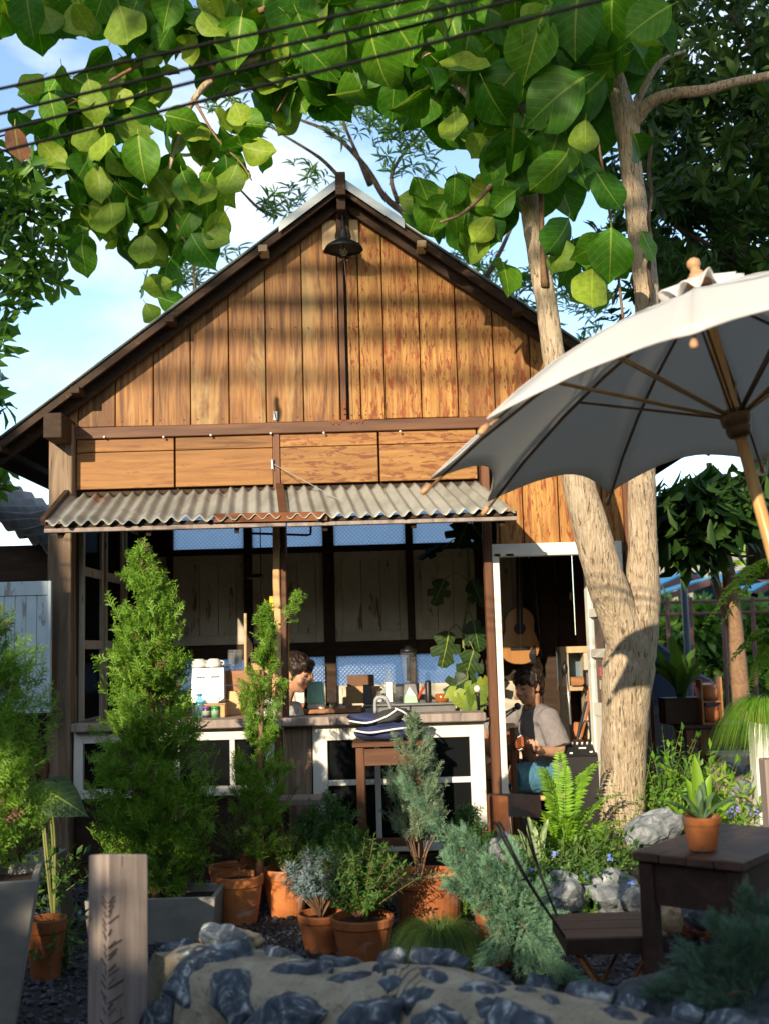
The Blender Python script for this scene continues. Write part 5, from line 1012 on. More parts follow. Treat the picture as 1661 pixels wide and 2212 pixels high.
for k in range(11):
    a = r.uniform(0, 6.28); q = r.uniform(.03, .13); b.tube(smoothpts([c0 + Vector((r.gauss(0, .012), r.gauss(0, .012), 0)), c0 + Vector((math.cos(a) * q * .4, math.sin(a) * q * .4, .13)), c0 + Vector((math.cos(a) * q, math.sin(a) * q, r.uniform(.22, .34)))], 4), [.007 - .0045 * i / 8 for i in range(9)], 5)
b.build('bare_stems', W['twig'], bpy.data.objects['cypress.003'], smooth=True, kind='stuff')
b = MB()
for k in range(70):
    a = r.uniform(0, 6.28); q = r.uniform(.02, .13); p = Vector((pE.x + .02 + math.cos(a) * q, pE.y + math.sin(a) * q, hE - .02)); d = Vector((r.gauss(0, 1), r.gauss(0, 1), r.uniform(0, .3))).normalized() * .04; b.beam(p - d, p + d, .002, .002)
b.build('dry_straw', W['ply'], [o for o in bpy.data.objects if o.get('label', '').startswith('large bowl-rimmed')][0], kind='stuff')
sp_t = spray(7, .075, .5, 2, 8)
def ball_shrub(name, label, vx, vy, rx, ry, Y, n, sl, mat, seed, base=.0):
    c = P(vx, vy, Y); R = rx * Y / F; hh = c.z + ry * Y / F - base
    return conifer(name, label, (c.x, Y, base), hh, [(0, R * .75), (.25, R), (.5, R * 1.02), (.75, R * .82), (.92, R * .5), (1, R * .2)], n, sl, mat, seed=seed, spr=sp_t, spread=.5, clump=10, z0=.08)
ball_shrub('dwarf_thuja', 'rounded dark dwarf thuja below the small bench', 716, 1800, 88, 72, 6.5, 900, .10, M_THU, 11)
ball_shrub('dwarf_thuja', 'rounded dwarf thuja in front of the white window at its right end', 1012, 1800, 58, 54, 6.35, 620, .09, M_THU, 12)
ball_shrub('dwarf_thuja', 'bright tipped young thuja in front of the rounded dark one', 748, 1845, 62, 58, 6.0, 480, .085, leaf_mat('fresh_thuja_green', (.10, .21, .035), trans=.2, var=.35, hue=.01), 13)
# arching juniper: sprays along curved branches
def juniper(label, branches, mat, sl, dens, seed, w=.04, bush=None):
    r = np.random.default_rng(seed); b0 = Vector(branches[0][0]); t_ = thing('juniper', label, 'shrub', (b0.x, b0.y, 0)); sv, sf = spray(11, w, .34, 2, seed); PP = []; DD = []; UU = []; SS = []; b = MB()
    for br in branches:
        c = np.array(smoothpts([tuple(p) for p in br[:-1]], 6)); rad_ = br[-1]; L = np.linalg.norm(np.diff(c, axis=0), axis=1).sum(); n = int(L * dens); tt = r.uniform(.08, 1, n); pp, tg = along(c, tt); tg = tg / np.linalg.norm(tg, axis=1, keepdims=True)
        off = r.normal(size=(n, 3)); off -= tg * (off * tg).sum(1, keepdims=True); off /= np.linalg.norm(off, axis=1, keepdims=True)
        rr = rad_ * (1 - .75 * tt ** 1.5); PP.append(pp + off * (rr * r.random(n) * .55)[:, None]); DD.append(tg * .9 + off * r.uniform(.3, .9, (n, 1)) + np.array([0, 0, .15])); UU.append(off + r.normal(size=(n, 3)) * .3 + np.array([0, -.2, .3])); SS.append(sl * r.uniform(.6, 1.2, n) * (1.05 - .4 * tt))
        b.tube([Vector(q) for q in c], [.007 * (1 - .75 * i / (len(c) - 1)) for i in range(len(c))], 5)
    V, Fq = inst(sv, sf, frames(np.concatenate(DD), np.concatenate(UU)) * np.concatenate(SS)[:, None, None], np.concatenate(PP)); npmesh('foliage', V, Fq, mat, t_, tags={'kind': 'stuff'}); b.build('branches', W['twig'], t_, smooth=True, kind='stuff')
JY = pF.y - .05; jb = Vector((pF.x, pF.y, hF))
def jp(vx, vy, dy=0.): return P(vx, vy, JY + dy)
juniper('arching blue green juniper leaning left over the terracotta pots', [
    [jb, jp(1060, 1900, -.05), jp(1000, 1840, -.1), jp(935, 1770, -.15), jp(868, 1690, -.2), .10], [jb, jp(1075, 1930, -.1), jp(1040, 1850, -.15), jp(1000, 1800, -.2), .11], [jb, jp(1110, 1950, -.1), jp(1120, 1880, -.15), jp(1100, 1830, -.1), .12], [jb, jp(1130, 1960, -.15), jp(1170, 1910, -.2), .12], [jb, jp(1040, 1930, -.15), jp(1000, 1880, -.2), jp(965, 1850, -.2), .10],
    [jb, jp(1060, 1960, -.2), jp(1010, 1920, -.25), jp(970, 1910, -.3), .09], [jb, jp(1100, 1960, -.2), jp(1080, 1900, -.25), jp(1050, 1870, -.3), .12], [jb, jp(1140, 2000, -.2), jp(1180, 2010, -.25), jp(1215, 2035, -.25), .11], [jb, jp(1120, 2020, -.25), jp(1130, 2070, -.3), jp(1150, 2110, -.3), .12], [jb, jp(1150, 1980, -.1), jp(1200, 1990, -.1), jp(1230, 2050, -.1), .10],
    [jb, jp(1080, 2000, -.3), jp(1070, 2050, -.35), jp(1040, 2085, -.35), .10], [jb, jp(1130, 2000, -.3), jp(1160, 2060, -.3), jp(1210, 2100, -.3), .11], [jb, jp(1150, 2030, -.3), jp(1200, 2090, -.3), jp(1260, 2130, -.3), .10]], M_JUN, .085, 520, 5)
RY = 3.35; rb_ = G(1640, 2330, 0); rb_.y = RY; rb_ = Vector((P(1650, 2150, RY).x, RY, .30))
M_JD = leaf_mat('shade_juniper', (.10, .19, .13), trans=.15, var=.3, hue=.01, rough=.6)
def jr(vx, vy, dy=0.): return P(vx, vy, RY + dy)
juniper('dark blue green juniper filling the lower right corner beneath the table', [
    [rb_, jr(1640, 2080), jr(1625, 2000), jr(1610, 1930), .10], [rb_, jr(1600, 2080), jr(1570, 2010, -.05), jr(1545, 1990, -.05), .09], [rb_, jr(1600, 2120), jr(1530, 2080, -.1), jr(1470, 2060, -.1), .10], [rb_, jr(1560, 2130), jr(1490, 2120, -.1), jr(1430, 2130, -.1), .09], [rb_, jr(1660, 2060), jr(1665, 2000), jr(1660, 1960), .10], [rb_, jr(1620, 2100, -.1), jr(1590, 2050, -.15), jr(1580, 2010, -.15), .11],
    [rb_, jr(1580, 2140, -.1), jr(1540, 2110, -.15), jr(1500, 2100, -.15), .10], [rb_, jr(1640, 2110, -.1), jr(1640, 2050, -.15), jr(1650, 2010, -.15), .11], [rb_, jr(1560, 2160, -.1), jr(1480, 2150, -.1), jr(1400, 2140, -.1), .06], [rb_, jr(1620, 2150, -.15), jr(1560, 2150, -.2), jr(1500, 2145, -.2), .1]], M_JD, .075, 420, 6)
# ---- leafy shrubs in pots ------------------------------------------------------------
M_ROS = leaf_mat('rosemary_leaf', (.075, .15, .03), trans=.2, var=.35, hue=.015); M_GRN = leaf_mat('fresh_leaf', (.10, .24, .025), trans=.3, var=.35, hue=.02); M_GDK = leaf_mat('mid_leaf', (.065, .15, .025), trans=.25, var=.4, hue=.02); M_CUR = leaf_mat('silver_blue_leaf', (.16, .225, .24), trans=.1, var=.25, hue=.01, rough=.7); M_LIME = leaf_mat('lime_leaf', (.19, .36, .03), trans=.35, var=.3, hue=.02)
def fanat(c, h, n, r_, hh, seed, **k): return fan(n, r_, hh, seed, **k)
leafy('rosemary_standard', 'small rosemary standard with a bare stem in the sunlit pot', 'shrub', (pA.x, pA.y, hA - .03), [((0, 0, 0), (.005, 0, .05), (.0, 0, .13))] + [((0, 0, .1), tuple(np.array(m) * 1. + np.array([0, 0, .10])), tuple(np.array(e) + np.array([0, 0, .10]))) for _, m, e in fan(34, .17, .26, 3)], .030, .007, M_ROS, gap=.010, per=3, stemr=.005, smat=W['twig'], seed=3, t0=.25)
leafy('sparse_shrub', 'sparse small-leaved shrub in the pot right of the rosemary', 'shrub', (pB.x, pB.y, hB - .03), fan(26, .18, .26, 4), .036, .012, M_GRN, gap=.014, per=2, smat=W['twig'], seed=4)
leafy('rosemary_bush', 'tall rosemary with tiny purple flowers between the two cypresses', 'shrub', (pA2.x + .02, pA2.y, hA2 - .03), fan(34, .24, .52, 5), .034, .007, M_ROS, gap=.013, per=3, smat=W['twig'], seed=5)
leafy('curry_plant', 'blue grey needle leaved bush in the shaded pot', 'shrub', (pC.x, pC.y, hC - .03), [((0, 0, 0), (m[0], m[1], m[2] * .9), (e[0] - .01, e[1], e[2] + .01)) for _, m, e in fan(66, .18, .29, 6)], .046, .0085, M_CUR, gap=.0055, per=7, ang=.85, smat=W['twig'], seed=6, t0=.62, stemr=.004)
leafy('round_bush', 'dense small-leaved green bush in the wide pot at the wall', 'shrub', (pD.x, pD.y, hD - .03), fan(70, .25, .38, 7), .042, .016, M_GDK, gap=.012, per=3, smat=W['twig'], seed=7, t0=.3)
leafy('sage_bush', 'low blue grey bush in the small pot at the left', 'shrub', (pI.x - .02, pI.y, hI), fan(22, .10, .16, 8), .05, .010, M_CUR, gap=.008, per=4, seed=8, t0=.5)
leafy('oregano', 'fresh green low bush right of the large bowl-rimmed pot', 'shrub', (P(985, 1935, 6.0).x, 6.0, 0), fan(34, .17, .27, 9), .034, .016, leaf_mat('oregano_leaf', (.13, .24, .04), trans=.3, var=.35), gap=.014, per=3, seed=9)
leafy('dark_shrub', 'dark leafy shrub beside the slim pale planter at the left', 'shrub', (P(95, 1900, 5.7).x, 5.7, .15), fan(26, .24, .38, 10), .07, .034, M_GDK, gap=.03, per=2, seed=10)
leafy('ground_shrub', 'low dark leafy plant between planter and wooden post', 'shrub', (P(125, 1960, 5.3).x, 5.3, 0), fan(18, .16, .30, 12), .06, .028, M_GDK, gap=.03, per=2, seed=12)
grass('grass_mound', 'mound of fine dark drooping grass in front of the large pot', (P(948, 2060, 5.05).x, 5.05, .16), 2600, .25, .07, leaf_mat('fine_grass', (.075, .14, .03), trans=.25, var=.4), h=.75, droop=.55, w=.0028, seed=4)
# ---- plants round the tree --------------------------------------------------------------
bed = MB().grid(lambda s, w: (.55 + 3.2 * s, 5.75 + 1.6 * w, max(-.02, .20 * math.sin(math.pi * min(1, .12 + w * .9)) ** .6 * min(1, s * 5) * (.8 + .4 * noise.noise((s * 6, w * 4, 0))))), 40, 20).build('garden_bed', W['ground'], None, smooth=True); struct(bed)
M_FERN = leaf_mat('fern_green', (.20, .38, .03), trans=.35, var=.25, hue=.01)
FB = Vector((P(1215, 1800, 6.35).x, 6.35, .16))
fern('sword_fern', 'bright sword fern with upright fronds at the foot of the forked tree', FB, [(80, .18, .62, -.06), (40, .25, .56, .0), (120, .2, .55, -.03), (10, .42, .50, .08), (-20, .5, .36, .12), (160, .42, .42, .06), (190, .45, .30, .08), (60, .1, .52, -.08), (-60, .35, .34, .10), (240, .36, .32, .08), (-5, .55, .40, .12), (95, .32, .44, .04), (25, .3, .60, -.02), (145, .12, .56, -.04), (-100, .3, .24, .08), (215, .25, .44, .05), (-40, .25, .45, .06), (280, .2, .4, .05)], M_FERN, .062, 3)
def vgrp(seedbase, items):
    for i, (nm, lab, cat_n, vx, vy, Y, z, n, r_, h_, ll, lw, m_, gap, per) in enumerate(items):
        leafy(nm, lab, cat_n, (P(vx, vy, Y).x, Y, z), fan(n, r_, h_, seedbase + i), ll, lw, m_, gap=gap, per=per, seed=seedbase + i)
vgrp(30, [('flowering_groundcover', 'leafy green groundcover with small blue flowers below the sword fern', 'plant', 1205, 1850, 6.0, .10, 90, .42, .34, .052, .024, M_GDK, .024, 2), ('leafy_shrub', 'green leafy shrub in front of the trunk beside the pointed rock', 'shrub', 1300, 1850, 6.05, .12, 70, .34, .32, .055, .028, M_GDK, .026, 2), ('leafy_shrub', 'bright leafy bush directly right of the pale trunk', 'shrub', 1440, 1790, 6.9, .15, 64, .40, .74, .065, .034, M_GRN, .036, 2),
          ('leafy_shrub', 'bright leafy bush behind the potted aloe', 'shrub', 1530, 1800, 6.7, .1, 60, .42, .66, .085, .030, M_LIME, .04, 2), ('silver_shrub', 'grey green silvery shrub beside the folding chair back', 'shrub', 1120, 1890, 5.7, .0, 34, .20, .30, .030, .015, leaf_mat('silver_green_leaf', (.20, .29, .16), trans=.15, var=.25), .013, 3), ('thyme_patch', 'low fine leaved patch between the fern and the grey rock', 'plant', 1150, 1900, 6.15, .05, 50, .30, .22, .024, .012, M_GDK, .014, 2),
          ('rock_plant', 'small bright plant growing between the two pale rocks', 'plant', 1262, 1945, 5.75, 0, 14, .10, .18, .055, .026, M_GRN, .026, 2), ('red_stem_plant', 'reddish low plant beside the table leg', 'plant', 1395, 1905, 5.9, .05, 26, .14, .16, .028, .008, leaf_mat('red_leaf', (.20, .03, .018), trans=.2, var=.4), .012, 2), ('red_stem_plant', 'reddish low plant in the shade under the table', 'plant', 1500, 1950, 5.6, .0, 30, .22, .16, .03, .009, bpy.data.materials['red_leaf'], .012, 2)])
leafy('climbing_rose', 'thin stemmed climber with small leaves against the tree trunk', 'plant', (P(1335, 1800, 6.45).x, 6.45, .15), [((0, 0, 0), (-.05, 0, .25), (-.10, .02, .45)), ((0, 0, 0), (.03, 0, .25), (-.02, .0, .50)), ((0, 0, 0), (.08, 0, .2), (.12, .02, .42)), ((0, 0, 0), (.12, 0, .3), (.20, 0, .62)), ((.02, 0, 0), (.14, .0, .2), (.24, 0, .48))], .038, .022, M_GRN, gap=.026, per=2, seed=41, t0=.35)
vgrp(60, [('leafy_shrub', 'green leafy shrub filling the gap behind the rock pair', 'shrub', 1245, 1880, 6.1, .05, 50, .34, .26, .05, .024, M_GRN, .024, 2), ('leafy_shrub', 'dark leafy shrub at the table side of the bed', 'shrub', 1350, 1880, 6.2, .08, 44, .26, .24, .05, .026, M_GDK, .024, 2), ('leafy_shrub', 'green leafy shrub left of the sword fern', 'shrub', 1150, 1830, 6.2, .08, 46, .26, .28, .045, .02, M_GRN, .022, 2),
          ('leafy_shrub', 'feathery dark shrub behind the sunlit pots', 'shrub', 640, 1880, 6.6, .0, 46, .30, .42, .05, .014, M_GDK, .018, 3), ('leafy_shrub', 'low dark shrub between the bowl pot and the bench', 'shrub', 800, 1900, 6.4, .0, 40, .26, .32, .045, .014, M_GDK, .018, 3), ('leafy_shrub', 'small green shrub beside the bowl pot rim', 'shrub', 1060, 1900, 5.95, .0, 40, .22, .30, .035, .014, M_GRN, .016, 3)])
fern('sword_fern', 'smaller sword fern spreading low between the snake plant and the trunk', Vector((P(1270, 1790, 6.3).x, 6.3, .15)), [(20, .34, .26, .08), (-20, .36, .22, .1), (60, .25, .32, .04), (100, .2, .3, .04), (160, .3, .26, .06), (200, .32, .2, .08), (-70, .28, .2, .08), (240, .3, .18, .08), (130, .2, .34, 0)], M_FERN, .055, 9)
r = np.random.default_rng(9)
for nm, lab, vx, vy, Y, h_, colr in (('purple_flower', 'single stem plant with violet flowers in front of the far table', 1585, 1770, 6.3, .40, (.22, .16, .60)), ('purple_flower', 'leafy stem with pointed leaves at the right edge beside the white post', 1640, 1780, 6.2, .42, (.22, .16, .60))):
    t_ = leafy(nm, lab, 'flower', (P(vx, vy, Y).x, Y, .1), [((0, 0, 0), (.01, 0, h_ * .5), (.0, 0, h_)), ((0, 0, 0), (.03, 0, h_ * .4), (.05, 0, h_ * .7)), ((0, 0, 0), (-.03, 0, h_ * .3), (-.05, 0, h_ * .55))], .085, .030, M_GRN, gap=.035, per=2, seed=int(vx))
    bv, bf = blade(.7, 2, .1, .1); C = np.array([[P(vx, vy, Y).x + r.normal() * .03, Y + r.normal() * .02, .1 + h_ + r.uniform(-.02, .02)] for _ in range(16)]); V, Fq = inst(bv, bf, frames(r.normal(size=(16, 3))) * .022, C); npmesh('petals', V, Fq, plain('violet_petal' + str(vx), colr, .6), t_, tags={'kind': 'stuff'})
fl = bpy.data.objects['flowering_groundcover']; C = np.array([[fl.location.x + x, 5.72 + r.normal() * .05, z] for x, z in ((-.18, .33), (-.05, .40), (.10, .30), (.22, .38), (.02, .24), (-.25, .42), (.3, .27))]); bv, bf = blade(.8, 2, .1, .1)
V, Fq = inst(bv, bf, frames(r.normal(size=(28, 3))) * .024, np.repeat(C, 4, 0)); npmesh('blue_petals', V, Fq, plain('blue_petal', (.12, .20, .62), .6), fl, tags={'kind': 'stuff'})
# strap-leaved plants
def straps(name, label, cat_n, base, blades, mat, w, seed=1, thick=.0):
    t_ = thing(name, label, cat_n, base); base = Vector(base)
    for az, L, rise, bend in blades:
        a = math.radians(az); o = Vector((math.cos(a), math.sin(a), 0)); sd = Vector((-math.sin(a), math.cos(a), 0))
        def fn(s, t, o=o, sd=sd, L=L, rise=rise, bend=bend):
            hw = w / 2 * (math.sin(math.pi * min(1, .18 + .82 * t)) ** .6 if t < 1 else 0.02); c = base + o * (L * (t * (1 - bend) + bend * t * t)) + Vector((0, 0, rise * (t - bend * .35 * t ** 3)))
            return c + sd * hw * (2 * s - 1) + (Vector((0, 0, 1)) + o * -.6) * (hw * .5 * (2 * s - 1) ** 2)
        ob = MB().grid(fn, 4, 10).build('leaf_blade', mat, t_, smooth=True)
        if thick: ob.modifiers.new('solid', 'SOLIDIFY').thickness = thick
    return t_
M_VAR = rough_mat('striped_leaf', [(.40, (.10, .16, .07)), (.55, (.20, .27, .12)), (.68, (.46, .47, .27))], (46, 46, 3), rough=.5, bump=0, rand=.1)
straps('snake_plant', 'variegated snake plant with pale margins behind the chair back', 'plant', (P(1152, 1790, 6.0).x, 6.0, .1), [(150, .09, .46, .5), (175, .16, .28, .6), (30, .10, .50, .4), (75, .05, .44, .3), (5, .15, .34, .5), (110, .06, .5, .3)], M_VAR, .065, thick=.003)
# heart-leaved plant at the left
ht = thing('heart_leaf_plant', 'dark plant with large heart shaped leaves in the shade of the left post', 'plant', (P(120, 1850, 5.6).x, 5.6, 0))
M_HRT = leaf_mat('heart_leaf', (.035, .085, .02), trans=.2, var=.2, veins=True, rough=.4, tcol=(1.1, 1.2, .4))
def heart():
    v = []; uv = []; f = []; n = 10; us = (-1, -.5, 0, .5, 1); hw = [.16, .38, .46, .45, .41, .35, .28, .20, .12, .05, .0]
    for i in range(n + 1):
        t = i / n
        for u in us: v.append((u * hw[i], t - .16 * abs(u) * (1 - t) ** 3 * 1.6, -.12 * t * t - .12 * u * u * hw[i])); uv.append((.5 + u * max(.01, hw[i]), t))
    f = [(i * 5 + k, i * 5 + k + 1, i * 5 + k + 6, i * 5 + k + 5) for i in range(n) for k in range(4)]
    me = bpy.data.meshes.new('heart_blade'); me.from_pydata(v, [], f); ul = me.uv_layers.new(name='uv')
    for lp in me.loops: ul.data[lp.index].uv = uv[lp.vertex_index]
    me.polygons.foreach_set('use_smooth', [True] * len(me.polygons)); me.materials.append(M_HRT); return me
hm_ = heart()
def leafat(root, me, vx, vy, L, ang, Y, tx=0, tz=0, name='leaf'):
    Lm = L * Y / F; a = math.radians(ang); d = Vector((math.sin(a), 0, -math.cos(a))); nr = Vector((0, -1, 0)); q = Quaternion((0, 0, 1), math.radians(tz)) @ Quaternion((1, 0, 0), math.radians(tx)); d = q @ d; nr = q @ nr; R = Matrix((d.cross(nr), d, nr)).transposed(); c = P(vx, vy, Y) - d * Lm * .5
    o = bpy.data.objects.new(name, me); COL.objects.link(o); o.parent = root; o.matrix_local = Matrix.Translation(c - ORG[root.name]) @ (R * Lm).to_4x4(); return c
b = MB()
for q in ((150, 1735, 100, 55, 5.5, -30, 15), (92, 1750, 90, -12, 5.55, 5, 0), (125, 1705, 70, 100, 5.65, -40, 0), (60, 1720, 60, -60, 5.7, -30, 0)): c = leafat(ht, hm_, *q); b.tube(smoothpts([(ht.location.x, 5.6, .1), ((ht.location.x + c.x) / 2, 5.6, c.z * .7), tuple(c)], 5), .006, 6)
b.build('stalk', W['greenstem'], ht, smooth=True, kind='stuff')
# ---- rocks -----------------------------------------------------------------------------
def rock(label, vx, vy, rx, ry, Y, mt, seed, rz=0., grp='rocks edging the garden bed', deep=.8):
    c = P(vx, vy, Y); v, f = blob(c, (rx * Y / F, rx * Y / F * deep, ry * Y / F * 1.15), Matrix.Rotation(rz, 3, 'Y'), 3, .42, 1.1, seed)
    ob = MB().add(v, f).build('rock', W[mt], None, org=(c.x, c.y, max(0, c.z - ry * Y / F)), label=label, category='rock', group=grp)
rock('pointed pale grey rock leaning at the foot of the tree trunk', 1410, 1793, 62, 34, 6.15, 'rock', 1.7, -.45, deep=.5)
rock('pale grey marbled rock left of the small bright plant', 1216, 1932, 52, 40, 5.75, 'rock', 4.2, .1)
rock('pale grey marbled rock right of the small bright plant', 1320, 1925, 58, 36, 5.8, 'rock', 8.9, 0)
rock('grey rock tucked against the far side of the chair seat', 1375, 1948, 42, 26, 5.6, 'rock', 2.6)
rock('sandy rock beside the table leg', 1438, 1982, 30, 32, 5.25, 'rock_y', 6.1)
rock('small sandy rock behind the table leg', 1365, 1890, 18, 14, 5.95, 'rock_y', 5.5)
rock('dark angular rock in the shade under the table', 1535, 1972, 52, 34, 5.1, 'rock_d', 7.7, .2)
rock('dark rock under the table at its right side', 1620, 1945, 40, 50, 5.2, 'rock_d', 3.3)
rock('grey rock partly hidden by silvery shrub', 1090, 1838, 34, 30, 6.25, 'rock', 9.6)
# ---- wooden desk table with aloe ----------------------------------------------------------
tz = .745; FL, FR, BL = G(1363, 1840, tz), G(1602, 1864, tz), G(1548, 1777, tz); BR = FR + BL - FL
tbl = thing('wooden_table', 'small dark wooden desk table with a potted aloe at the right', 'table', ((FL.x + BR.x) / 2, (FL.y + BR.y) / 2, 0))
ex = (FR - FL); ey = (BL - FL); nb = 4
for i in range(nb):
    a0 = i / nb + .004; a1 = (i + 1) / nb - .004 if i < nb - 1 else 1
    q = [FL + ex * a0, FL + ex * a1, FL + ex * a1 + ey, FL + ex * a0 + ey]; MB().slab([p - Vector((0, 0, .03)) for p in q], (0, 0, .03 + random.uniform(-.002, .002))).build('top_board', W['tabletop'], tbl, bevel=.004)
def tin(a, b_): return FL + ex * a + ey * b_
for (a0, b0), (a1, b1) in (((.09, .06), (.91, .06)), ((.09, .94), (.91, .94)), ((.09, .06), (.09, .94)), ((.91, .06), (.91, .94))):
    p, q = tin(a0, b0), tin(a1, b1); MB().beam((p.x, p.y, tz - .032 - .07), (q.x, q.y, tz - .032 - .07), .022, .14).build('apron', W['darkwood'], tbl, bevel=.002)
for a, b_ in ((.10, .06), (.90, .06), (.10, .94), (.90, .94)):
    p = tin(a, b_); M = Matrix.Rotation(math.atan2(ex.y, ex.x), 3, 'Z'); MB().rbox((p.x, p.y, (tz - .033) / 2), (.052, .052, tz - .033), M).build('leg', W['darkwood'], tbl, bevel=.004)
ap = G(1518, 1836, tz + .003); ap_h = 70 * ap.y / F; pot('small clean terracotta pot with an aloe on the dark wooden table', ap, 40 * ap.y / F, ap_h, band=.26)
straps('aloe', 'spiky aloe in the small terracotta pot on the table', 'plant', ap + Vector((0, 0, ap_h - .015)), [(180, .115, .075, .3), (5, .125, .085, .3), (75, .02, .12, .2), (110, .03, .10, .2), (30, .07, .10, .3), (150, .06, .09, .3), (-90, .03, .08, .2), (60, .05, .13, .2)], leaf_mat('aloe_green', (.075, .15, .055), trans=.1, var=.2), .020, thick=.006)
straps('birdnest_fern', 'lime green strap leaved plant glowing behind the potted aloe', 'plant', (P(1515, 1800, 6.3).x, 6.3, .2), [(80, .05, .62, .2), (120, .10, .56, .4), (40, .12, .58, .4), (170, .2, .44, .5), (10, .2, .42, .5), (-60, .12, .42, .5), (240, .14, .42, .5), (100, .04, .66, .2)], M_LIME, .085)
# ---- folding chair ----------------------------------------------------------------------------
chf = (.585, 3.95); chair = thing('folding_chair', 'old folding garden chair with wooden seat and two curved backrest boards', 'chair', (.75, 4.1, 0)); sz = .455
for k in range(3): x0 = .575; MB().box((x0, 3.925 + k * .118, sz - .022), (.925 - .012 * k * 0, 3.925 + k * .118 + .115, sz)).build('seat_board', W['tabletop'], chair, bevel=.003)
MB().box((.58, 3.918, sz - .055), (.92, 3.924, sz - .004)).build('seat_edge', W['darkwood'], chair)
MB().box((.915, 3.93, sz - .06), (.924, 4.27, sz - .023)).build('seat_edge', W['darkwood'], chair); MB().box((.576, 3.93, sz - .06), (.585, 4.27, sz - .023)).build('seat_edge', W['darkwood'], chair)
bn, bf_ = P(1072, 1760, 3.96), P(1132, 1742, 4.28)
def curved(vl, vr, zc, hgt, Y0, Y1, th, mt):
    a, c = P(vl, zc, Y0), P(vr, zc, Y1); d = c - a
    def fn(s, w): q = a + d * s; bow = 4 * s * (1 - s) * .02; return q + Vector((-bow, bow * .5, hgt * (w - .5) + .004 * math.sin(3 * s)))
    ob = MB().grid(fn, 8, 2).build('backrest_board', W[mt], chair); ob.modifiers.new('solid', 'SOLIDIFY').thickness = th; return ob
curved(1052, 1162, 1742, .082, 3.93, 4.30, .012, 'darkwood')
ob = curved(1053, 1096, 1758, .118, 3.91, 3.97, .006, 'rust')
for p, q in ((P(1070, 1775, 3.94), Vector((.585, 3.955, sz - .02))), (P(1128, 1755, 4.27), Vector((.60, 4.25, sz - .02)))):
    for o in ((-.007, .007) if p.x < .5 else (0,)): MB().tube(smoothpts([p + Vector((o, 0, 0)), p.lerp(q, .5) + Vector((o * .4 - .012, 0, 0)), q], 4), .0042 if p.x < .5 else .0075, 6).build('back_rod', W['blackm'], chair, smooth=True)
    MB().tube([q, (.87, q.y, 0)], .0075, 6).build('rear_leg', W['rust'], chair, smooth=True)
for y in (3.95, 4.25):
    MB().tube([(.90, y, sz - .03), (.91, y, 0)], .009, 6).build('front_leg', W['rust'], chair); MB().tube([(.86, y, sz - .05), (.62, y, 0)], .007, 6).build('brace', W['rust'], chair)
MB().tube([(.63, 3.95, .03), (.63, 4.25, .03)], .007, 6).build('stretcher', W['rust'], chair); MB().tube([(.90, 3.95, .08), (.90, 4.25, .08)], .007, 6).build('stretcher', W['rust'], chair)
# ---- stool with bags, low bench ---------------------------------------------------------------
SY = 6.85; stz = Z(1603, 840, SY); x0, x1 = X(768, 1600, SY), X(906, 1600, SY); stl = thing('tall_stool', 'tall reddish wooden stool table carrying the bags before the white window', 'stool', ((x0 + x1) / 2, SY + .16, 0))
for k in range(2): MB().box((x0 - .02, SY + k * .16, stz - .028), (x1 + .02, SY + k * .16 + .157, stz)).build('top_board', W['beam'], stl, bevel=.003)
for lx in (x0, x1 - .05):
    for ly in (SY + .015, SY + .25): MB().box((lx, ly, 0), (lx + .05, ly + .05, stz - .03)).build('leg', W['beam_v'], stl, bevel=.003)
for z_, h_ in ((stz - .14, .1), (stz - .62, .05)): MB().box((x0 + .05, SY + .02, z_), (x1 - .05, SY + .04, z_ + h_)).build('rail', W['beam'], stl, bevel=.002)
bg = thing('tote_bag', 'folded navy canvas bag with white piping lying on the tall stool', 'bag', ((x0 + x1) / 2, SY + .15, stz)); cx_ = (x0 + x1) / 2
v, f = blob((cx_ + .0, SY + .14, stz + .055), (.215, .13, .055), None, 3, .22, 1.6, 2.2); MB().add(v, f).build('body', W['navy'], bg, smooth=True)
v, f = blob((cx_ - .05, SY + .13, stz + .12), (.19, .11, .04), Matrix.Rotation(.18, 3, 'Y'), 3, .25, 1.6, 4.2); MB().add(v, f).build('flap', W['navy'], bg, smooth=True)
v, f = blob((cx_ + .01, SY + .10, stz + .145), (.13, .10, .042), Matrix.Rotation(-.25, 3, 'Y'), 3, .25, 1.6, 6.2); MB().add(v, f).build('pocket', W['greycloth'], bg, smooth=True)
for pts in ([(-.21, .02, .075), (-.1, -.02, .06), (.05, -.015, .078), (.2, .03, .085)], [(-.23, .04, .13), (-.12, .0, .118), (-.02, .0, .145), (.06, .02, .19)], [(.05, .02, .20), (.11, .0, .17), (.16, .02, .11)]): MB().tube(smoothpts([(cx_ + a, SY + b_, stz + c_) for a, b_, c_ in pts], 5), .006, 6).build('piping', W['paper'], bg, smooth=True)
MB().tube(smoothpts([(cx_ - .07, SY + .12, stz + .17), (cx_ - .065, SY + .1, stz + .25), (cx_ - .03, SY + .1, stz + .265), (cx_ + .0, SY + .1, stz + .25), (cx_ + .03, SY + .13, stz + .16)], 5), .012, 6).build('strap', plain('grey_webbing', (.35, .36, .38), .8), bg, smooth=True)
BYn = 7.05; lb_ = thing('low_bench', 'low plank bench below the wooden panel of the hatch', 'bench', (X(660, 1730, BYn), BYn, 0)); zb2 = Z(1722, 660, BYn)
for k in range(2): MB().box((X(600, 1730, BYn), BYn - .12 + k * .13, zb2 - .035), (X(726, 1730, BYn), BYn + .005 + k * .13, zb2)).build('seat_board', W['oldwood'], lb_, bevel=.003)
for vx in (612, 708): MB().box((X(vx, 1730, BYn), BYn - .1, 0), (X(vx + 10, 1730, BYn), BYn + .1, zb2 - .036)).build('leg', W['dark'], lb_)
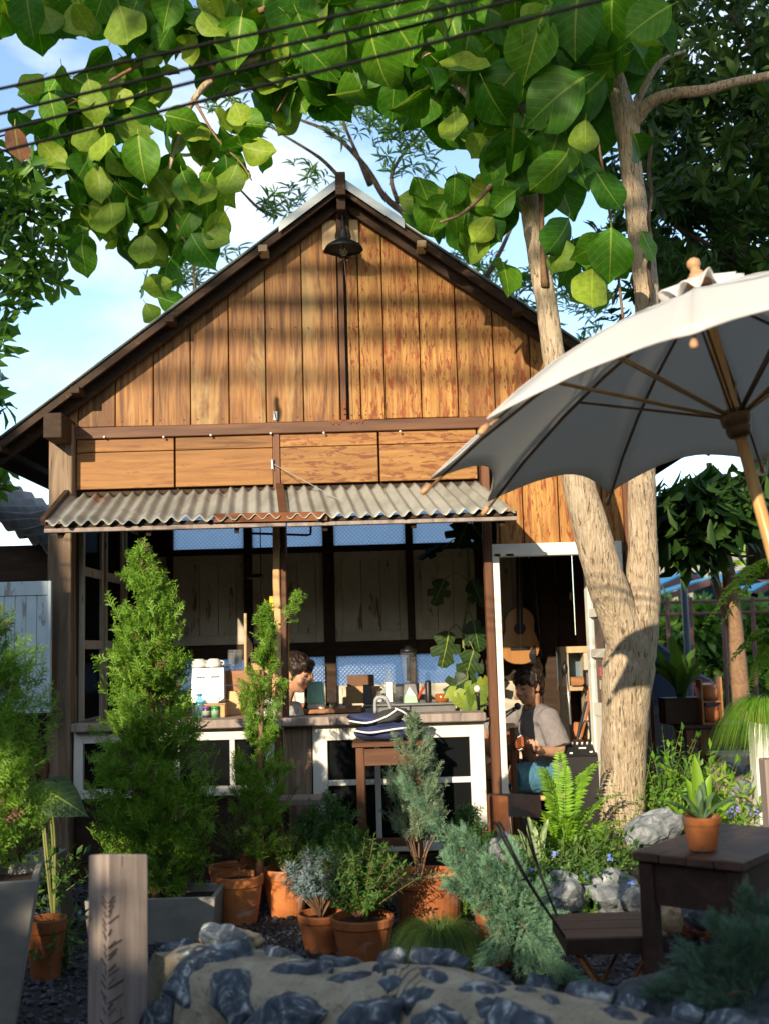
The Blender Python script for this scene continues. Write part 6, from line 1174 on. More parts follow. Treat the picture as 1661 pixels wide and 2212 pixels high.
# ---- left side: shutter, shed, folded chair ------------------------------------------------------
sh = thing('shutter_leaf', 'pale blue worn wooden shutter leaf hanging open at the far left', 'shutter', (X(40, 1540, 7.1), 7.1, Z(1541, 60, 7.1)))
sx0, sx1, sz0_, sz1_ = X(-60, 1400, 7.1), X(110, 1400, 7.1), Z(1541, 60, 7.1), Z(1256, 60, 7.1)
for a, b_, c_, d_ in ((sx0, sx0 + .06, sz0_, sz1_), (sx1 - .022, sx1, sz0_, sz1_), (sx0 + .06, sx1 - .022, sz1_ - .09, sz1_), (sx0 + .06, sx1 - .022, sz0_, sz0_ + .085)): MB().box((a, 7.1, c_), (b_, 7.135, d_)).build('frame_rail', W['blue_worn'], sh, bevel=.003)
w_ = (sx1 - .022 - sx0 - .06) / 6
for k in range(6): MB().box((sx0 + .06 + k * w_ + .0015, 7.108, sz0_ + .086), (sx0 + .06 + (k + 1) * w_ - .0015, 7.125, sz1_ - .091)).build('board', W['blue_worn'], sh, bevel=.002)
sd = thing('old_shed', 'dark old shed with a rusty ragged corrugated roof at the far left', 'shed', (-3.6, 8.6, 0))
MB().box((-6, 7.9, 0), (XL - .12, 8.0, 2.25)).build('wall', W['dark'], sd); MB().box((XL - .13, 8.0, 0), (XL - .06, 11, 2.4)).build('wall', W['dark'], sd)
pa, pb = P(-200, 1020, 7.5), P(118, 1195, 7.5)
def shr(s, w):
    q = pa.lerp(pb, s); y = 7.45 + 1.8 * (1 - w); return (q.x, y, q.z + .25 * (1 - w) + .018 * math.sin(s * 70) + .02 * noise.noise((s * 20, w * 3, 0)) * (2 if w > .95 else 1))
ob = MB().grid(shr, 150, 6).build('roof', W['rust'] if 0 else rough_mat('blackened_zinc', [(.3, (.05, .045, .04)), (.7, (.15, .13, .11))], (6, 6, 6), rough=.6, metal=.3, patch=(3., .55, .1, (.2, .07, .03), .7)), sd, smooth=True); ob.modifiers.new('solid', 'SOLIDIFY').thickness = .004
fcd = thing('folded_chair', 'reddish folded wooden chair leaning in the dark beside the left post', 'chair', (X(92, 1700, 6.9), 6.9, 0))
for vx in (78, 100): MB().beam(P(vx, 1640, 6.9), P(vx - 4, 1800, 6.9), .045, .03).build('leg', W['beam_v'], fcd, bevel=.003)
for vy in (1660, 1740): MB().beam(P(70, vy, 6.92), P(108, vy, 6.92), .02, .06).build('rail', W['beam'], fcd, bevel=.002)
# ================================================================ inside the hatch
CY0 = 7.62
cz = Z(1549, 500, CY0) - .0
ctr = thing('counter', 'reddish wooden serving counter behind the hatch sill', 'counter', (-.9, 7.8, FZ))
x0, x1 = X(168, 1550, CY0), X(560, 1550, CY0)
for k in range(3): MB().box((x0, 7.545 + k * .13, cz - .035), (x1, 7.545 + k * .13 + .127, cz)).build('top_board', W['counter'], ctr, bevel=.003)
for vx in (180, 360, 545): MB().box((X(vx, 1550, 7.7), 7.66, FZ), (X(vx, 1550, 7.7) + .06, 7.72, cz - .036)).build('leg', W['dark'], ctr)
KY = 8.55; kz = Z(1519, 880, KY)
kit = thing('steel_counter', 'grey steel back counter with two drawers below the blue glass', 'counter', (X(880, 1500, KY), KY + .2, FZ))
kx0, kx1 = X(786, 1520, KY), X(986, 1520, KY)
MB().box((kx0, KY, kz - .02), (kx1, KY + .45, kz)).build('top', W['steel'], kit, bevel=.004)
for a, b_ in ((kx0 + .01, (kx0 + kx1) / 2 - .005), ((kx0 + kx1) / 2 + .005, kx1 - .01)): MB().box((a, KY + .01, kz - .16), (b_, KY + .03, kz - .025)).build('drawer', W['steel'], kit, bevel=.004)
MB().box((kx0 + .01, KY + .031, FZ), (kx1 - .01, KY + .44, kz - .021)).build('body', W['blackm'], kit)
wc = thing('wooden_counter', 'varnished wooden counter left of the steel drawers', 'counter', (X(700, 1530, 8.3), 8.4, FZ)); wz = Z(1531, 700, 8.3)
for k in range(3): MB().box((X(500, 1530, 8.3), 8.22 + k * .15, wz - .03), (X(780, 1530, 8.3), 8.22 + k * .15 + .148, wz)).build('top_board', W['counter'], wc, bevel=.003)
MB().box((X(505, 1530, 8.3), 8.26, FZ), (X(775, 1530, 8.3), 8.6, wz - .031)).build('body', W['dark'], wc)
def item(nm, lab, cat_n, vx, vb, Y, z=None): p = P(vx, vb, Y); p.z = z if z is not None else p.z; return thing(nm, lab, cat_n, p), p
def lat(t_, p, prof, mt, nm='body', n=20, sm=True, cap1=False): return MB().lathe(prof, p, n, cap1=cap1).build(nm, mt if not isinstance(mt, str) else W[mt], t_, smooth=sm)
# espresso machine
t_, p = item('espresso_machine', 'brushed steel espresso machine with cups on its top behind the cypress', 'coffee machine', 452, 1512, 7.86, cz); s = 7.86 / F
x0, x1 = X(414, 1480, 7.86), X(489, 1480, 7.86); zt_ = Z(1441, 450, 7.86); zm = Z(1518, 450, 7.86)
MB().slab([(x0, 7.80, zm), (x1, 7.80, zm), (x1 - .005, 7.84, zt_), (x0 + .005, 7.84, zt_)], (0, .26, 0)).build('housing', W['steel'], t_, bevel=.008)
MB().box((x0 + .01, 7.84, cz), (x1 - .01, 8.06, zm)).build('base', W['blackm'], t_)
for k in range(12): xx = x0 + .045 + k * .011 + (.03 if k > 5 else 0); MB().beam((xx, 7.821, zt_ - .075), (xx + .008, 7.823, zt_ - .06), .002, .004).build('vent_slot', W['black'], t_)
for i, vx in enumerate((431, 463)):
    cpt, cp = item('cup', ('white cup upside down on the left of the espresso machine', 'white cup upside down on the right of the espresso machine')[i], 'cup', vx, 1441, 7.9, zt_); lat(cpt, cp, [(.058, 0), (.055, .02), (.042, .05), (.028, .058)], 'cream', cap1=True); MB().tube([cp + Vector((.05, 0, .012)), cp + Vector((.072, 0, .02)), cp + Vector((.068, 0, .038)), cp + Vector((.046, 0, .042))], .005, 6).build('handle', W['cream'], cpt, smooth=True)
tz_ = cz + .055; t_, p = item('wooden_tray', 'pale wooden box tray under the folded napkin', 'tray', 460, 1526, 7.66, cz); MB().box((X(434, 1520, 7.62), 7.61, cz + .0), (X(487, 1520, 7.62), 7.72, tz_ + .03)).build('body', W['ply'], t_, bevel=.003)
MB().box((X(430, 1520, 7.62), 7.60, tz_ + .03), (X(489, 1520, 7.62), 7.73, tz_ + .038)).build('lid', W['ply'], t_, bevel=.002)
t_, p = item('folded_napkin', 'white folded napkin standing on the wooden tray', 'napkin', 456, 1513, 7.66, tz_ + .038); x0, x1 = X(436, 1505, 7.65), X(477, 1505, 7.65)
MB().slab([(x0, 7.655, tz_ + .039), (x1 - .015, 7.655, tz_ + .039), (x1, 7.655, tz_ + .085), (x1 - .055, 7.65, tz_ + .115), (x0 + .03, 7.65, tz_ + .08)], (0, .03, 0)).build('cloth', W['paper'], t_, bevel=.004)
t_, p = item('water_bottle', 'small blue water bottle on the counter beside the big cypress', 'bottle', 433, 1549, 7.62, cz); lat(t_, p, [(.034, 0), (.036, .01), (.034, .05), (.036, .09), (.028, .115), (.014, .135), (.013, .145)], glass_mat('bottle_blue', (.35, .65, .8), .35)); lat(t_, p, [(.016, .145), (.016, .165), (.0, .166)], plain('blue_cap', (.02, .25, .55), .4), 'cap')
for vx, lab, c_, lid in ((466, 'green jar with white label on the counter', (.03, .28, .06), (.03, .25, .06)), (447, 'purple lidded jar beside the green jar', (.05, .03, .05), (.18, .05, .26))):
    t_, p = item('jar', lab, 'jar', vx, 1546, 7.60, cz); lat(t_, p, [(.025, 0), (.026, .005), (.026, .058), (.024, .064)], plain('jar_' + str(vx), c_, .3)); lat(t_, p, [(.0275, .060), (.0275, .078), (.0, .079)], plain('lid_' + str(vx), lid, .35), 'lid'); lat(t_, p, [(.0268, .018), (.0268, .048)], plain('label_' + str(vx), (.35, .45, .35), .6), 'label')
t_, p = item('wooden_crate', 'orange brown wooden box holding the plastic cups', 'box', 505, 1530, 7.95, cz); x0, x1 = X(487, 1480, 7.95), X(562, 1480, 7.95); z_ = Z(1448, 510, 7.95)
for k in range(3): h_ = (z_ - cz) / 3; MB().box((x0, 7.93, cz + k * h_ + .002), (x1, 7.945, cz + (k + 1) * h_ - .002)).build('slat', W['counter'], t_, bevel=.002)
MB().box((x0, 7.946, cz), (x0 + .015, 8.15, z_)).build('side', W['counter'], t_); MB().box((x1 - .015, 7.946, cz), (x1, 8.15, z_)).build('side', W['counter'], t_); MB().box((x0 + .001, 7.95, z_ - .015), (x1 - .001, 8.149, z_ - .003)).build('shelf', W['counter'], t_)
for i, vx in enumerate((503, 516)):
    t_, p = item('cup_stack', ('tall stack of clear plastic cups on the wooden box', 'second stack of clear plastic cups right behind the first')[i], 'cups', vx, 1449, 8.0 + .06 * i, z_)
    for k in range(4): lat(t_, p + Vector((0, 0, .02 * k)), [(.024, 0), (.034, .085)], 'glass', 'cup')
t_, p = item('cutting_board', 'pale cutting board leaning against the wooden box', 'board', 500, 1546, 7.84, cz); MB().slab([(X(490, 1500, 7.84), 7.84, cz), (X(520, 1500, 7.84), 7.84, cz), (X(520, 1500, 7.84), 7.88, cz + .16), (X(492, 1500, 7.84), 7.88, cz + .165)], (0, .012, 0)).build('board', W['ply'], t_, bevel=.004)
t_, p = item('plywood_panel', 'pale plywood panel behind the barista and the hatch post', 'panel', 570, 1548, 8.12, cz); MB().box((X(540, 1500, 8.1), 8.1, FZ), (X(596, 1500, 8.1), 8.115, Z(1432, 570, 8.1))).build('board', W['ply'], t_, bevel=.002); MB().box((X(540, 1500, 8.1) - .005, 8.09, Z(1431, 570, 8.1)), (X(596, 1500, 8.1), 8.12, Z(1420, 570, 8.1))).build('cap_strip', W['dark'], t_)
t_, p = item('broom_handle', 'pale round broom handle standing inside the hatch', 'broom', 530, 1560, 8.05, FZ); MB().tube([(P(529, 1450, 8.05).x, 8.05, FZ), tuple(P(531, 1325, 8.05))], .011, 10).build('handle', W['lampboard'], t_, smooth=True); MB().box((p.x - .12, 8.02, FZ), (p.x + .12, 8.08, FZ + .08)).build('brush', W['dark'], t_)
t_, p = item('wall_shelf', 'small black shelf board hanging inside with a yellow cable', 'shelf', 550, 1248, 8.3); MB().box((X(533, 1245, 8.3), 8.28, Z(1248, 550, 8.3)), (X(567, 1245, 8.3), 8.42, Z(1240, 550, 8.3))).build('board', W['black'], t_)
for vx in (536, 564): MB().tube([P(vx, 1240, 8.35), P(vx, 1130, 8.35) + Vector((0, 0, .5))], .004, 5).build('hanger', W['black'], t_)
t_, p = item('yellow_cable', 'orange yellow cable with tape looping down to the hatch post', 'cable', 585, 1318, 7.46); MB().tube(smoothpts([tuple(P(a, b_, y)) for a, b_, y in ((566, 1242, 8.3), (567, 1275, 8.1), (574, 1298, 7.8), (582, 1312, 7.52), (588, 1316, 7.46))], 5), .005, 6).build('cord', plain('orange_cord', (.55, .30, .03), .5), t_, smooth=True); MB().box(P(583, 1320, 7.44), P(592, 1288, 7.455)).build('tape', plain('yellow_tape', (.75, .55, .01), .4), t_, bevel=.002)
MB().tube([P(625, 1340, FY + .02), P(624, 1480, FY + .02)], .004, 5).build('cord', bpy.data.materials['orange_cord'], t_)
# dangling black pipe across the top panes
t_, p = item('hanging_pipe', 'thin black bent pipe hanging in front of the upper blue panes', 'pipe', 640, 1157, 8.4); MB().tube([P(540, 1152, 8.4), P(665, 1156, 8.4), P(671, 1154, 8.4), P(672, 1148, 8.4), P(672, 1100, 8.4)], .009, 6).build('pipe', W['black'], t_, smooth=True)
# mint toaster, glasses, boards
TYk = 8.32; t_, p = item('toaster', 'mint green toaster with white base on the wooden counter', 'toaster', 682, 1533, TYk, wz); k_ = TYk / F
MB().slab([(X(663, 1500, TYk), TYk, wz + .035), (X(703, 1500, TYk), TYk, wz + .035), (X(697, 1500, TYk), TYk + .02, wz + .195), (X(665, 1500, TYk), TYk + .02, wz + .195)], (0, .15, 0)).build('body', W['mint'], t_, bevel=.012)
MB().box((X(664, 1500, TYk), TYk + .002, wz), (X(702, 1500, TYk), TYk + .15, wz + .034)).build('base', W['cream'], t_, bevel=.006); MB().box((X(657, 1500, TYk), TYk + .03, wz), (X(664, 1500, TYk), TYk + .13, wz + .19)).build('side_cap', W['black'], t_, bevel=.004); MB().ball(P(695, 1532, TYk - .015), .012, 8, 6).build('knob', W['cream'], t_, smooth=True)
t_, p = item('paddle_board', 'rounded brown wooden paddle board behind the toaster', 'board', 667, 1480, 8.6, wz); MB().box((X(656, 1470, 8.6), 8.6, wz), (X(678, 1470, 8.6), 8.63, Z(1452, 667, 8.6))).build('board', W['counter'], t_, bevel=.012)
t_, p = item('cream_box', 'cream box standing between the barista and the toaster', 'box', 652, 1533, 8.36, wz); MB().box((X(640, 1500, 8.36), 8.36, wz), (X(661, 1500, 8.36), 8.5, Z(1488, 650, 8.36))).build('body', W['cream'], t_, bevel=.003); MB().box((X(640, 1500, 8.36), 8.355, wz), (X(661, 1500, 8.36), 8.36, wz + .045)).build('lower_band', W['counter'], t_)
t_, p = item('glass_tumbler', 'ribbed clear glass tumbler right of the toaster', 'glass', 720, 1530, 8.3, wz); lat(t_, p, [(.026, 0), (.028, .01), (.026, .04), (.034, .135)], 'glass'); lat(t_, p, [(.0, .012), (.026, .012), (.026, .03)], plain('green_drink', (.16, .18, .04), .2), 'drink')
t_, p = item('kraft_board', 'brown card board with lit kraft lower half on the steel counter', 'board', 780, 1519, 8.75, kz); x0, x1 = X(751, 1490, 8.75), X(809, 1490, 8.75); zt_ = Z(1458, 780, 8.75); MB().box((x0, 8.75, kz), (x1, 8.77, zt_)).build('backing', W['card'], t_); MB().box((x0 - .01, 8.735, kz), (x1 + .05, 8.749, kz + .13)).build('lit_lower_part', W['ply'], t_)  # paler sheet stands for the sunlit lower part of the board
t_, p = item('phone', 'black phone propped against the kraft board', 'phone', 793, 1519, 8.6, kz); MB().slab([(X(785, 1500, 8.6), 8.6, kz), (X(803, 1500, 8.6), 8.6, kz), (X(803, 1500, 8.6), 8.63, kz + .145), (X(785, 1500, 8.6), 8.63, kz + .145)], (0, .01, 0)).build('body', W['black'], t_, bevel=.003)
t_, p = item('jar', 'small clear jar with pale label beside the phone', 'jar', 821, 1519, 8.58, kz); lat(t_, p, [(.026, 0), (.027, .07), (.02, .085), (.02, .1)], 'glass'); lat(t_, p, [(.0275, .015), (.0275, .06)], 'paper', 'label'); lat(t_, p, [(.022, .1), (.022, .115), (0, .116)], 'blackm', 'lid')
t_, p = item('plastic_jug', 'tall clear plastic jug leaning in the middle of the steel counter', 'jug', 842, 1519, 8.68, kz); lat(t_, p, [(.045, 0), (.05, .01), (.055, .12), (.045, .17), (.018, .235), (.016, .25)], 'glass'); MB().box((p.x - .03, 8.63, kz + .01), (p.x + .02, 8.635, kz + .16)).build('label', W['paper'], t_)
t_, p = item('glass_tumbler', 'short clear tumbler with dark contents in front of the plastic jug', 'glass', 861, 1519, 8.6, kz); lat(t_, p, [(.03, 0), (.034, .11), (.036, .125)], 'glass'); lat(t_, p, [(0, .01), (.03, .01), (.03, .05)], 'blackm', 'contents')
t_, p = item('blender', 'tall blender with clear jug and black lid at the blue pane', 'blender', 885, 1519, 8.85, kz); MB().slab([(X(868, 1490, 8.85), 8.8, kz), (X(904, 1490, 8.85), 8.8, kz), (X(898, 1490, 8.85), 8.8, kz + .14), (X(872, 1490, 8.85), 8.8, kz + .14)], (0, .15, 0)).build('base', W['steel'], t_, bevel=.006); bp0 = p + Vector((0, .02, .14)); lat(t_, bp0, [(.045, 0), (.05, .02), (.065, .24)], 'glass', 'jug', 4 * 3); lat(t_, bp0, [(.066, .24), (.066, .265), (.03, .27), (.03, .30), (0, .301)], 'black', 'lid'); MB().ball(P(884, 1500, 8.79), .016, 10, 6).build('dial', W['black'], t_); lat(t_, bp0, [(.02, .02), (.018, .20)], 'blackm', 'core')
t_, p = item('napkin_pack', 'white and green napkin pack in front of the blender', 'napkins', 885, 1519, 8.58, kz); MB().slab([(X(872, 1510, 8.58), 8.58, kz), (X(902, 1510, 8.58), 8.58, kz), (X(900, 1510, 8.58), 8.6, kz + .05), (X(874, 1510, 8.58), 8.6, kz + .06)], (0, .08, 0)).build('pack', plain('green_print', (.35, .55, .38), .6), t_, bevel=.004); MB().slab([(X(876, 1500, 8.58), 8.6, kz + .06), (X(898, 1500, 8.58), 8.6, kz + .05), (X(884, 1490, 8.58), 8.62, kz + .12)], (0, .03, 0)).build('tissue', W['paper'], t_)
t_, p = item('red_knife', 'red handled knife lying beside the napkins', 'knife', 908, 1500, 8.62, kz); MB().beam(P(900, 1512, 8.62), P(914, 1484, 8.62), .012, .02).build('handle', plain('red_handle', (.4, .03, .02), .35), t_, bevel=.003); MB().beam(P(898, 1515, 8.62), P(890, 1518, 8.62), .002, .02).build('blade', W['steel'], t_)
t_, p = item('hand_grinder', 'slim black cylindrical hand grinder on the steel counter', 'grinder', 925, 1519, 8.6, kz); lat(t_, p, [(.023, 0), (.024, .01), (.024, .145), (.021, .15), (.021, .165), (0, .166)], 'black')
t_, p = item('jar', 'round glass jar of caramel coloured powder with white lid rim', 'jar', 954, 1516, 8.6, kz); lat(t_, p, [(.05, 0), (.054, .015), (.054, .05), (.046, .062)], plain('caramel', (.32, .10, .02), .15)); lat(t_, p, [(.047, .062), (.05, .07), (.05, .085), (0, .086)], 'glass', 'lid')
# climbing monstera and pothos by the door post
mo = thing('monstera', 'tall climbing monstera with split dark leaves inside beside the door post', 'plant', (P(1000, 1520, 8.7).x, 8.7, kz)); M_MON = leaf_mat('monstera_leaf', (.025, .06, .018), trans=.15, var=.25, veins=True, rough=.35, tcol=(1.1, 1.2, .4))
def monst():
    v = []; f = []; n = 22; uv = []
    for i in range(n):
        a = math.pi * 2 * i / n; d = abs(((a + math.pi) % (2 * math.pi)) - math.pi); r_ = .5 * (1 - .25 * math.cos(a) * 0) * (.55 if (i % 4 == 2 and .5 < d < 2.6) else 1.0) * (1.1 if d < .3 else 1); x = math.sin(a) * r_ * .9; y = .5 + math.cos(a) * r_
        v.append((x, y, -.2 * x * x - .12 * y * y)); uv.append((.5 + x, y))
    v.append((0, .45, 0)); uv.append((.5, .45)); f = [(i, (i + 1) % n, n) for i in range(n)]
    me = bpy.data.meshes.new('monstera_blade'); me.from_pydata(v, [], f); ul = me.uv_layers.new(name='uv')
    for lp in me.loops: ul.data[lp.index].uv = uv[lp.vertex_index]
    me.materials.append(M_MON); return me
mm_ = monst(); b = MB(); stem = [tuple(P(a, b_, 8.75)) for a, b_ in ((1000, 1520), (1004, 1440), (1000, 1370), (1010, 1290), (1012, 1210), (1000, 1140))]; b.tube(smoothpts(stem, 5), .011, 7)
for vx, vy, L, an, tx in ((948, 1278, 58, -25, 0), (963, 1400, 76, -15, -10), (1028, 1372, 66, 10, 0), (1012, 1440, 74, -20, 0), (1000, 1150, 90, -30, -50), (1030, 1280, 60, 20, 0), (1040, 1160, 70, 30, -30), (930, 1190, 60, -70, -50), (985, 1480, 60, -60, 0)):
    c = leafat(mo, mm_, vx, vy, L, an, 8.62, tx, random.uniform(-30, 30)); st_ = Vector(min((tuple(q) for q in smoothpts(stem, 5)), key=lambda q: abs(q[2] - c.z - .0))); b.tube(smoothpts([tuple(st_), tuple((st_ + c) / 2 + Vector((0, -.03, .06))), tuple(c)], 4), .005, 5)
b.build('stem', W['greenstem'], mo, smooth=True)
po = thing('pothos', 'lime variegated pothos glowing in the sun at the right end of the counter', 'plant', (P(1010, 1530, 8.35).x, 8.35, wz)); M_POT = leaf_mat('pothos_leaf', (.24, .34, .05), trans=.3, var=.4, veins=True, tcol=(1.2, 1.2, .4))
me_ = heart(); me_.materials.clear(); me_.materials.append(M_POT); b = MB()
for vx, vy, L, an, tzz in ((1024, 1515, 52, -20, 20), (1040, 1512, 46, 20, -10), (984, 1507, 34, -70, 0), (1000, 1520, 36, 40, 20), (1010, 1495, 34, -30, -20), (1046, 1486, 36, 10, 30), (970, 1500, 30, -60, 10), (1030, 1536, 40, 5, 0), (1006, 1536, 34, -15, 0)): c = leafat(po, me_, vx, vy, L, an, 8.25, random.uniform(-20, 10), tzz); b.tube([c, Vector((po.location.x, 8.35, wz + .02))], .004, 5)
b.build('stalks', W['greenstem'], po, kind='stuff'); MB().lathe([(.05, -.1), (.065, .0), (.06, .0)], po.location, 16).build('pot', W['cream'], po)
# ---- guitars -------------------------------------------------------------------------------
def guitar(label, c, ax, ay, az_, sc, top, side, dep=.10, nl=.50, group=None):
    "c body centre, ax width axis, ay neck axis, az_ face normal"
    t_ = thing('guitar', label, 'guitar', c, group); M = Matrix((Vector(ax).normalized(), Vector(ay).normalized(), Vector(az_).normalized())).transposed() * sc; c = Vector(c); out = []
    for k in range(36):
        a = 2 * math.pi * k / 36; y = .245 * math.cos(a); w_ = (.195 - .062 * (y + .245) / .49 - .034 * math.exp(-((y - .045) / .075) ** 2)); q = max(0, 1 - (abs(y) / .2451) ** 5) ** .5 if abs(y) > .15 else 1; q = min(1, abs(math.sin(a)) / math.sqrt(max(1e-6, 1 - min(1, (y / .245) ** 2))) if True else 1)
        prof = max(0., 1 - abs(y / .246) ** 3.2) ** .5; out.append((math.copysign(w_ * prof, math.sin(a)), y))
    n = len(out); def_ = lambda z: [c + M @ Vector((x, y, z)) for x, y in out]
    v = def_(-dep) + def_(0); MB().add(v, [tuple(range(n - 1, -1, -1)), tuple(range(n, 2 * n))] + [(i, (i + 1) % n, (i + 1) % n + n, i + n) for i in range(n)]).build('body', side, t_, bevel=.002)
    v = [c + M @ Vector((x * .975, y * .98, .002)) for x, y in out]; MB().add(v, [tuple(range(n))]).build('soundboard', top, t_, fix=False)
    MB().add([c + M @ Vector((.052 * math.cos(a), .06 + .052 * math.sin(a), .0035)) for a in [k * math.pi / 10 for k in range(20)]], [tuple(range(20))]).build('soundhole', W['black'], t_, fix=False)
    def bx(nm, x0, x1, y0, y1, z0, z1, mt): return MB().hexa([c + M @ Vector(q) for q in ((x0, y0, z0), (x1, y0, z0), (x1, y1, z0), (x0, y1, z0), (x0, y0, z1), (x1, y0, z1), (x1, y1, z1), (x0, y1, z1))]).build(nm, mt, t_, bevel=.002)
    bx('bridge', -.085, .085, -.125, -.095, .002, .012, W['black']); bx('neck', -.027, .027, .2, .245 + nl, -.02, .008, side); bx('fingerboard', -.027, .027, .10, .245 + nl, .008, .014, W['black'])
    hs = bx('headstock', -.038, .038, .245 + nl, .42 + nl, -.016, .004, side)
    for sgn in (-1, 1):
        for k in range(3): q = c + M @ Vector((sgn * .048, .285 + nl + k * .045, -.006)); MB().ball(q, .0115 * sc, 7, 5).build('tuning_peg', W['steel'], hs, smooth=True)
    MB().tube([c + M @ Vector((.0, -.11, .014)), c + M @ Vector((0, .245 + nl, .018))], .0012, 4).build('strings', W['steel'], t_); return t_
gc = P(1122, 1373, 8.95); guitar('amber acoustic guitar hanging on the dark wall above the singer', gc, (1, .1, 0), (.03, 0, 1), (.1, -1, 0), .93, W['spruce'], W['maple'], group=None)
gc = P(1163, 1392, 9.08); guitar('dark glossy guitar hanging edge on behind the amber one', gc, (.35, .93, 0), (-.05, 0, 1), (.93, -.35, 0), .9, plain('black_lacquer', (.02, .02, .022), .12), bpy.data.materials['black_lacquer'])
gc = P(1226, 1690, 8.15); d_ = (P(1272, 1500, 8.2) - gc); guitar('orange necked guitar on a floor stand between the singer and the amplifier', gc, (.35, -.93, 0), d_, (-.93, -.35, .1), .84, W['spruce'], W['maple'], nl=.46)
# the singer's guitar and the two people
def joint(b, pts, rad_): b.tube(smoothpts([tuple(p) + (r_,) for p, r_ in zip([Vector(q) for q in pts], rad_)] and [tuple(p) for p in [Vector(q) for q in pts]], 4), list(np.interp(np.linspace(0, len(rad_) - 1, (len(pts) - 1) * 4 + 1), range(len(rad_)), rad_)), 12)
def remesh(ob, vox, sm=6):
    m1 = ob.modifiers.new('remesh', 'REMESH'); m1.mode = 'VOXEL'; m1.voxel_size = vox; m1.use_smooth_shade = True
    if sm: m2 = ob.modifiers.new('smooth', 'SMOOTH'); m2.iterations = sm; m2.factor = .5
    return ob
def head(b, hair, c, f, pitch, sc, fringe=1.):
    "adds a head to the body builder b; returns local->world"
    f = Vector((f[0], f[1], 0)).normalized(); r_ = f.cross(Vector((0, 0, 1))); f2 = f * math.cos(pitch) + Vector((0, 0, -math.sin(pitch))); u2 = r_.cross(f2); M = Matrix((r_, f2, u2)).transposed() * sc; c = Vector(c)
    L = lambda x, y, z: c + M @ Vector((x, y, z)); MR = M
    def bl(p, r3): b.ball(L(*p), r3, 16, 12, MR)
    bl((0, -.012, .035), (.073, .090, .083)); bl((0, .035, -.035), (.058, .056, .078)); bl((0, .058, -.088), (.026, .024, .020)); bl((0, .075, .018), (.048, .018, .016)); bl((.038, .055, -.035), (.026, .026, .03)); bl((-.038, .055, -.035), (.026, .026, .03))
    b.tube([L(0, .088, .014), L(0, .098, -.008), L(0, .108, -.026)], [.008 * sc, .010 * sc, .014 * sc], 10); bl((.012, .094, -.030), (.009, .010, .008)); bl((-.012, .094, -.030), (.009, .010, .008)); bl((0, .088, -.055), (.022, .010, .007)); bl((0, .085, -.067), (.018, .010, .007))
    for s in (-1, 1): bl((s * .074, -.004, -.008), (.010, .020, .031))
    def hb(p, r3): hair.ball(L(*p), r3, 16, 12, MR)
    hb((0, -.022, .052), (.085, .098, .088)); hb((0, -.065, .01), (.074, .048, .075)); hb((0, -.07, -.045), (.055, .035, .045))
    for s in (-1, 1): hb((s * .062, .012, .045), (.026, .05, .045)); hb((s * .070, .005, .012), (.014, .022, .035)); hb((s * .03, .062, .075), (.04, .036, .030))
    if fringe: hb((0, .072, .062), (.056, .026, .032 * fringe)); hb((.03, .070, .052), (.03, .022, .034 * fringe)); hb((-.03, .070, .052), (.03, .022, .034 * fringe))
    rr = random.Random(3)
    for k in range(170):
        a = rr.uniform(0, 6.28); th = rr.uniform(.1, 1.75); q = Vector((math.sin(th) * math.cos(a) * .086, -.02 + math.sin(th) * math.sin(a) * .100, .050 + math.cos(th) * .090))
        if q.y > .035 and q.z < .06: continue
        d = Vector((math.cos(a) * .3, math.sin(a) * .5 + .25, -.9 + .5 * math.cos(th))).normalized() * rr.uniform(.02, .04); hair.tube([L(*q), L(*(q + d * .5 + Vector((q.x, q.y, 0)) * .06)), L(*(q + d))], [.0045 * sc, .004 * sc, .0012], 5)
    return L
def face_bits(t_, L, sc, closed=True):
    for s in (-1, 1):
        MB().tube([L(s * .018, .086, .004), L(s * .031, .084, -.0005), L(s * .044, .074, .003)], .0028 * sc, 5).build('eyelid', W['hair'], t_, smooth=True)
        MB().tube([L(s * .014, .091, .026), L(s * .032, .088, .031), L(s * .05, .072, .026)], .0034 * sc, 5).build('eyebrow', W['hair'], t_, smooth=True)
    MB().tube([L(-.021, .088, -.060), L(0, .098, -.060), L(.021, .088, -.060)], [.003 * sc, .0055 * sc, .003 * sc], 7).build('lips', plain('lip' + t_.name, (.36, .13, .10), .45), t_, smooth=True)
def hand(b, wrist, direc, palm, curl, side, sc=1.):
    "palm box-ish ball and five bent fingers"
    d = Vector(direc).normalized(); n_ = Vector(palm).normalized(); s = d.cross(n_).normalized(); w = Vector(wrist); pc_ = w + d * .05 * sc
    M = Matrix((s, d, n_)).transposed(); b.ball(pc_, (.038 * sc, .052 * sc, .016 * sc), 12, 8, M)
    for i, (o, L_) in enumerate(((-.028, .062), (-.010, .072), (.009, .068), (.027, .054))):
        k0 = w + d * .09 * sc + s * o * sc; k1 = k0 + (d * math.cos(curl) + n_ * math.sin(curl)) * L_ * .5 * sc; k2 = k1 + (d * math.cos(curl * 2.1) + n_ * math.sin(curl * 2.1)) * L_ * .5 * sc; b.tube([w + d * .06 * sc + s * o * .8 * sc, k0, k1, k2], [.009 * sc, .0092 * sc, .0085 * sc, .007 * sc], 8)
    t0 = w + d * .03 * sc + s * side * .034 * sc; b.tube([w + d * .02 * sc + s * side * .02 * sc, t0, t0 + (d * .6 + s * side * .6 + n_ * .5).normalized() * .032 * sc, t0 + (d * .9 + n_ * .7 + s * side * .1).normalized() * .058 * sc], [.012 * sc, .011 * sc, .010 * sc, .008 * sc], 8)
GY = 8.1; H0 = P(1172, 1674, GY); fv = Vector((-.93, -.36, 0)).normalized(); lv = Vector((0, 0, 1)).cross(fv)
def Bd(a, b_, c_): return H0 + fv * a + lv * b_ + Vector((0, 0, c_))
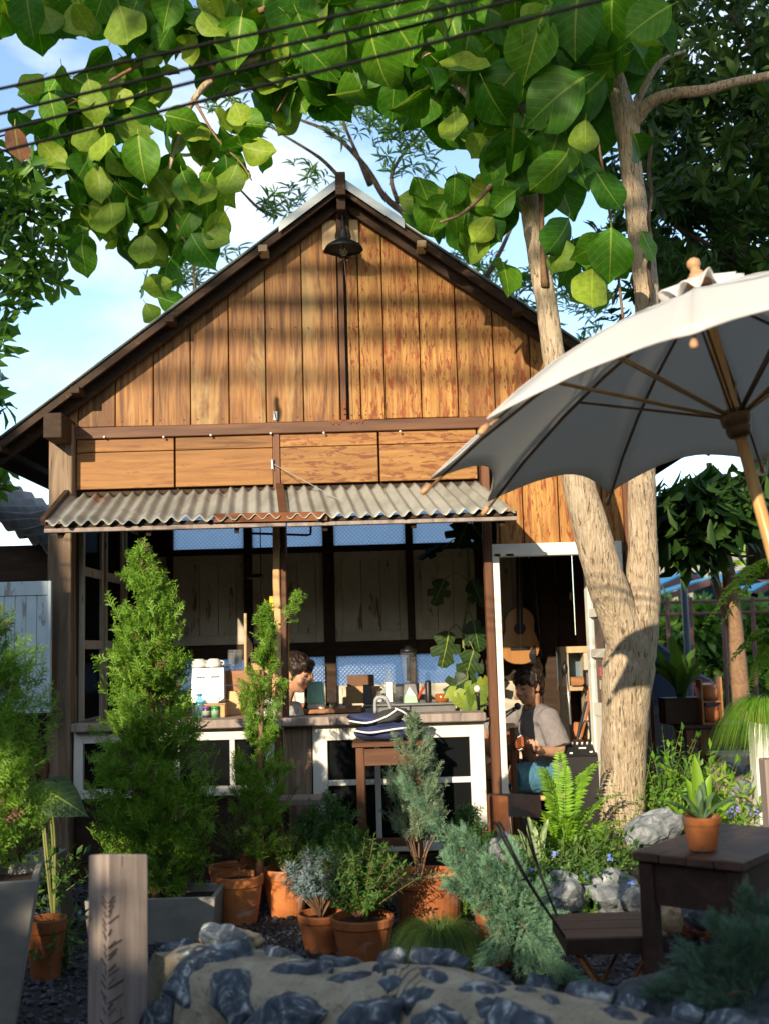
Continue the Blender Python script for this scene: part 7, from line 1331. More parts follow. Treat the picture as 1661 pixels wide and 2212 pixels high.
sg = thing('person', 'seated singer in mauve grey t-shirt and denim shorts playing guitar in the doorway', 'person', (H0.x, H0.y, FZ))
b = MB(); hr = MB(); hf = Vector((-.80, -.60, 0)); hc = P(1141, 1482, GY - .08); L = head(b, hr, hc, hf, .22, 1.10, .9)
nb_ = Bd(.06, 0, .47); b.tube([nb_, L(0, -.025, -.05)], [.058, .05], 14)
sL, eL, wL = Bd(.04, .18, .42), Bd(.0, .25, .20), Bd(.25, .34, .215); sR, eR, wR = Bd(.06, -.17, .42), Bd(.26, -.34, .30), Bd(.36, -.17, .19)
for a_, e_, w_ in ((sL, eL, wL), (sR, eR, wR)): b.tube(smoothpts([tuple(a_), tuple(e_), tuple(w_)], 5), list(np.interp(np.linspace(0, 2, 11), [0, 1, 2], [.052, .043, .029])), 12)
hand(b, wL, (fv * .55 + lv * .6 + Vector((0, 0, .15))), (-fv * .2 + lv * .1 + Vector((0, 0, 1))), .9, -1, 1.05); hand(b, wR, (lv * .8 - fv * .1 + Vector((0, 0, -.35))), (-fv), .5, 1, 1.05)
b.tube([Bd(0, 0, .05), Bd(.02, 0, .25), nb_], [.13, .14, .07], 14)
for s in (-1, 1): b.tube(smoothpts([tuple(Bd(.0, s * .1, .03)), tuple(Bd(.40, s * .15, .02)), tuple(Bd(.37, s * .15, -.19)), tuple(Bd(.34, s * .15, H0.z * 0 - (H0.z - FZ) + .04))], 4), list(np.interp(np.linspace(0, 3, 13), [0, 1, 2, 3], [.085, .062, .055, .036])), 12); b.tube([Bd(.34, s * .15, -(H0.z - FZ) + .035), Bd(.50, s * .16, -(H0.z - FZ) + .025)], [.04, .03], 10)
remesh(b.build('body', W['skin'], sg, smooth=True, fix=False), .006, 4); remesh(hr.build('hair', W['hair'], sg, smooth=True, fix=False), .0045, 1); face_bits(sg, L, 1.1)
b = MB()
b.tube(smoothpts([tuple(Bd(-.02, 0, -.03)), tuple(Bd(-.03, 0, .10)), tuple(Bd(-.03, 0, .25)), tuple(Bd(.02, 0, .38)), tuple(Bd(.05, 0, .465))], 4), list(np.interp(np.linspace(0, 4, 17), range(5), [.165, .168, .172, .155, .085])), 20)
for a_, e_ in ((sL, eL), (sR, eR)): k = a_ + (e_ - a_) * .95; b.tube([Bd(.03, 0, .40), a_ + Vector((0, 0, -.005)), a_.lerp(k, .55), k], [.11, .078, .082, .092], 16)
b.ball(Bd(-.05, .02, .05), (.16, .19, .1), 14, 10)
ob = remesh(b.build('t_shirt', W['tee'], sg, smooth=True, fix=False), .009, 5)
def wrinkle(ob, name, st, sz_):
    tx = bpy.data.textures.new(name, 'CLOUDS'); tx.noise_scale = sz_; d = ob.modifiers.new('folds', 'DISPLACE'); d.texture = tx; d.strength = st; d.mid_level = .5; d.texture_coords = 'GLOBAL'
wrinkle(ob, 'fold_noise', .024, .075)
MB().tube([nb_ + Vector((math.cos(a) * .068, math.sin(a) * .068, .012 - .018 * (fv.x * math.cos(a) + fv.y * math.sin(a)))) for a in [k * 2 * math.pi / 20 for k in range(21)]], .009, 7, cap=False).build('collar', W['tee'], sg, smooth=True)
b = MB(); b.tube([Bd(-.10, 0, -.02), Bd(.08, 0, .0)], [.15, .15], 18)
for s in (-1, 1): b.tube([Bd(-.02, s * .09, .0), Bd(.16, s * .12, .005), Bd(.33, s * .15, .01)], [.115, .108, .100], 16)
wrinkle(remesh(b.build('denim_shorts', W['denim'], sg, smooth=True, fix=False), .009, 4), 'fold_noise2', .016, .06)
st = thing('stool', 'low pale topped stool under the singer', 'stool', (H0.x, H0.y, FZ)); hz2 = H0.z - .125; MB().lathe([(.17, -.03), (.175, -.02), (.175, -.005), (.165, 0), (0, 0)], (H0.x + .02, H0.y, hz2), 24).build('seat', W['ply'], st)
for a in (.8, 2.4, 3.9, 5.5): MB().beam((H0.x + .02 + .11 * math.cos(a), H0.y + .11 * math.sin(a), hz2 - .03), (H0.x + .02 + .16 * math.cos(a), H0.y + .16 * math.sin(a), FZ), .03, .03).build('leg', W['dark'], st)
gcn = Bd(.275, -.10, .165); ay = (lv * .93 + Vector((0, 0, .18)) + fv * .26); guitar('sunburst acoustic guitar in the hands of the singer with its headstock toward the viewer', gcn, Vector((0, 0, 1)) - ay.normalized() * ay.normalized().z, ay, fv - ay.normalized() * fv.dot(ay.normalized()), .88, W['sunburst'], W['sunburst'], nl=.40)
# microphones
def mic(label, tip, d, stand, mt_head, st_pts):
    t_ = thing('microphone', label, 'microphone', stand); d = Vector(d).normalized(); tip = Vector(tip); MB().lathe([(.010, -.16), (.013, -.05), (.018, -.035)], tip, 14, axis=-d, cap0=True).build('handle', W['black'], t_, smooth=True) if 0 else MB().tube([tip + d * .17, tip + d * .05, tip + d * .03], [.010, .013, .017], 12).build('handle', W['black'], t_, smooth=True)
    MB().ball(tip, (.024, .024, .026), 14, 10).build('grille', mt_head, t_, smooth=True); b = MB()
    for q in st_pts: b.tube(q, .009, 8)
    b.build('stand_pole', W['blackm'], t_, smooth=True, kind='stuff'); MB().lathe([(.13, 0), (.13, .012), (.02, .02)], stand, 20).build('stand_base', W['blackm'], t_); return t_
mt = L(-.01, .140, -.095); d_ = Vector((-.80, -.25, -.55)); fx = P(1040, 1560, GY - .1); mic('black microphone on a boom held close to the lips of the singer', mt, d_, (fx.x, fx.y, FZ), plain('grille_blue', (.03, .04, .06), .4, .5), [[mt + d_.normalized() * .12, Vector((fx.x, fx.y, fx.z))], [Vector((fx.x, fx.y, FZ)), Vector((fx.x, fx.y, fx.z + .02))]])
m2 = P(1030, 1488, 8.0); mic('spare microphone with a white head over the pothos', m2, (.05, .1, -1), (m2.x + .02, 8.05, FZ), W['cream'], [[m2 + Vector((.0, .01, -.14)), Vector((m2.x + .02, 8.05, FZ))], [m2 + Vector((.0, .02, -.13)), P(1085, 1512, 8.0)]])
# barista
BYp = 7.98; bh = P(641, 1455, BYp); br = thing('person', 'barista in a white t-shirt looking down behind the hatch post', 'person', (bh.x - .08, BYp, FZ)); b = MB(); hr = MB(); L2 = head(b, hr, bh, (.93, -.36, 0), .24, 1.14, .8); nb2 = bh + Vector((-.10, .02, -.20)); b.tube([nb2, L2(0, -.025, -.05)], [.06, .052], 14); b.tube([nb2 + Vector((-.02, 0, -.45)), nb2 + Vector((-.03, 0, -.2)), nb2], [.13, .14, .06], 14)
r2 = Vector((-.36, -.93, 0)) * -1
sh_ = [nb2 + r2 * s * .19 + Vector((-.02, 0, -.06)) for s in (-1, 1)]
for s_, q in zip((-1, 1), sh_):
    e_ = q + Vector((.06, 0, -.28)) + r2 * s_ * .05; w_ = e_ + Vector((.24, -.05, -.06)) - r2 * s_ * .05; b.tube(smoothpts([tuple(q), tuple(e_), tuple(w_)], 5), list(np.interp(np.linspace(0, 2, 11), [0, 1, 2], [.05, .042, .03])), 12); hand(b, w_, (1, -.2, -.2), (0, 0, -1), .5, s_)
b.tube([nb2 + Vector((-.02, 0, -.45)), nb2 + Vector((-.02, .03, -1.0)), nb2 + Vector((-.02, .03, -(nb2.z - FZ) + .03))], [.13, .12, .10], 12)
remesh(b.build('body', W['skin'], br, smooth=True, fix=False), .007, 4); remesh(hr.build('hair', W['hair'], br, smooth=True, fix=False), .005, 1); face_bits(br, L2, 1.14)
b = MB(); b.tube(smoothpts([tuple(nb2 + Vector((-.05, 0, -.62))), tuple(nb2 + Vector((-.05, 0, -.4))), tuple(nb2 + Vector((-.05, 0, -.2))), tuple(nb2 + Vector((-.03, 0, -.07))), tuple(nb2 + Vector((0, 0, .0)))], 4), list(np.interp(np.linspace(0, 4, 17), range(5), [.17, .19, .20, .17, .08])), 20)
for q in sh_: b.tube([nb2 + Vector((-.03, 0, -.08)), q, q + Vector((.05, 0, -.24))], [.1, .078, .085], 16)
wrinkle(remesh(b.build('t_shirt', W['teew'], br, smooth=True, fix=False), .009, 5), 'fold_noise3', .018, .08)
b = MB(); b.tube([nb2 + Vector((-.03, .02, -.60)), nb2 + Vector((-.03, .03, -(nb2.z - FZ) + .08))], [.15, .12], 16); b.build('trousers', W['navy'], br, smooth=True)
# shelf, speaker, amplifier, small table
SHY = 8.85; sx0, sx1 = X(1210, 1440, SHY), X(1330, 1440, SHY); sh = thing('wall_shelf', 'pale wooden pigeonhole shelf behind the open glazed door', 'shelf', ((sx0 + sx1) / 2, SHY, Z(1495, 1250, SHY)))
for a, c_ in ((1396, 1410), (1481, 1492)): MB().box((sx0, SHY, Z(c_, 1250, SHY)), (sx1, SHY + .22, Z(a, 1250, SHY))).build('shelf_board', W['lampboard'], sh, bevel=.002)
for a, c_ in ((1212, 1228), (1261, 1279), (1312, 1328)): MB().box((X(a, 1440, SHY), SHY + .004, Z(1600, 1250, SHY)), (X(c_, 1440, SHY), SHY + .21, Z(1410.5, 1250, SHY))).build('divider', W['white_worn'], sh, bevel=.002)
MB().box((sx0, SHY + .2, Z(1481, 1250, SHY)), (sx1, SHY + .21, Z(1410, 1250, SHY))).build('back_panel', plain('slate_blue_paint', (.10, .15, .18), .6), sh)
t_, p = item('small_box', 'orange brown wooden box in the left pigeonhole', 'box', 1245, 1481, 8.84); MB().box((X(1232, 1470, 8.84), 8.82, Z(1481, 1250, SHY)), (X(1260, 1470, 8.84), 8.92, Z(1462, 1250, SHY))).build('body', W['counter'], t_, bevel=.004)
t_, p = item('speaker', 'small black box speaker with a bright grille on the shelf', 'speaker', 1275, 1481, 8.8); MB().box((X(1263, 1465, 8.78), 8.77, Z(1483, 1275, 8.78)), (X(1288, 1465, 8.78), 8.88, Z(1447, 1275, 8.78))).build('cabinet', W['black'], t_, bevel=.006); MB().box((X(1265, 1465, 8.78), 8.764, Z(1480, 1275, 8.78)), (X(1281, 1465, 8.78), 8.769, Z(1453, 1275, 8.78))).build('grille', W['steel'], t_)
AYm = 7.85; t_, p = item('amplifier', 'black guitar amplifier with knobs and plugged cables behind the fern', 'amplifier', 1270, 1720, AYm, FZ); ax0_, ax1_ = X(1222, 1650, AYm), X(1312, 1650, AYm); azt = Z(1604, 1270, AYm)
MB().box((ax0_, AYm, FZ), (ax1_, AYm + .28, azt - .09)).build('cabinet', W['black'], t_, bevel=.008); MB().slab([(ax0_, AYm, azt - .09), (ax1_, AYm, azt - .09), (ax1_, AYm + .1, azt), (ax0_, AYm + .1, azt)], (0, .18, 0)).build('control_panel', W['blackm'], t_, bevel=.003)
for k in range(6): q = Vector((ax0_ + .06 + k * .035, AYm + .085, azt - .018)); MB().lathe([(.008, 0), (.007, .018), (0, .019)], q, 8, axis=(0, -.7, .7)).build('knob', W['cream'], t_)
for a, w_, z_ in ((.10, .05, -.045), (.17, .02, -.07), (.03, .02, -.075), (.22, .045, -.075)): MB().box((ax0_ + a, AYm + .045 + (.09 + z_) * 1.1 - .0505, azt + z_), (ax0_ + a + w_, AYm + .05 + (.09 + z_) * 1.1 - .0495, azt + z_ + .01)).build('panel_print', W['paper'], t_)
b = MB()
for k in range(4): x_ = ax0_ + .19 + k * .02; b.tube(smoothpts([(x_, AYm + .12, azt), (x_ + .005, AYm + .12, azt + .06), (x_ - .02, AYm + .15, azt + .14), (x_ - .05 + .03 * k, AYm + .25, azt + .02)], 5), .004, 5)
b.build('cables', W['black'], t_, smooth=True, kind='stuff')
t_, p = item('guitar_stand', 'silver stand pole with black clip behind the singer', 'stand', 1226, 1530, 8.3, FZ); MB().tube([P(1222, 1450, 8.3), P(1229, 1525, 8.3), (P(1229, 1525, 8.3).x + .02, 8.3, FZ)], .010, 8).build('pole', W['steel'], t_, smooth=True); v, f = blob(P(1219, 1443, 8.3), (.022, .02, .05), None, 2, .4, 2, 1.); MB().add(v, f).build('clip', W['black'], t_, smooth=True)
for a in (.5, 2.6, 4.7): MB().tube([(P(1229, 1525, 8.3).x + .02, 8.3, FZ + .25), (P(1229, 1525, 8.3).x + .02 + .2 * math.cos(a), 8.3 + .2 * math.sin(a), FZ)], .008, 6).build('foot', W['steel'], t_)
t_, p = item('folding_stool', 'two curved brown folding stool frames leaning beside the amplifier', 'stool', 1250, 1600, 8.3, FZ)
for k, vx in enumerate((1246, 1262)): MB().beam(P(vx, 1560, 8.25), P(vx - 6, 1720, 8.2), .04, .05).build('frame', W['maple'], t_, bevel=.008)
MB().beam(P(1252, 1570, 8.3), P(1252, 1600, 8.3), .06, .02).build('seat', W['maple'], t_)
t_, p = item('side_table', 'narrow dark side table edge on just inside the door frame', 'table', 1100, 1700, 7.62, FZ); MB().box((X(1082, 1570, 7.62), 7.6, Z(1572, 1100, 7.62)), (X(1112, 1570, 7.62), 7.72, Z(1564, 1100, 7.62))).build('top', W['lampboard'], t_, bevel=.002)
MB().box((X(1101, 1570, 7.62), 7.62, FZ), (X(1112, 1570, 7.62), 7.68, Z(1572, 1100, 7.62))).build('leg', W['beam_v'], t_, bevel=.003)
t_, p = item('picture_frame', 'small orange wooden picture frame behind the singer', 'frame', 1122, 1506, 8.9); MB().box(P(1113, 1512, 8.9), P(1136, 1480, 8.92)).build('frame', W['counter'], t_, bevel=.003); MB().box(P(1117, 1508, 8.894), P(1132, 1484, 8.899)).build('print', W['blackm'], t_)
# red slat wall at the back of the doorway
rsl = rough_mat('red_slat_paint', [(.3, (.06, .016, .008)), (.7, (.13, .035, .016))], (16, 16, 1.5), rough=.5, bump=.2)
xs = [X(a, 1300, BY) for a in (1122, 1160, 1198, 1236, 1272, 1310, 1350, 1395)]
for i in range(len(xs) - 1): MB().box((xs[i] + .003, BY - .075, FZ), (xs[i + 1] - (.004 if i not in (3,) else .012), BY - .055, 3.2)).build('back_slat', rsl if i > 2 else W['dark'], house, bevel=.002)
for vx, w_ in ((1074, 12), (1100, 16)): b = MB(); v, f = blob(P(vx, 1199, FY - .035), (.022 * w_ / 12, .0015, .009), None, 2, .8, 2.5, vx); b.add(v, f).build('paint_chip', W['dark'], house)
# ================================================================ right background
BGx = lambda vx, vy, Y: P(vx, vy, Y)
ftY = 8.6; ft_z = Z(1566, 1540, ftY); fx0, fx1 = X(1476, 1570, ftY), X(1640, 1570, ftY); t_ = thing('side_table', 'dark wooden table outside right of the cafe with a pot lantern on top', 'table', ((fx0 + fx1) / 2, ftY + .2, 0))
for k in range(3): MB().box((fx0, ftY + k * .14, ft_z - .025), (fx1, ftY + k * .14 + .138, ft_z)).build('top_board', W['darkwood'], t_, bevel=.003)
MB().box((fx0 + .03, ftY + .03, ft_z - .17), (fx1 - .03, ftY + .05, ft_z - .026)).build('apron', W['beam'], t_)
for x_, y_ in ((fx0 + .02, ftY + .02), (fx0 + .12, ftY + .02), (fx1 - .08, ftY + .02), (fx0 + .02, ftY + .34)): MB().box((x_, y_ + .0, 0), (x_ + .055, y_ + .055, ft_z - .027)).build('leg', W['beam_v'], t_, bevel=.003)
t_ = thing('chair', 'reddish wooden chair behind the far table', 'chair', (X(1550, 1700, 9.3), 9.3, 0)); a, c_ = X(1492, 1640, 9.3), X(1600, 1640, 9.3); z_ = Z(1640, 1550, 9.3); MB().box((a, 9.3, z_ - .05), (c_, 9.7, z_)).build('seat', W['beam'], t_, bevel=.004)
for x_ in (a, c_ - .05): MB().box((x_, 9.32, 0), (x_ + .05, 9.37, z_ - .05)).build('leg', W['beam_v'], t_)
MB().box((a + .05, 9.33, z_ - .3), (c_ - .05, 9.36, z_ - .25)).build('rail', W['beam'], t_)
t_ = thing('pot_lantern', 'two tier wooden stand with orange clay pots on the outside table', 'lantern', P(1540, 1560, 8.7)); lx = P(1538, 1560, 8.7); lx.z = ft_z
MB().box((lx.x - .085, 8.66, ft_z), (lx.x - .07, 8.8, ft_z + .34)).build('side', W['counter'], t_); MB().box((lx.x + .065, 8.66, ft_z), (lx.x + .08, 8.8, ft_z + .36)).build('side', W['counter'], t_)
for z_ in (0, .165): MB().box((lx.x - .07, 8.66, ft_z + z_), (lx.x + .065, 8.8, ft_z + z_ + .012)).build('tier', W['counter'], t_); lat(t_, Vector((lx.x, 8.72, ft_z + z_ + .012)), [(.04, 0), (.058, .03), (.06, .08), (.05, .105), (.055, .12), (.05, .12)], 'terra', 'clay_pot')
conifer_p = P(1480, 1560, 8.8); t_ = thing('planter_box', 'dark wooden planter box beside the pot lantern', 'planter', (conifer_p.x, 8.85, ft_z)); MB().box((X(1432, 1540, 8.85), 8.78, ft_z), (X(1520, 1540, 8.85), 9.0, ft_z + .2)).build('box', W['dark'], t_, bevel=.004)
straps('broadleaf_plant', 'dark broad leaved plant rising from the planter box with one sunlit tip', 'plant', (conifer_p.x, 8.88, ft_z + .18), [(a, .12 + .22 * random.random(), .25 + .35 * random.random(), .3 + .3 * random.random()) for a in range(0, 360, 24)], leaf_mat('broad_dark_leaf', (.06, .13, .02), trans=.3, var=.5), .10)
fern('hanging_fern', 'arching fern frond hanging in sunlight at the right edge', P(1700, 1210, 6.4), [(186, .55, .02, .42), (172, .42, .0, .40), (195, .48, .05, .30)], leaf_mat('frond_lit', (.26, .42, .045), trans=.4, var=.25), .105, 5)
fern('hanging_fern', 'lower hanging fern fronds at the right edge', P(1690, 1370, 6.6), [(190, .25, .0, .35), (160, .3, .05, .2), (200, .12, .0, .5), (175, .35, .1, .3)], bpy.data.materials['frond_lit'], .10, 6)
pw = thing('white_post', 'white painted post topped by a pot of trailing grass at the right edge', 'post', (X(1642, 1650, 6.6), 6.6, 0)); MB().box((X(1628, 1650, 6.6), 6.56, 0), (X(1672, 1650, 6.6), 6.68, Z(1560, 1650, 6.6))).build('shaft', W['white'], pw, bevel=.004); MB().lathe([(.07, 0), (.1, .10), (.09, .10)], (X(1650, 1560, 6.6), 6.6, Z(1560, 1650, 6.6)), 16).build('pot', W['terra_d'], pw)
grass('trailing_grass', 'bright green trailing grass spilling from the white post', (X(1652, 1545, 6.55), 6.55, Z(1550, 1650, 6.6) + .10), 900, .36, .08, leaf_mat('trailing_green', (.14, .30, .03), trans=.3, var=.35), h=.35, droop=.95, w=.004, seed=8)
t_ = thing('grey_post', 'plain weathered post at the right edge behind the table', 'post', (X(1662, 1700, 5.6), 5.6, 0)); MB().box((X(1652, 1700, 5.6), 5.58, 0), (X(1690, 1700, 5.6), 5.68, Z(1640, 1660, 5.6))).build('timber', W['oldwood'], t_, bevel=.005)
# low stone plinth behind the table
sw = thing('stone_plinth', 'pale stone and mortar plinth behind the outside table', 'wall', (P(1640, 1740, 8.2).x, 8.2, 0)); MB().box((X(1560, 1700, 8.2), 8.2, 0), (X(1760, 1700, 8.2), 8.6, Z(1632, 1600, 8.2))).build('mortar', W['mortar'], sw, bevel=.01)
for i, (vx, vy, rx, ry) in enumerate(((1585, 1660, 22, 18), (1632, 1665, 26, 20), (1600, 1705, 28, 20), (1655, 1712, 24, 20), (1575, 1735, 18, 16), (1625, 1745, 24, 16))): v, f = blob(P(vx, vy, 8.2), (rx * 8.2 / F, .03, ry * 8.2 / F), None, 2, .3, 1.4, i * 3.1); MB().add(v, f).build('stone', W['rock'], sw, smooth=True)
# steel post, red frames, blue roofed stalls, hedges, car, white building
t_ = thing('steel_post', 'slim grey steel post standing beside the dark tree', 'post', (P(1480, 1440, 10.5).x, 10.5, 0)); MB().tube([P(1468, 1080, 10.5), P(1478, 1300, 10.5), (P(1486, 1440, 10.5).x, 10.5, 0)], .032, 10).build('pole', plain('blue_grey_paint', (.12, .16, .21), .5), t_, smooth=True); MB().box((P(1486, 1440, 10.5).x - .1, 10.4, 0), (P(1486, 1440, 10.5).x + .1, 10.6, .03)).build('foot_plate', W['steel'], t_)
redp = plain('red_steel_paint', (.13, .055, .045), .7); t_ = thing('red_frame_fence', 'faded red steel frame fence in the background at right', 'fence', (P(1550, 1440, 15).x, 15, 0))
for vx in (1440, 1490, 1560, 1624, 1690): MB().tube([(P(vx, 1400, 15).x, 15, 0), P(vx, 1290, 15)], .03, 6).build('upright', redp, t_)
for vy in (1300, 1326): MB().tube([P(1420, vy + 2, 15), P(1720, vy - 6, 15)], .022, 6).build('rail', redp, t_)
for i, (va, vb, vz, Y) in enumerate(((1420, 1560, 1268, 21), (1545, 1680, 1262, 22), (1430, 1640, 1285, 19), (1600, 1720, 1295, 19))):
    t_ = thing('stall_roof', ('blue canvas stall roof at the left of the background stalls', 'blue canvas stall roof behind the leaning tree', 'lower blue stall roof in front of the others', 'small blue stall roof at the right edge of the background')[i], 'stall', (P((va + vb) / 2, vz, Y).x, Y, 0)); a, c_ = P(va, vz, Y), P(vb, vz, Y); mid = (a + c_) / 2 + Vector((0, 0, .28))
    b = MB(); b.slab([a, mid, mid + Vector((0, 2.4, 0)), a + Vector((0, 2.4, 0))], (0, 0, .03)); b.slab([mid, c_, c_ + Vector((0, 2.4, 0)), mid + Vector((0, 2.4, 0))], (0, 0, .03)); b.build('canvas_roof', bpy.data.materials.get('blue_tarp') or plain('blue_tarp', (.03, .30, .48), .5), t_)
    for q in (a, c_): MB().tube([(q.x, Y + .1, 0), (q.x, Y + .1, q.z)], .04, 6).build('pole', redp, t_)
    MB().beam(a + Vector((0, -.03, -.06)), mid + Vector((0, -.03, -.06)), .05, .1).build('fascia', redp, t_); MB().beam(mid + Vector((0, -.03, -.06)), c_ + Vector((0, -.03, -.06)), .05, .1).build('fascia', redp, t_)
def hedge(name, label, vx0, vx1, vtop, Y, dep, n, ll, mat, zb_=0.):
    a, c_ = P(vx0, vtop, Y), P(vx1, vtop, Y); r = np.random.default_rng(int(Y)); C = np.stack([r.uniform(a.x, c_.x, n), Y + dep * (r.random(n) ** 2 - .0), zb_ + (a.z - zb_) * r.random(n) ** .8 * (.85 + .25 * r.random(n))], 1)
    V, Fq = whorls(C, r.normal(size=C.shape) + np.array([0, -.5, .4]), 6, ll, ll * .42, .2, .4, 3); t_ = thing(name, label, 'hedge', ((a.x + c_.x) / 2, Y, 0)); npmesh('foliage', V, Fq, mat, t_, tags={'kind': 'stuff'})
    MB().box((a.x, Y + dep * .4, 0), (c_.x, Y + dep * .8, a.z * .93)).build('core', W['bark_d'], t_); return t_
M_HG = leaf_mat('hedge_leaf', (.10, .21, .03), trans=.3, var=.45, hue=.02); M_HB = leaf_mat('bright_hedge_leaf', (.20, .36, .03), trans=.3, var=.3, hue=.02)
hedge('shrub_belt', 'shady green shrubs beyond the red frame fence', 1380, 1760, 1318, 16.5, 1.5, 1500, .26, M_HG)
hedge('climber_wall', 'bright yellow green climber covered wall beyond the stalls', 1380, 1600, 1152, 30, 2., 2600, .34, M_HB); hedge('climber_wall', 'lower bright green hedge below the white building', 1560, 1800, 1215, 30.5, 2., 1300, .34, M_HB)
t_ = thing('railing', 'pale railing bars running across the green climber wall', 'railing', (P(1520, 1215, 29).x, 29, 0))
for vy in (1208, 1232): MB().beam(P(1400, vy, 29), P(1720, vy - 7, 29), .1, .16).build('rail', W['concrete'], t_)
for k in range(9): q = P(1420 + k * 34, 1226, 29.02); MB().beam((q.x, q.y, 0), q, .1, .1).build('upright', W['concrete'], t_)
wb = thing('white_building', 'low white building with a vent chimney behind the trees at right', 'building', (P(1640, 1210, 45).x, 48, 0)); a, c_ = P(1545, 1220, 45), P(1800, 1220, 45); zt_ = P(1600, 1194, 45).z; MB().box((a.x, 45, 0), (c_.x, 55, zt_)).build('wall', W['white'], wb); MB().slab([(a.x - .4, 44.6, zt_ + .002), (c_.x, 44.6, zt_ + .002), (c_.x, 50, zt_ + 1.0), (a.x - .4, 50, zt_ + 1.0)], (0, 0, .15)).build('roof', W['concrete'], wb); q = P(1633, 1190, 46); MB().lathe([(.35, 0), (.35, 1.1), (.55, 1.15), (.5, 1.4), (.2, 1.6), (0, 1.62)], (q.x, 46, zt_), 14).build('chimney', W['cream'], wb)
for i, vx in enumerate((1618, 1636, 1654)): t_ = thing('water_tank', ('left', 'middle', 'right')[i] + ' of the three white water tanks below the white building', 'tank', (P(vx, 1240, 32).x, 32.5, 0)); q = P(vx, 1250, 32); MB().lathe([(.1, q.z), (.12, q.z), (.13, q.z + .25), (.09, q.z + .33), (.0, q.z + .34)], (q.x, 32, 0), 14).build('drum', W['cream'], t_, smooth=True); MB().box((q.x - .1, 31.9, 0), (q.x + .1, 32.1, q.z)).build('plinth', W['concrete'], t_)
# parked car: rear quarter seen behind the plants
def car():
    Y = 14.2; gx = P(1556, 1455, Y).x; t_ = thing('parked_car', 'dark blue car parked behind the plants seen from its rear end', 'car', (gx - 1.9, Y + .8, 0)); body = plain('dark_blue_paint', (.012, .025, .06), .18, .3, .6)
    prof = [(0, .35), (.02, .75), (-.12, .95), (-.25, 1.02), (-.75, 1.42), (-1.3, 1.53), (-2.3, 1.5), (-3.1, 1.02), (-4.1, .9), (-4.3, .6), (-4.25, .3)]
    def pr(nm, pts, y0, y1, mt, par=t_, bev=.03): return MB().prism([(gx + x, z) for x, z in pts][::1], Y + y0, Y + y1).build(nm, mt, par, bevel=bev)
    pr('body', prof, 0, 1.7, body); pr('side_window', [(-.62, 1.04), (-1.0, 1.40), (-1.45, 1.46), (-1.45, 1.04)], -.012, .0, W['darkglass'], bev=0); pr('side_window', [(-1.55, 1.04), (-1.55, 1.46), (-2.2, 1.43), (-2.75, 1.04)], -.012, 0, W['darkglass'], bev=0)
    pr('tail_light', [(.0, .74), (-.12, .93), (-.42, .92), (-.36, .74)], -.02, .1, plain('red_lens', (.35, .02, .03), .2)); pr('light_centre', [(-.08, .78), (-.14, .9), (-.3, .9), (-.26, .78)], -.026, -.021, W['steel'], bev=0)
    pr('bumper', [(.06, .3), (.06, .55), (-.3, .55), (-.3, .3)], -.03, 1.73, body)
    for x_ in (-.85, -3.5): w_ = MB().lathe([(.18, -.1), (.31, -.1), (.32, -.08), (.32, .08), (.31, .1), (.18, .1)], (gx + x_, Y + .05, .32), 24, axis=(0, 1, 0)).build('wheel', W['black'], t_); MB().lathe([(0, .0), (.19, -.01), (.2, .02)], (gx + x_, Y - .05, .32), 18, axis=(0, -1, 0), cap0=False).build('rim', W['steel'], w_)
car()
# ================================================================ unseen blockers added behind and above the viewer to shade the garden
nh = thing('shade_facade', 'unseen timber facade added behind the viewer to shade the garden', 'house', (-1, -8, 0))
def zs(x0_, z_, y_from, y_to): return z_ + .55 * (y_from - y_to)     # height at y_to that shades point (y_from, z_)
NYB = -4.5
top = [(-12, 7.9), (-7.8, 7.8), (-7.45, 6.5), (-7.25, 5.55), (-6.5, 4.95), (-6.3, 3.68), (-4.8, 3.62), (-4.5, 3.42), (-3.5, 3.42), (-3.25, 3.78), (5.2, 3.82)]  # facade outline shaped so its shadow edge falls across the garden
MB().prism([(-12, 0), (5.2, 0)] + top[::-1], NYB - .3, NYB).build('wall', W['dark'], nh)
shade_beam_l = [(-7.0, 4.62), (-6.3, 4.50), (-5.2, 4.30), (-4.55, 4.10)]
for i in range(3): MB().slab([(shade_beam_l[i][0], NYB + .05, shade_beam_l[i][1]), (shade_beam_l[i + 1][0], NYB + .05, shade_beam_l[i + 1][1]), (shade_beam_l[i + 1][0], NYB - .1, shade_beam_l[i + 1][1]), (shade_beam_l[i][0], NYB - .1, shade_beam_l[i][1])], (0, 0, .36)).build('shade_beam', W['rust'], nh)  # added beam, casts a shade band with a lit gap below it
MB().box((-4.7, NYB - .1, 3.4), (-4.6, NYB + .04, 4.2)).build('shade_beam_post', W['rust'], nh)
r = np.random.default_rng(12); tx_ = np.array([q[0] for q in top]); tz_2 = np.array([q[1] for q in top]); xs_ = r.uniform(-6.2, 5.2, 300); C = np.stack([xs_, NYB + r.uniform(-.2, .2, 300), np.interp(xs_, tx_, tz_2) + np.abs(r.normal(size=300)) * .08], 1); xs_ = r.uniform(-6.9, -4.5, 70); C = np.concatenate([C, np.stack([xs_, NYB + r.uniform(-.1, .2, 70), np.interp(xs_, [q[0] for q in shade_beam_l], [q[1] for q in shade_beam_l]) + .36 * r.integers(0, 2, 70) + r.normal(size=70) * .05], 1)])
V, Fq = whorls(C, r.normal(size=C.shape) + np.array([0, .3, .6]), 6, .13, .06, .2, .4, 3); npmesh('shade_edge_leaves', V, Fq, M_HG, nh, tags={'kind': 'stuff'})  # leaves added to break up the edge of the cast shade
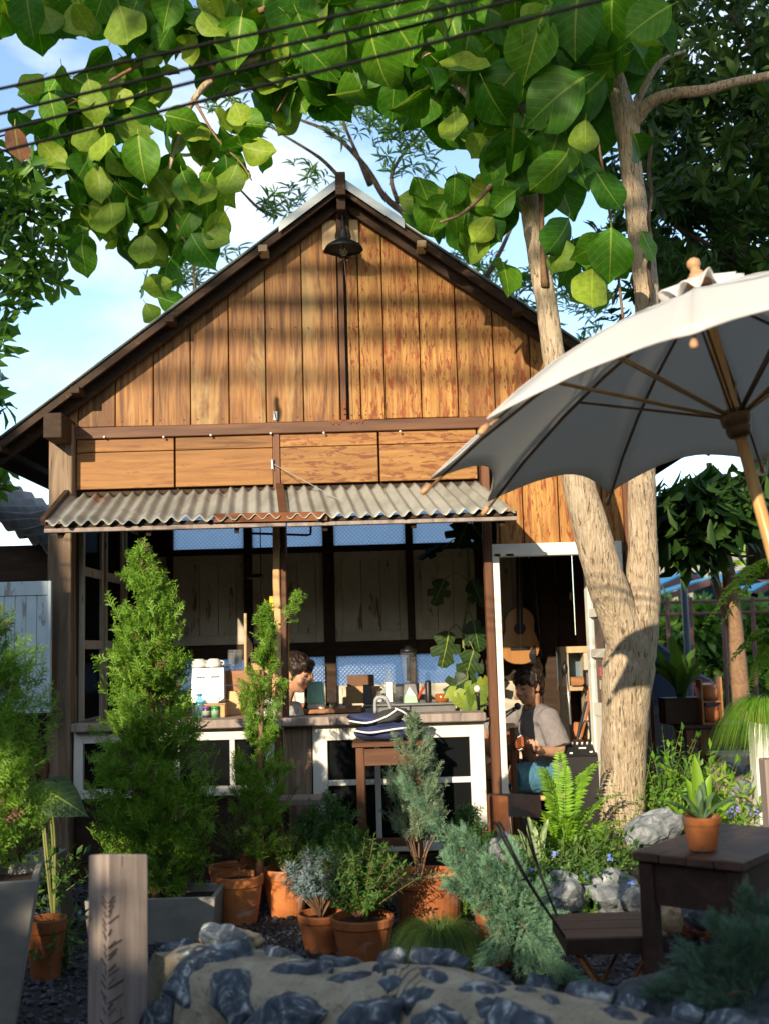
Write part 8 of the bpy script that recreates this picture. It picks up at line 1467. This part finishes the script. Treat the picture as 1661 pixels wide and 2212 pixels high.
for x_ in (-9, -6, -3, 0, 3): w_ = MB().box((x_ - .5, NYB + .003, 1.0), (x_ + .5, NYB + .05, 2.3)).build('window', W['white'], nh); MB().box((x_ - .42, NYB + .051, 1.08), (x_ + .42, NYB + .056, 2.22)).build('pane', W['darkglass'], w_)
cb = thing('shade_cable_bundle', 'unseen overhead cables added behind the viewer to cast bands on the gable', 'cable', (0, -9, 9.3))  # added out of view to cast soft shade bands on the gable
for i, (z_, r_) in enumerate(((9.05, .04), (9.3, .06), (9.44, .05), (9.62, .04), (9.76, .08), (9.93, .07), (10.02, .05), (10.2, .09), (10.36, .07), (10.5, .08))): MB().tube([(x_, -9 + .1 * (i % 3), z_ + .0016 * (x_ + 1) ** 2 - (.010 + .002 * (i % 3)) * x_) for x_ in range(-24, 17, 2)], r_, 6).build('cable', W['black'], cb, smooth=True)

# unseen tree crown and side hedges added to cut the light from the sky
rt = thing('blocker_tree', 'unseen spreading tree added above the viewer to cut the sky light', 'tree', (-8.5, -1, 0)); r = np.random.default_rng(21)
MB().tube([(-8.5, -1, 0), (-8.3, -1, 4), (-7.5, -.6, 7), (-5, 0, 9.3), (0, 1, 10), (5, 1.5, 10)], [.35, .3, .26, .2, .13, .06], 10).build('trunk', W['bark_d'], rt, smooth=True)
n_ = 1000; C = np.stack([r.uniform(-9.5, 8.5, n_), r.uniform(-3.5, 6.2, n_), 9.0 + np.abs(r.normal(size=n_)) * .8], 1); C[:, 2] += np.maximum(0, 2 - C[:, 1]) * .12
n2 = 150; C = np.concatenate([C, np.stack([r.uniform(-2.3, -.1, n2), r.uniform(-.6, .6, n2), r.uniform(6.7, 8.9, n2)], 1)])  # extra leaf clump added to dapple the right side of the canopy
V, Fq = whorls(C, r.normal(size=C.shape) + np.array([0, 0, -.3]), 6, .34, .16, .2, .3, 9); npmesh('crown', V, Fq, M_DK, rt, tags={'kind': 'stuff'})
def sky_screen(label, x0, x1, y0, y1, h_, n_, seed):
    t_ = thing('hedge', label, 'hedge', ((x0 + x1) / 2, (y0 + y1) / 2, 0)); r = np.random.default_rng(seed); C = np.stack([r.uniform(x0, x1, n_), r.uniform(y0, y1, n_), h_ * r.random(n_)], 1); V, Fq = whorls(C, r.normal(size=C.shape), 6, .3, .12, .2, .3, seed); npmesh('foliage', V, Fq, M_DK, t_, tags={'kind': 'stuff'}); MB().box((x0 + .3, y0, 0), (x1 - .3, y1, h_ * .9)).build('core', W['bark_d'], t_)  # dark leaf block added out of view to cut the sky light
sky_screen('unseen dark hedge added left of the garden to cut the sky light', -11.5, -10, -4, 9, 6.5, 900, 31); sky_screen('unseen dark hedge added right of the garden to cut the sky light', 5.4, 6.8, -4, 5, 6.5, 700, 32)
